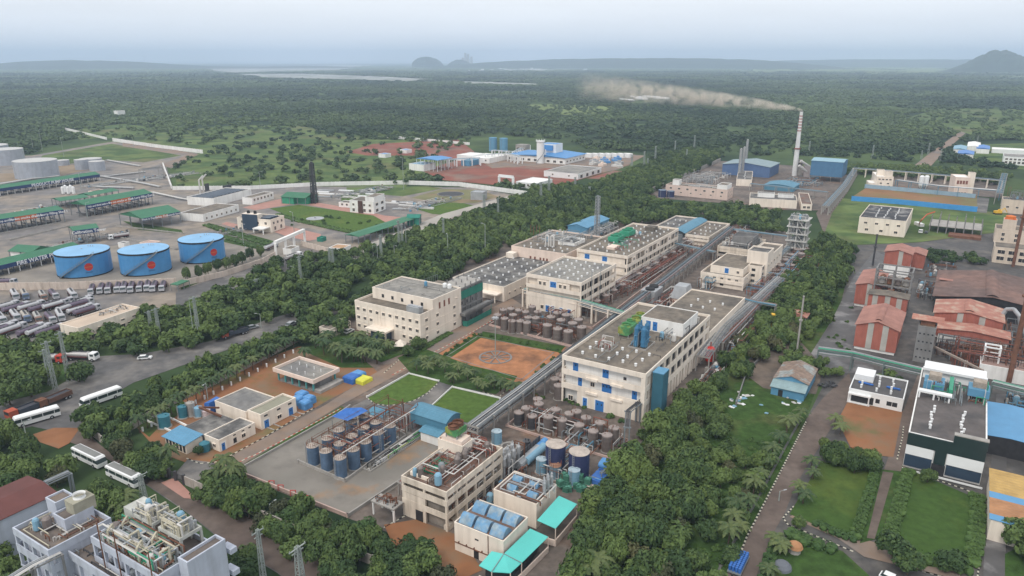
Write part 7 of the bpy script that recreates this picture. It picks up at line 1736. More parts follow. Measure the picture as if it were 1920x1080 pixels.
for i in range(40):
 x=q.uniform(1555,1585);y=q.uniform(735,748)
 if i>8:break
 t=thing('scrap_heap','dark piece of scrap metal dumped beside the blue shed','debris',G(x-20,y-20,0)+Vector((0,0,.2)),q.uniform(0,3),'scrap by the blue shed');m=MB();m.bar((-1,0,.2),(1.2,.3,.5),.25);m.box(-.5,.4,-.4,.5,0,.5);m.build('scrap',STEELD,t)
t=thing('drum_load','stack of bright blue drums on a parked flatbed at the bottom of the estate road','drums',G(1384,1063,0),rz_of(UA))
for i in range(10):
 for j in range(4):m=MB();m.cyl((i-4.5)*.62,(j-1.5)*.62,.9,1.9,.29,8);m.cyl((i-4.5)*.62,(j-1.5)*.62,1.35,1.42,.31,8);m.build('drum',TARP,t)
m=MB();m.box(-3.3,3.3,-1.3,1.3,.6,.88);m.build('flatbed',GREYM,t)
for s in(-2,2):
 for y in(-1.1,1.1):m=MB();m.tube((s,y-.15,.4),(s,y+.15,.4),.4,10);m.build('wheel',BLACK,t)
t=thing('thatched_kiosk','small brown domed hut by the lower garden hedge','hut',G(1489,1036,0));m=MB();m.lathe(0,0,[(1.6,1.4),(1.3,2.0),(.6,2.5),(.05,2.7)],12,True);m.build('roof',TERRA,t);m=MB();m.cyl(0,0,0,1.4,1.2,10);m.build('wall',CONCL,t)
t=thing('grey_dome','low smooth grey dome on the grass plot at the bottom','dome',G(1466,1066,0));m=MB();m.lathe(0,0,[(1.9,0),(1.75,.7),(1.2,1.3),(.5,1.6),(.05,1.65)],16);m.build('shell',mat('slate_dome',(.13,.14,.16),var=.15),t)
# ================================================================== BOTTOM-LEFT FACTORY
b=new_building('pale_blue_factory','pale blue-white factory roof crowded with pipes, reactors and frames','factory building',(312,1106),(100,1010),(412,1015),h=15,LY=24,LX=17)
p0=G(296,1080,15)
b.e.location=(p0.x,p0.y,0);b.p=Vector((p0.x,p0.y,0))
LX,LY,H=b.LX,b.LY,b.h
LX=(G(414,1022,15)-p0).dot(ax(UA)[0]);LY=(G(167,1007,15)-p0).dot(ax(UA)[1])
for ch in list(b.e.children_recursive):bpy.data.objects.remove(ch)
RB=mat('brownish_roof_deck',(.15,.125,.11),var=.25,scale=.3,col2=(.22,.16,.11),s2=.2,t2=(.5,.65))
open_block(b,0,LX*.98,0,LY,[0,H*.33,H*.66,H],ix=1.2,iy=.1,sp=1.2,cx=5,cy=3.2,wm=BLUEW,core=BLUEW,rm=RB,par=1.0)
block(b,LX*.35,LX+.5,-2.6,-.1,0,H+1.2,BLUEW,RB,.6,.3,'stair_wall')
for k in range(3):m=MB();m.box(LX+1,LX+2.3,-3.0,-.5,H*(.25+.3*k),H*(.25+.3*k)+1.0);m.build('balcony',BLUEW,b.e)
for i,(x0,x1,y0,y1)in enumerate(((LX*.55,LX*.95,LY*.1,LY*.42),(LX*.55,LX*.95,LY*.5,LY*.8))):
 m=MB();z=H+2.2;m.ring(x0,x1,y0,y1,z,z+.5,.3);m.box(x0,x1,y0,y1,z-.1,z)
 for x in(x0,x1-.4):
  for y in(y0,(y0+y1)/2,y1-.4):m.box(x,x+.4,y,y+.4,H-.9,z)
 m.build('roof_frame',mat('mossy_white',(.46,.46,.42),var=.2,streak=.5),b.e);clutter(b,x0,x1,y0,y1,z+.1,26,2.6,(PIPEW,GALV,mat('pale_yellow_pipe',(.47,.43,.33),var=.2),MATS['pale_yellow_pipe']),seed=200+i,r=(.08,.22),vessels=2)
for i in range(3):
 for k in range(4):
  m=MB();x,y=LX*(.08+.13*i),LY*(.12+.22*k);z=H-.9;m.path([(x,y,z),(x,y,z+2+(i+k)%2),(x+1.3,y+(.6 if k%2 else-.6),z+2.5+(i+k)%2),(x+1.3,y+(.6 if k%2 else-.6),z+.4)],.19,7);m.build('bent_duct',[GALV,MATS['pale_yellow_pipe']][(i+k)%2],b.e)
clutter(b,.5,LX*.55,.5,LY-.5,H-.9,150,2.6,(PIPEW,GALV,GREYM,MATS['pale_yellow_pipe'],GREENE,RUST),seed=203,r=(.06,.2),vessels=10)
m=MB();m.box(LX*.6,LX*.98,LY*.84,LY-.1,H-.5,H+2.4);m.build('stair_head',MATS['mossy_white'],b.e)
for i,s in enumerate((.05,.55,.8)):m=MB();m.bar((-.4,LY*s,0),(-.4,LY*s,H+4.5),.16);m.build('lightning_pole',RUST,b.e)
b=new_building('pale_blue_annex','lower pale blue-white building with a brown cluttered roof left of the big pipe-covered one','factory building',(90,1032),(32,985),(188,960),h=13)
LX,LY,H=b.LX,b.LY,b.h
open_block(b,0,LX,0,LY,[0,H*.3,H*.65,H],ix=1.2,iy=.1,sp=1.2,cx=5,cy=3.4,wm=BLUEW,core=BLUEW,rm=RB,par=1.0)
clutter(b,1,LX-1,1,LY-1,H-.9,24,1.2,(MATS['pale_yellow_pipe'],PIPEW,RUST),seed=210,vessels=6)
block(b,LX*.45,LX*.92,LY*.30,LY*.62,H-.9,H+1.8,BLUEW,RB,.5,.25,'penthouse_wall');block(b,LX*.55,LX*.85,LY*.7,LY*.98,H-.9,H+3,BLUEW,RB,.5,.25,'stair_wall')
t=roof_thing(b,'cooling_tower','mossy cream cooling tower with a round white fan ring on the annex roof','cooler',LX*.62,LY*.30,H+1.3);m=MB();m.box(0,4,0,3,0,2.6);m.build('casing',mat('mossy_cream',(.33,.31,.24),var=.25),t);m=MB();m.lathe(2,1.5,[(1.1,2.6),(1.0,3.0),(1.15,3.4)],16,False);m.build('fan_ring',WHITEP,t)
b2=new_building('pale_blue_wing','pale blue-white wing with an open brown roof between the annex and the big block','factory building',(250,1110),(112,1030),(200,985),h=11,LX=9)
open_block(b2,0,b2.LX,0,b2.LY,[0,5,11],ix=.5,iy=.1,sp=1,cx=5,cy=4,wm=BLUEW,core=BLUEW,rm=RB,par=1.2);clutter(b2,1,b2.LX-1,1,b2.LY-1,9.9,20,1.0,(PIPEW,GREYM,STEELD),seed=220,vessels=3)
rack('white and grey pipe bridge crossing the bottom left corner',[(-20,1110),(60,1060),(112,1035)],11.5,1.6,8,pipes=5,pm=(PIPEW,GALV,GREYM),sm=CONC)
b=new_building('maroon_roof_hall','hall with a plain maroon roof and pale blue walls at the left edge','hall',(-62,1004),None,(105,925),h=9,LY=12)
gable_roof(b,0,b.LX,0,b.LY,b.h,.8,'x',MAROON,.3,BLUEW);m=MB();m.box(.2,b.LX-.2,.2,b.LY-.2,0,b.h-.02);m.build('wall',BLUEW,b.e)
rack('grey steel truss walkway above the trees by the maroon roof',[(85,905),(130,885)],8,1.4,6,pipes=4,pm=(GALV,GREYM),sm=GREYM)
# ================================================================== VEHICLES
def wheels(t,xs,w=1.15,r=.5):
 for x in xs:
  for s in(-1,1):
   m=MB();m.tube((x,s*w-.15,r),(x,s*w+.15,r),r,12);o=m.build('wheel',BLACK,t);m=MB();m.tube((x,s*(w+.151)-.01,r),(x,s*(w+.151)+.01,r),r*.5,8);m.build('rim',GALV,o)
LIV={}
def make_bus(roofm,bodym=WHITEP,roofw=True):
 t=thing('bus','bus','bus',(0,0,0));L=5.6
 m=MB();m.loft([[(-L,-1.25,.45),(L,-1.25,.45),(L,1.25,.45),(-L,1.25,.45)],[(-L,-1.25,1.3),(L,-1.25,1.3),(L,1.25,1.3),(-L,1.25,1.3)]]);m.box(-L,L,-1.27,1.27,1.3,1.45);m.build('body',bodym,t)
 m=MB();m.loft([[(-L+.05,-1.2,1.45),(L-.05,-1.2,1.45),(L-.05,1.2,1.45),(-L+.05,1.2,1.45)],[(-L+.1,-1.15,2.45),(L-.5,-1.15,2.45),(L-.5,1.15,2.45),(-L+.1,1.15,2.45)]]);m.build('window',GLASSG,t)
 m=MB();m.loft([[(-L,-1.25,2.45),(L-.4,-1.25,2.45),(L-.4,1.25,2.45),(-L,1.25,2.45)],[(-L+.1,-1.2,2.9),(L-.7,-1.2,2.9),(L-.7,1.2,2.9),(-L+.1,1.2,2.9)],[(-L+.3,-.9,3.05),(L-1,-.9,3.05),(L-1,.9,3.05),(-L+.3,.9,3.05)]]);r=m.build('roof',bodym,t)
 m=MB();m.box(-L+.5,L-1.2,-.85,.85,3.051,3.09);m.build('roof_panel',roofm,t)
 for s in(-1,1):m=MB();m.box(L,L+.04,s*.9-.2,s*.9+.2,.8,1.05);m.build('headlight',LETTER,t)
 for x in(-4.2,-1.4,1.4,3.6):m=MB();m.box(x-.06,x+.06,-1.22,1.22,1.45,2.44);m.build('pillar',bodym,t)
 wheels(t,(-3.4,3.6));return t
def make_tanker(cabm,tankm,L=5.2):
 t=thing('tank_lorry','tank lorry','lorry',(0,0,0))
 m=MB();m.box(-L,L-.3,-.5,.5,.75,1.05);m.build('chassis',BLACK,t)
 m=MB();R=[]
 for x in(-L,-L+.15,L-2.6,L-2.45):
  s=.85 if x in(-L,L-2.45)else 1;R.append([(x,math.cos(a*math.pi/8)*1.15*s,1.95+math.sin(a*math.pi/8)*.9*s)for a in range(16)])
 m.loft(R);m.build('tank',tankm,t)
 m=MB();m.box(-L+.6,L-3.2,-.35,.35,2.84,2.93)
 for k in range(4):m.cyl(-L+1.4+k*(2*L-5)/4,0,2.85,3.08,.28,8)
 m.build('catwalk',STEELD,t)
 for s in(-1,1):m=MB();m.box(-L+.2,L-2.8,s*1.2-.04,s*1.2+.04,1.3,1.6);m.build('side_stripe',mat('dull_maroon',(.16,.05,.05)),t)
 m=MB();m.loft([[(L-2.2,-1.2,.6),(L,-1.2,.6),(L,1.2,.6),(L-2.2,1.2,.6)],[(L-2.2,-1.2,1.7),(L,-1.2,1.7),(L,1.2,1.7),(L-2.2,1.2,1.7)],[(L-2.2,-1.1,2.7),(L-.35,-1.1,2.7),(L-.35,1.1,2.7),(L-2.2,1.1,2.7)]]);c=m.build('cab',cabm,t)
 m=MB();m.face([(L+.02,-1.05,1.72),(L+.02,1.05,1.72),(L-.30,1.0,2.55),(L-.30,-1.0,2.55)]);m.build('windscreen',GLASSG,c)
 for s in(-1,1):m=MB();m.box(L-1.6,L-.5,s*1.17-.04,s*1.17+.04,1.75,2.4);m.build('side_window',GLASSG,c)
 for s in(-1,1):m=MB();m.box(L,L+.05,s*.85-.18,s*.85+.18,.8,1.0);m.build('headlight',LETTER,t)
 wheels(t,(-L+1,-L+2.2,L-1.1));return t
def make_truck(bodym,cabm):
 t=thing('cargo_lorry','lorry','lorry',(0,0,0));L=4.6
 m=MB();m.box(-L,L-2.4,-1.2,1.2,.9,1.1);m.box(-L,L-2.4,-1.2,-1.1,1.1,2.2);m.box(-L,L-2.4,1.1,1.2,1.1,2.2);m.box(-L,-L+.1,-1.1,1.1,1.1,2.2);m.box(L-2.5,L-2.4,-1.1,1.1,1.1,2.3);m.build('load_bed',bodym,t)
 m=MB();m.box(-L+.1,L-2.5,-1.09,1.09,1.1,1.9);m.build('load',mat('dark_load',(.06,.06,.07),var=.2),t)
 m=MB();m.box(L-2.2,L,-1.2,1.2,.7,2.6);c=m.build('cab',cabm,t);m=MB();m.box(L,L+.03,-1,1,1.6,2.4);m.build('windscreen',GLASSG,c)
 wheels(t,(-L+1,-L+2.1,L-1));return t
def make_car(body):
 t=thing('car','car','car',(0,0,0));m=MB();m.loft([[(-2.2,-.85,.35),(2.2,-.85,.35),(2.2,.85,.35),(-2.2,.85,.35)],[(-2.2,-.85,.85),(2.1,-.85,.8),(2.1,.85,.8),(-2.2,.85,.85)]]);m.loft([[(-1.5,-.72,1.35),(.4,-.72,1.35),(.4,.72,1.35),(-1.5,.72,1.35)],[(-1.4,-.68,1.42),(.3,-.68,1.42),(.3,.68,1.42),(-1.4,.68,1.42)]]);m.build('body',body,t)
 m=MB();m.loft([[(-2.0,-.8,.85),(1.2,-.8,.82),(1.2,.8,.82),(-2.0,.8,.85)],[(-1.5,-.71,1.35),(.4,-.71,1.35),(.4,.71,1.35),(-1.5,.71,1.35)]]);m.build('window',GLASSG,t);wheels(t,(-1.4,1.4),.75,.32);return t
def put(proto,rear,front,label,group=None,first={},scale=None,z=.14):
 a_,b_=G(*rear,0),G(*front,0);c=(a_+b_)/2;c.z=z;d=b_-a_;rz=math.atan2(d.y,d.x)
 if 'lorry' in label and not scale:c+=Vector((U(-.35,.35),U(-.6,.6),0));rz+=U(-.05,.05);scale=U(.93,1.05)
 if 'depot' in label or 'lorry park' in label:c.z=.36
 if proto.name in first:t=copy_tree(proto,c,rz,label,group)
 else:
  first[proto.name]=1;t=proto;t.location=c;t.rotation_euler=(0,0,rz);tag(t,label,None,group)
 if scale:t.scale=(scale,)*3
 return t
gb='buses on the public road'
busW=make_bus(WHITEP);busG=make_bus(mat('grey_bus_roof',(.2,.2,.19)))
put(busW,(97,783),(42,799),'white bus with a clean white roof heading left past the junction',gb,scale=1.0)
put(busG,(147,856),(192,878),'white bus on the lower road nearest the orange soil patch',gb)
put(busG,(209,890),(262,915),'white bus with a dark grey roof nearest the works gate',gb)
put(busW,(221,743),(160,765),'white long bus half hidden by the roadside trees above the junction',gb)
tkS=make_tanker(WHITEP,mat('silver_lorry_tank',(.42,.40,.39),rough=.4,metal=.3,var=.1));tkR=make_tanker(mat('red_cab',(.45,.06,.04)),MATS['silver_lorry_tank']);tkB=make_tanker(mat('grey_white_cab',(.4,.4,.42)),mat('maroon_grey_tank',(.15,.12,.16),var=.1));tkD=make_tanker(MATS['grey_white_cab'],mat('white_grey_tank',(.45,.45,.46),var=.1))
put(tkS,(130,675),(181,677),'silver tank lorry with a white cab waiting at the junction');put(tkR,(72,676),(118,680),'tank lorry with a red cab ahead of the trees at the junction')
TR1=make_truck(mat('brown_bed',(.13,.07,.05)),RUST);TR2=make_truck(mat('dark_bed',(.05,.06,.08)),mat('orange_red_cab',(.4,.09,.05)))
put(TR1,(122,748),(84,764),'brown cargo lorry with a dark load above the white bus',scale=1.05);put(TR2,(72,768),(29,785),'dark covered cargo lorry with an orange cab at the left',scale=1.1);put(TR2,(456,626),(424,634),'dark blue lorry with a red cab on the upper road',scale=1.05);put(TR1,(0,705),(-30,712),'red-brown lorry cut by the left edge')
cW=make_car(WHITEP);cG=make_car(GALV);cB=make_car(STEELD)
put(cW,(259,675),(285,673),'white car parked on the upper road verge');put(cG,(465,618),(481,614),'silver car on the upper road ahead of the blue lorry');put(cW,(356,649),(369,644),'white car under the trees by the upper road');put(cG,(540,615),(553,607),'grey van parked by the big pale tree',scale=1.2);put(cW,(648,627),(661,621),'white car by the low house left of the office block');put(cB,(1735,441),(1737,434),'dark parked car below the crane boom');put(cW,(1725,441),(1727,432),'white van beside the vented roof block',scale=1.3);put(cW,(1664,1088),(1680,1095),'white car at the bottom of the garden lane');put(cG,(984,726),(992,722),'silver car at the corner of the orange garden')
t=put(tkS,(541,490),(560,484),'small silver tank lorry leaving the depot gate');put(tkD,(500,471),(517,464),'white tank lorry under the depot gate')
tkE=make_tanker(mat('blue_cab',(.12,.16,.24)),mat('cream_tank',(.40,.37,.33),var=.15));tkF=make_tanker(mat('orange_brown_cab',(.24,.15,.12)),mat('dusty_white_tank',(.38,.37,.35),var=.2));tks=[tkD,tkB,tkE,tkD,tkF]
gl='tank lorries in the lorry park'
n=0
for i in range(10):
 x=172+i*14.6-(i>5)*0;put(tkB,(x+6,541-i*.6),(x,557-i*.8),'maroon grey tank lorry parked along the depot wall','ten lorries along the wall')
for x,y,dx,dy in((25,548,10,18),(44,550,9,13),(74,552,12,14),(96,550,10,12),(133,547,10,15),(22,590,12,14),(43,593,9,12),(67,594,10,13),(90,594,12,13),(110,588,10,15),(2,595,8,12)):
 put(tks[(n*7)%5],(x,y+3),(x+dx,y+3+dy),'tank lorry facing the camera in the lorry park',gl);n+=1
for x0,y0,x1,y1 in((-2,586,30,577),(18,588,50,579),(40,587,76,577),(64,588,96,578),(88,584,118,575),(100,578,130,571),(112,590,150,577),(134,582,165,573),(136,592,168,582),(142,596,186,583),(150,574,160,570)):
 put([tkB,tkD][n%2],(x0,y0),(x1,y1),'side-on tank lorry in the lorry park middle','side-on lorries in the middle rows');n+=1
for x0,y0,x1,y1 in((-8,631,18,622),(8,632,42,620),(44,633,76,620),(58,634,90,621),(76,634,112,622),(0,622,12,619)):
 put([tkB,tkD][n%2],(x0,y0),(x1,y1),'side-on tank lorry nearest the lorry park trees','side-on lorries nearest the trees');n+=1
put(tkS,(236,446),(208,450),'silver tank lorry standing behind the calibration tower');put(tkB,(-10,536),(24,536),'maroon tank lorry inside the depot wall at the left edge')
put(tkS,(-8,1085),(10,1070),'tank lorry')if False else None
for i in range(4):
 t=thing('bus_shelter','green roofed shelter on thin posts at the corner of the lorry park','shelter',G(335,548,0),rz_of(DA));m=MB();m.box(0,7,0,4,3,3.3);m.build('roof',GREENR,t);m=MB();[m.box(x,x+.2,y,y+.2,0,3)for x in(0,3.4,6.8)for y in(0,3.8)];m.build('post',GREYM,t);break
 # ================================================================== POLES AND MASTS
for x,yb_,yt,lb in((300,636,578,1),(284,620,583,1),(374,640,556,1),(483,553,523,1),(565,535,480,1),(620,510,465,1),(626,512,468,1),(104,730,640,1),(95,722,655,1),(130,716,622,1),(715,485,440,1),(716,490,443,1),(749,470,413,1),(755,470,420,1),(832,452,410,1),(908,400,365,1),(934,412,372,1),(1014,381,341,1),(1029,372,330,1),(1078,360,332,1),(1105,368,350,1),(1184,322,291,1),(1207,319,284,1),(1228,306,274,1),(1214,313,297,1),(1265,289,264,1),(1301,284,254,1),(1287,300,280,1),(1516,290,265,1),(1635,298,272,1),(1762,302,280,1),(1727,298,282,1),(1740,290,268,1),(1832,268,255,1)):
 mast(x,yb_,yt,'pale lattice power line mast rising from the tree belt',w0=1.15 if yb_>400 else 1.7)
for i,(x,yb_,yt,w)in enumerate(((497,1110,993,1.0),(566,1110,1025,1.5),(272,945,890,1.3),(1055,60,60,0))):
 if not w:continue
 mast(x,yb_,yt,['concrete-coloured lattice mast beside the road at the bottom','pale lattice mast nearest the bottom edge by the road','pale mast with crossed arms by the bus near the gate'][i],None,w0=w)
lp=[(365,640,559),(490,615,588),(757,356,295),(762,470,425),(910,482,420),(1009,400,388),(120,295,258),(63,282,255),(80,284,243),(251,278,258),(165,410,380),(153,358,325),(552,438,398),(462,492,465),(457,460,420),(488,347,322),(840,480,440),(53,835,790),(8,930,862),(390,750,718),(508,968,945),(1460,940,921),(552,520,500),(709,500,455),(740,490,460),(700,480,460),(1105,830,800)]
for x,yb_,yt in lp:lamp_post(x,yb_,yt,'slim pale street lamp with a single arm','street lamps',thick=1.3 if yb_<500 else 1)
# ================================================================== TREES
NT=[0]
def belt(poly,sp,r0,r1,hs,label,group,n_ind,pool=None,name='broadleaf_tree',stuff=None,jit=.45,seed=0,zt=2.4,hole=()):
 """trees on a jittered grid inside a traced outline; the nearest n_ind as things, the others returned for the mass"""
 W_=[tuple(G(x,y,zt)[:2])for x,y in poly];q=random.Random(seed+len(poly)*7);xs_=[p[0]for p in W_];ys_=[p[1]for p in W_]
 pts=[]
 nx=int((max(xs_)-min(xs_))/sp)+1;ny=int((max(ys_)-min(ys_))/(sp*.87))+1
 for j in range(ny+1):
  for i in range(nx+1):
   x=min(xs_)+(i+.5*(j%2))*sp+q.uniform(-jit,jit)*sp;y=min(ys_)+j*sp*.87+q.uniform(-jit,jit)*sp;pts.append((x,y))
 A_=np.array(pts);ok=inpoly(W_,A_[:,0],A_[:,1])
 for h in hole:ok&=~inpoly([tuple(G(x,y,zt)[:2])for x,y in h],A_[:,0],A_[:,1])
 pts=[pts[i]for i in np.nonzero(ok)[0]];pts.sort(key=lambda p:p[0]**2+p[1]**2)
 for k,(x,y)in enumerate(pts):
  r=q.uniform(r0,r1)
  if k<n_ind and NT[0]<298:
   NT[0]+=1;tree_at((x,y,0),r,hs*q.uniform(.85,1.2),label,group,name,'tree',pool if pool else(TREESY if q.random()<.22 else TREES))
  else:MASS.append((x,y,r,r*hs*q.uniform(.85,1.2),q.random()))
MASS=[]
belt([(1050,1130),(1080,1020),(1116,936),(1162,856),(1226,800),(1260,795),(1300,850),(1318,900),(1300,960),(1290,1100)],4.7,3.0,4.5,1.3,'dark tree in the belt beside the turquoise canopies','dense belt beside the turquoise canopies',70,seed=1)
belt([(1225,800),(1290,735),(1335,700),(1372,700),(1350,745),(1360,800),(1300,850)],4.4,2.6,3.8,1.3,'tree between the blue doored block and the clearing','belt beside the block with blue doors',36,seed=2)
belt([(1345,690),(1385,640),(1440,575),(1475,510),(1545,440),(1600,465),(1585,520),(1545,600),(1500,640),(1440,660),(1400,700)],5.2,2.6,3.8,1.35,'tree in the narrow belt beside the wet road','narrow belt beside the wet road',34,seed=3)
belt([(1360,800),(1400,835),(1440,860),(1450,880),(1400,985),(1340,1100),(1240,1100),(1250,960),(1290,900),(1300,850)],5.4,2.1,3.4,1.15,'loose round fruit tree in the orchard grass','orchard trees on the grass',40,seed=4,hole=([(1350,960),(1385,975),(1350,1080),(1300,1080)],))
belt([(352,898),(420,882),(455,892),(560,950),(650,985),(740,1012),(850,1058),(880,1110),(640,1110),(560,1040),(475,975),(380,935)],4.3,2.6,3.7,1.2,'bushy roadside tree below the concrete tank slab','roadside row below the tank slab',62,seed=5)
belt([(412,1030),(470,1035),(560,1090),(600,1120),(420,1140)],5,2.4,3.4,1.15,'dark tree beside the pale blue factory','trees at the bottom edge',10,seed=6)
belt([(150,806),(215,785),(240,795),(320,860),(322,885),(262,890),(205,850)],5,2.6,3.8,1.25,'full green tree in the clump above the buses','clump at the works corner',18,seed=7)
belt([(-60,770),(20,800),(60,835),(70,850),(92,868),(160,905),(228,945),(245,960),(240,985),(190,960),(130,905),(80,900),(20,920),(-60,930)],5,2.5,3.9,1.25,'full green tree in the clump beside the maroon roof','clump beside the maroon roof',34,seed=8)
belt([(-60,960),(25,985),(40,1010),(60,1110),(-60,1110)],5,2.6,3.6,1.3,'dark tree at the bottom left corner beside the pale blue annex','trees at the bottom left corner',0,seed=9)
belt([(125,800),(230,748),(330,705),(480,645),(560,618),(570,628),(500,660),(410,705),(330,742),(240,790),(165,812)],4.6,2.5,3.5,1.5,'bushy tree in the long row inside the compound wall along the upper road','row inside the compound wall',0,seed=10)
belt([(-60,650),(120,638),(170,628),(265,592),(345,575),(420,545),(500,500),(560,480),(640,475),(660,485),(700,500),(640,555),(560,580),(500,596),(430,622),(395,636),(270,656),(130,664),(30,672),(20,692),(90,700),(60,730),(-60,700)],6.3,3.2,4.8,1.1,'tree','x',0,seed=11)
belt([(560,588),(640,560),(740,530),(845,505),(835,520),(760,530),(700,560),(660,600),(640,620),(560,640)],6.3,3.0,4.6,1.15,'tree','x',0,seed=12)
belt([(700,500),(640,470),(660,475),(760,440),(860,410),(955,375),(1030,350),(1100,350),(1180,320),(1290,278),(1350,282),(1345,300),(1210,366),(1250,382),(1400,388),(1460,400),(1475,440),(1370,420),(1270,404),(1180,418),(1078,432),(985,453),(936,463),(892,492),(832,520),(742,538),(700,535)],6.4,3.2,4.8,1.15,'tree','x',0,seed=13,hole=([(640,475),(730,492),(720,500),(640,490)],))
belt([(1160,845),(1225,790),(1240,800),(1170,860)],5,1.5,2.3,1.2,'tree','x',0,seed=30)
belt([(1440,640),(1480,610),(1500,660),(1560,680),(1560,700),(1470,690)],5.5,2.2,3.2,1.2,'tree','x',0,seed=14,hole=([(1470,610),(1520,600),(1525,650),(1480,650)],))
belt([(1560,690),(1660,690),(1730,715),(1720,722),(1600,700)],5,1.8,2.6,1.1,'tree','x',0,seed=15)
belt([(1735,470),(1840,480),(1850,490),(1740,485)],6,3.0,4.0,1.0,'tree','x',0,seed=16)
belt([(1590,335),(1600,322),(1760,335),(1880,345),(1900,330),(1780,318),(1620,310),(1590,316)],8,3.5,5,1.1,'tree','x',0,seed=17)
belt([(1530,850),(1550,820),(1590,835),(1640,845),(1662,870),(1655,886),(1620,888),(1560,868)],3.4,2.0,2.8,1.35,'dark round tree in the clump above the left lawn','tight clump above the left lawn',24,seed=18)
belt([(1975,560),(2400,540),(2500,1150),(2040,1150)],7,3,4.6,1.1,'tree','x',0,seed=33)
belt([(690,250),(860,255),(860,262),(700,256)],14,4,6,1,'tree','x',0,seed=19)
for x,y,r,lb in((597,618,5.0,'large pale green tree beside the upper road left of the office block'),(1672,1052,4.2,'large dark round tree at the bottom between the two lawns'),(1700,1078,3.4,'smaller round tree at the bottom edge right of the large one'),(1905,1030,4.6,'dark tree at the right edge below the striped roof'),(1940,1060,4,'tree cut by the right edge'),(1738,905,2.4,'round bush at the corner of the glass fronted block'),(1498,990,1.9,'round bush at the near corner of the left lawn'),(372,854,1.7,'small round tree before the sloping blue roof'),(150,716,4.6,'round tree on the verge at the junction'),(60,745,5.5,'big spreading tree left of the junction'),(90,720,4.5,'second spreading tree left of the junction'),(40,715,5,'dark tree at the left side of the junction verge'),(785,655,3.2,'dark tree beside the parasol before the office block'),(765,668,2.6,'small dark tree behind the cream parasol'),(1780,1070,3,'bushy tree at the lower corner of the right lawn'),(20,760,5,'tree above the junction at the left edge')):
 NT[0]+=1;tree_at(G(x,y,0),r,1.15,lb,None,pool=TREESY if 'pale' in lb else None)
for i,(x,y)in enumerate(((352,525),(372,522),(391,517),(409,511),(425,506),(440,501),(455,495),(469,488),(490,483))):
 NT[0]+=1;t=tree_at(G(x,y,0),2.6,2.0,'conical dark tree beside the farthest blue fuel tank','row of conical trees')
print('individual trees',NT[0],'mass',len(MASS))
def palms(pts,s0,s1,label,group,hs=1.0):
 for x,y in pts:palm_at(G(x,y,0),U(s0,s1),label,group,U(.9,1.15)*hs)
q=random.Random(3)
palms([(570+q.uniform(0,160),655+q.uniform(-10,28))for _ in range(34)],.95,1.25,'coconut palm in the grove by the office block','palm grove by the office block',.8)
palms([(785+i*9.5+q.uniform(-4,4),690+i*2.6+q.uniform(-12,12))for i in range(22)],.8,1.1,'palm between the round-cornered lawn and the orange garden','palms by the orange garden',.7)
palms([(262+i*15.2,812-i*8.4)for i in range(20)],.8,1.0,'slim palm along the compound wall','palm row along the wall',1.0)
palms([(1372,990),(1385,1010),(1365,1020),(1400,965),(1412,930),(1425,905),(1440,880),(1380,965)],.85,1.15,'yellowish coconut palm left of the estate road','palms left of the estate road',.75)
palms([(1447,860),(1460,835),(1475,812),(1488,800),(1500,790)],.9,1.15,'palm in the upper row left of the estate road','upper palms left of the road',.7)
palms([(1520,880),(1524,900),(1497,930),(1505,945),(1452,1028),(1462,1040),(1440,1085),(1565,800),(1575,815)],.85,1.1,'palm beside the left lawn and estate road','palms right of the estate road',.65)
palms([(423,905),(440,912),(412,915),(322,878)],1.1,1.3,'palm among the trees by the works gate','palms by the gate',.9)
palms([(240,960),(232,972),(1120,1085),(1105,1095)],1.1,1.3,'palm at the bottom among broadleaf trees','palms at the bottom',.8)
for i in range(18):
 t=thing('marker_post','white-topped marker post along the compound wall palms','post',G(268+i*16.6,806-i*8.6+3,0),0,'white posts under the palm row');m=MB();m.cyl(0,0,0,1.3,.28,8);m.build('post',WHITEP,t)
hedge('long wide hedge along the right side of the left lawn',[(1640,890),(1632,920),(1622,950),(1612,985),(1603,1010)],2.0,1.7)
hedge('low hedge at the foot of the left lawn',[(1530,985),(1560,1000),(1600,1015)],2.0,1.3)
hedge('long hedge left of the right lawn',[(1702,888),(1690,930),(1678,975),(1665,1015)],2.6,1.6)
hedge('long hedge right of the right lawn',[(1832,935),(1832,970),(1830,1010),(1822,1060)],2.8,1.6)
hedge('hedge at the foot of the right lawn',[(1690,1040),(1740,1055),(1815,1075)],2.4,1.6)
hedge('thick hedge beside the brown domed hut',[(1482,1005),(1510,1018),(1558,1035)],3.0,1.8)
hedge('hedge along the lower left side of the grass plot',[(1455,1020),(1443,1050),(1434,1090)],2.2,1.6)
hedge('clipped hedge before the depot lawn',[(340,540),(400,520),(430,512)],3,1.2)if False else None
hedge('dark low hedge along the near side of the office block',[(792,656),(842,626)],2.2,.9)
hedge('low hedge round the depot lawn',[(522,404),(560,416),(670,440),(745,433)],3.5,1.6,dens=6,ls=.6)
hedge('long clipped hedge strip beside the depot office lane',[(388,424),(450,444),(500,460)],4,1.8,dens=6,ls=.6)
hedge('second hedge strip nearer the farthest blue tank',[(420,446),(455,457),(490,466)],4,1.8,dens=6,ls=.6)
kerb([(1357,1120),(1400,1008),(1456,900),(1512,790)],st=.7,w=.35,h=.25)
kerb([(1488,950),(1468,972),(1478,985),(1530,1006),(1600,1035)],st=.7);kerb([(1828,1120),(1838,1040),(1846,950),(1850,935),(1800,915),(1755,900)],st=.7);kerb([(1700,1064),(1780,1085),(1810,1095)],st=.7)
kerb([(1682,862),(1692,820),(1694,800)]);kerb([(1395,1120),(1440,1062)],st=.7)
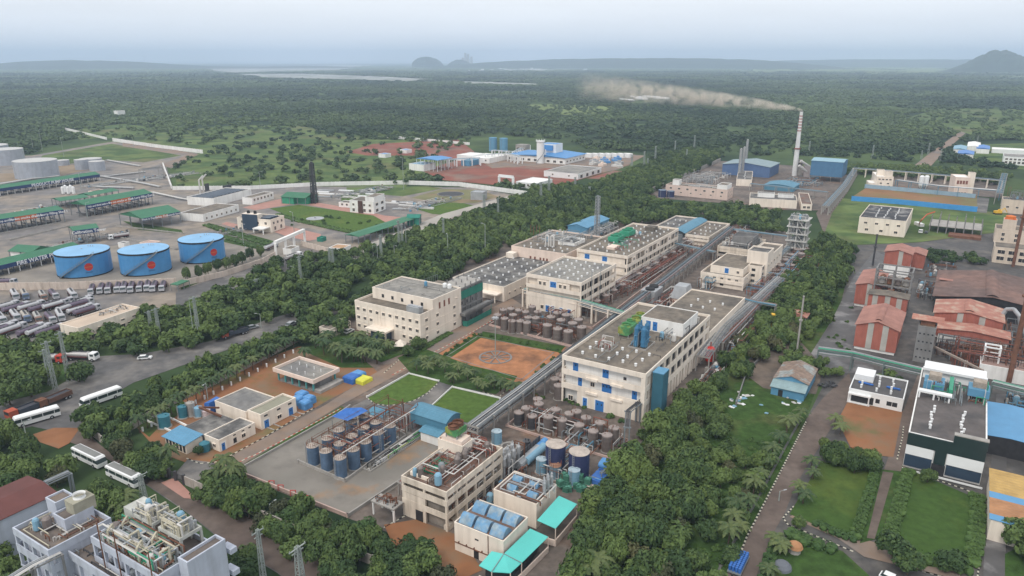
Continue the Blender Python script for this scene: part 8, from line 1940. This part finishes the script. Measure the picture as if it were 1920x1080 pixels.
wall_line('drain_channel','dark concrete drain beside the black and white kerb of the estate road',[(1330,1120),(1352,1060),(1380,1010),(1440,900),(1498,792)],.35,mat('drain_grey',(.10,.10,.09),var=.2),.5,post=300,cat='drain')
wall_line('estate_wall','low brown wall between the belt and the cleared ground',[(1380,760),(1400,700),(1440,660),(1500,600)],1.2,CONC,.25,post=50)
q=random.Random(15)
for i in range(26):
 f=i/26;a_=[(815,675),(895,628),(1052,658),(985,720)];k=int(f*3);s=f*3-k
 x=a_[k][0]+(a_[k+1][0]-a_[k][0])*s+q.uniform(-4,4);y=a_[k][1]+(a_[k+1][1]-a_[k][1])*s+q.uniform(-3,3)
 shrub_at(G(x,y,0),q.uniform(.6,1.1),'small shrub on the border of the orange garden','orange garden border shrubs',1.3)
for x,y,r in((1072,757,1.2),(1085,760,1.0),(1062,752,1.1),(1095,765,1.0),(1005,742,1.1),(1018,747,1.1),(1145,782,1.6),(1165,792,1.3),(766,1010,1.3),(782,1018,1.2),(792,1015,1.1)):shrub_at(G(x,y,0),r,'low clipped shrub beside a factory wall','shrubs beside the works walls')
for i in range(60):
 x,y=q.uniform(1300,1440),q.uniform(800,1080)
 if x>1500-(y-780)*.45-12:continue
 shrub_at(G(x,y,0),q.uniform(.6,1.4),'low bush in the grass of the orchard','orchard bushes')
for i in range(14):shrub_at(G(q.uniform(1540,1600),q.uniform(560,672),0),q.uniform(.8,1.3),'scrubby bush at the edge of the wet road','bushes by the wet road')
for i in range(16):shrub_at(G(q.uniform(540,730),q.uniform(408,428),0),q.uniform(1.0,1.8),'small ornamental bush on the big depot lawn','depot lawn bushes',1.4)
# ---- masses: the trees beyond those built one by one, the scrub forest to the horizon, scattered bushes
def instance_mass(name,label,pts,protos,matl,group=None):
 """one object: prototype crowns and loose points in its own mesh, a node group sets the crowns on the points"""
 V,Fc,pid=[],[],[]
 for k,(pv,pf)in enumerate(protos):
  o=len(V);V+=pv;Fc+=[tuple(i+o for i in f)for f in pf];pid+=[k]*len(pv)
 n0=len(V);P=np.array(pts,dtype=np.float64)
 V=np.vstack([np.array(V),P[:,:3]])
 me=bpy.data.meshes.new(name);me.from_pydata(V.tolist(),[],Fc);me.materials.append(matl)
 def attr(nm,typ,arr,key):
  a=me.attributes.new(nm,typ,'POINT');a.data.foreach_set(key,np.ascontiguousarray(arr).ravel())
 q_=np.random.RandomState(len(pts));npt=len(P)
 attr('pid','INT',np.concatenate([np.array(pid),np.full(npt,-1)]).astype(np.int32),'value')
 attr('pick','INT',np.concatenate([np.full(n0,-1),q_.randint(0,len(protos),npt)]).astype(np.int32),'value')
 sc_=np.zeros((n0+npt,3),np.float32);sc_[n0:,0]=P[:,3];sc_[n0:,1]=P[:,3]*q_.uniform(.85,1.15,npt);sc_[n0:,2]=P[:,4]
 attr('iscale','FLOAT_VECTOR',sc_,'vector')
 ro=np.zeros((n0+npt,3),np.float32);ro[n0:,2]=q_.uniform(0,6.28,npt);attr('irot','FLOAT_VECTOR',ro,'vector')
 o=bpy.data.objects.new(name,me);COL.objects.link(o)
 ng=bpy.data.node_groups.new(name,'GeometryNodeTree');ng.interface.new_socket('Geometry',in_out='INPUT',socket_type='NodeSocketGeometry');ng.interface.new_socket('Geometry',in_out='OUTPUT',socket_type='NodeSocketGeometry')
 N,L=ng.nodes,ng.links;gi,go=N.new('NodeGroupInput'),N.new('NodeGroupOutput');jn=N.new('GeometryNodeJoinGeometry')
 def nattr(nm,dt):
  a=N.new('GeometryNodeInputNamedAttribute');a.data_type=dt;a.inputs[0].default_value=nm;return a.outputs[0]
 for k in range(len(protos)):
  outs=[]
  for nm in('pid','pick'):
   c=N.new('FunctionNodeCompare');c.data_type='INT';c.operation='EQUAL'
   L.new(nattr(nm,'INT'),c.inputs[2]);c.inputs[3].default_value=k
   s=N.new('GeometryNodeSeparateGeometry');s.domain='POINT';L.new(gi.outputs[0],s.inputs[0]);L.new(c.outputs[0],s.inputs[1]);outs.append(s.outputs[0])
  ip=N.new('GeometryNodeInstanceOnPoints');mp_=N.new('GeometryNodeMeshToPoints')
  L.new(outs[1],mp_.inputs[0]);L.new(mp_.outputs[0],ip.inputs['Points']);L.new(outs[0],ip.inputs['Instance'])
  L.new(nattr('iscale','FLOAT_VECTOR'),ip.inputs['Scale'])
  er_=N.new('FunctionNodeEulerToRotation');L.new(nattr('irot','FLOAT_VECTOR'),er_.inputs[0]);L.new(er_.outputs[0],ip.inputs['Rotation'])
  L.new(ip.outputs[0],jn.inputs[0])
 L.new(jn.outputs[0],go.inputs[0])
 md=o.modifiers.new('trees','NODES');md.node_group=ng
 return tag(o,label,'trees',None,'stuff')
def pv(m):return(list(m.v),list(m.f))
def with_trunk(m):
 m.tube((0,0,0),(0,0,.5),.05,5,.04);return m
near=[with_trunk(crown_mesh(300+s,9,420,ls=.18))for s in range(5)]
instance_mass('tree_mass','dense broadleaf tree belts along the roads behind the works',[(x,y,0,r,h)for x,y,r,h,_ in MASS],[pv(m)for m in near],LEAF)
rs=np.random.RandomState(5)
EXC=[wpoly(p)for p in([(-400,300),(60,290),(130,262),(210,258),(385,286),(322,312),(330,352),(860,345),(985,364),(1060,345),(1180,320),(1220,300),(1350,296),(1480,292),(1600,296),(1900,318),(2400,330),(2400,4000),(-1500,4000)],[(780,318),(840,290),(900,250),(1060,262),(1100,280),(1230,285),(1190,325),(1060,350),(900,352),(800,335)],[(1785,292),(1800,266),(2100,262),(2100,330),(1860,312)],[(1715,310),(1740,290),(1815,236),(1824,240),(1772,287),(1745,312)],[(1180,194),(1200,180),(1275,180),(1265,192),(1190,198)],[(370,128),(480,124),(700,122),(640,134),(520,136),(400,138)],[(430,139),(560,138),(700,143),(820,149),(780,154),(640,150),(500,147)],[(860,152),(1010,157),(1010,160.5),(870,157)])]
THIN=[wpoly(p)for p in([(290,250),(440,235),(560,236),(700,262),(860,262),(860,290),(760,345),(330,350),(335,300),(385,286),(260,268)],[(130,245),(230,232),(290,240),(270,256),(150,262)],[(975,196),(1060,196),(1150,200),(1150,211),(1060,216),(1000,205)],[(1700,222),(1760,203),(1930,205),(1950,260),(1850,262),(1780,240)],[(1390,127),(1560,124),(1800,126),(1790,137),(1640,140),(1500,133),(1400,138)],[(930,121),(1090,122),(1110,131),(930,133)],[(1860,141),(1930,141),(1930,148),(1870,146)])]
def scatter(d0,d1,sp,keep=1.0,thin=.17):
 n=int((d1*d1-d0*d0)*.78/(sp*sp));r=np.sqrt(rs.uniform(d0*d0,d1*d1,n));a=rs.uniform(-.72,.72,n)
 x,y=r*np.sin(a),r*np.cos(a);ok=np.ones(n,bool)
 for p in EXC:ok&=~inpoly(p,x,y)
 th=np.zeros(n,bool)
 for p in THIN:th|=inpoly(p,x,y)
 cl=(np.sin(x*.021+1.3*np.sin(y*.013))*np.sin(y*.017+1.1*np.sin(x*.011))>-.40)
 ok&=np.where(th,rs.uniform(0,1,n)<thin,cl|(rs.uniform(0,1,n)<.25))&(rs.uniform(0,1,n)<keep)
 return x[ok],y[ok]
far=[crown_mesh(400+s,7,46,ls=.30,spread=.7,lift=.45)for s in range(5)]
pts=[]
for d0,d1,sp,r0,r1 in((330,900,8.2,3.2,5.6),(900,1700,10.5,4.2,7.2),(1700,3300,17,7,12),(3300,6500,38,16,26)):
 x,y=scatter(d0,d1,sp);r=(r0+(r1-r0)*rs.uniform(0,1,len(x))**1.6)*rs.choice([1,1,1,1.45],len(x));h=r*rs.uniform(.75,1.1,len(x))*(1.0 if d0<800 else.72 if d0<1500 else.45 if d0<3000 else.28)
 pts+=list(zip(x,y,np.zeros(len(x)),r,h))
print('forest',len(pts))
instance_mass('forest','wide dark scrub forest stretching to the horizon behind the works',pts,[pv(m)for m in far],LEAFF)
patch=[]
for s in range(4):
 q=random.Random(s+70);m=MB()
 for k in range(16):blob(m,(q.uniform(-1,1),q.uniform(-1,1),.06),q.uniform(.12,.26),q,ICO1,.8,.25)
 patch.append(m)
pts=[]
for d0,d1,sp,r in((6500,12000,130,90),):
 x,y=scatter(d0,d1,sp,thin=.06);rr=rs.uniform(.8,1.2,len(x))*r
 pts+=list(zip(x,y,np.zeros(len(x)),rr,rr*(.55 if d0<5000 else.3)))
print('far forest',len(pts))
instance_mass('far_forest','hazy far woodland below the horizon',pts,[pv(m)for m in patch],LEAFF)
hp=[]
# ---- smoke from the chimney, drifting left and away
sm=bpy.data.materials.new('smoke');sm.use_nodes=True;n=sm.node_tree.nodes;l=sm.node_tree.links
n.remove(n['Principled BSDF']);out=n['Material Output'];vol=n.new('ShaderNodeVolumePrincipled');l.new(vol.outputs[0],out.inputs['Volume'])
vol.inputs['Color'].default_value=(.90,.82,.72,1)
tc=n.new('ShaderNodeTexCoord');sp_=n.new('ShaderNodeSeparateXYZ');l.new(tc.outputs['Object'],sp_.inputs[0])
nz=n.new('ShaderNodeTexNoise');nz.inputs['Scale'].default_value=.13;nz.inputs['Detail'].default_value=4;nz.inputs['Distortion'].default_value=.8;l.new(tc.outputs['Object'],nz.inputs['Vector'])
r1=n.new('ShaderNodeMapRange');r1.inputs[1].default_value=.36;r1.inputs[2].default_value=.70;l.new(nz.outputs[0],r1.inputs[0])
r2=n.new('ShaderNodeMapRange');r2.inputs[1].default_value=0;r2.inputs[2].default_value=190;r2.inputs[3].default_value=.8;r2.inputs[4].default_value=0.0;r2.clamp=True;l.new(sp_.outputs[0],r2.inputs[0])
def mth(op,a_,b_=None,c_=None):
 x=n.new('ShaderNodeMath');x.operation=op
 for i,v in enumerate((a_,b_,c_)):
  if v is None:continue
  if hasattr(v,'is_linked'):l.new(v,x.inputs[i])
  else:x.inputs[i].default_value=v
 return x.outputs[0]
sx=mth('DIVIDE',mth('MAXIMUM',sp_.outputs[0],.01),260.0)
wv=mth('MULTIPLY_ADD',mth('POWER',sx,.75),17.0,1.3);cz_=mth('MULTIPLY_ADD',mth('POWER',sx,.8),24.0,1.0)
dz_=mth('SUBTRACT',sp_.outputs[2],cz_);rr_=mth('SQRT',mth('ADD',mth('MULTIPLY',sp_.outputs[1],sp_.outputs[1]),mth('MULTIPLY',dz_,dz_)))
fo=n.new('ShaderNodeMapRange');fo.interpolation_type='SMOOTHSTEP';fo.inputs[1].default_value=1.0;fo.inputs[2].default_value=.1;l.new(mth('DIVIDE',rr_,wv),fo.inputs[0])
l.new(mth('MULTIPLY',mth('MULTIPLY',r1.outputs[0],r2.outputs[0]),fo.outputs[0]),vol.inputs['Density'])
c0=G(1489,330,0);c0.z=Hh(330,209)
tgt=G(1230,330,0)
m=MB();R=[];q=random.Random(2)
for k in range(22):
 s=k/21;x=s*260;w=1.3+17*s**.75;cz=1+24*s**.8
 R.append([(x-1,math.cos(a*math.pi/7)*w*1.1*q.uniform(.85,1.15),cz+math.sin(a*math.pi/7)*w*q.uniform(.8,1.15))for a in range(14)])
m.loft(R);o=m.build('smoke',sm);o.location=c0;o.rotation_euler=(0,0,math.pi-.18)
tag(o,'brownish smoke plume drifting left from the tall white chimney','smoke',None,'stuff')
# ---- the air: one box of thin haze round everything, the sky outside it
hz=bpy.data.materials.new('haze');hz.use_nodes=True;n=hz.node_tree.nodes;n.remove(n['Principled BSDF'])
vol=n.new('ShaderNodeVolumePrincipled');hz.node_tree.links.new(vol.outputs[0],n['Material Output'].inputs['Volume'])
vol.inputs['Color'].default_value=(.64,.79,1.0,1);vol.inputs['Density'].default_value=HAZE;vol.inputs['Anisotropy'].default_value=0.0
m=MB();m.box(-22000,22000,-1500,22500,-4,330);o=m.build('haze',hz);tag(o,'thin pale blue haze over the plain','haze',None,'stuff')
# ---- labels: where several things share one, say which one by its rank in the row
ORD='first second third fourth fifth sixth seventh eighth ninth tenth eleventh twelfth thirteenth fourteenth fifteenth sixteenth seventeenth eighteenth nineteenth twentieth'.split()
def ordw(i):
 if i<20:return ORD[i]
 t_=('twenty','thirty','forty','fifty','sixty','seventy')[(i+1)//10-2];r_=(i+1)%10
 return(t_[:-1]+'ieth')if r_==0 else t_+'-'+ORD[r_-1]
bpy.context.view_layer.update()
byl={}
for o in COL.objects:
 if o.parent is None and o.get('label')and not o.get('kind'):byl.setdefault(o['label'],[]).append(o)
for lb,os_ in byl.items():
 if len(os_)<2:continue
 if len(lb.split())>10:print('LONG',len(lb.split()),lb)
 P=[(proj(o.location),o)for o in os_]
 n=len(P);rows=1 if n<=9 else max(2,min(8,round(n/9)))
 P.sort(key=lambda t:-t[0][1]);k=math.ceil(n/rows)
 for r in range(rows):
  row=sorted(P[r*k:(r+1)*k],key=lambda t:t[0][0])
  for i,(_,o)in enumerate(row):
   o['label']=lb+', '+ordw(i)+' from left'+('' if rows==1 else(', nearest row' if r==0 else ', '+ordw(r)+' row back'))
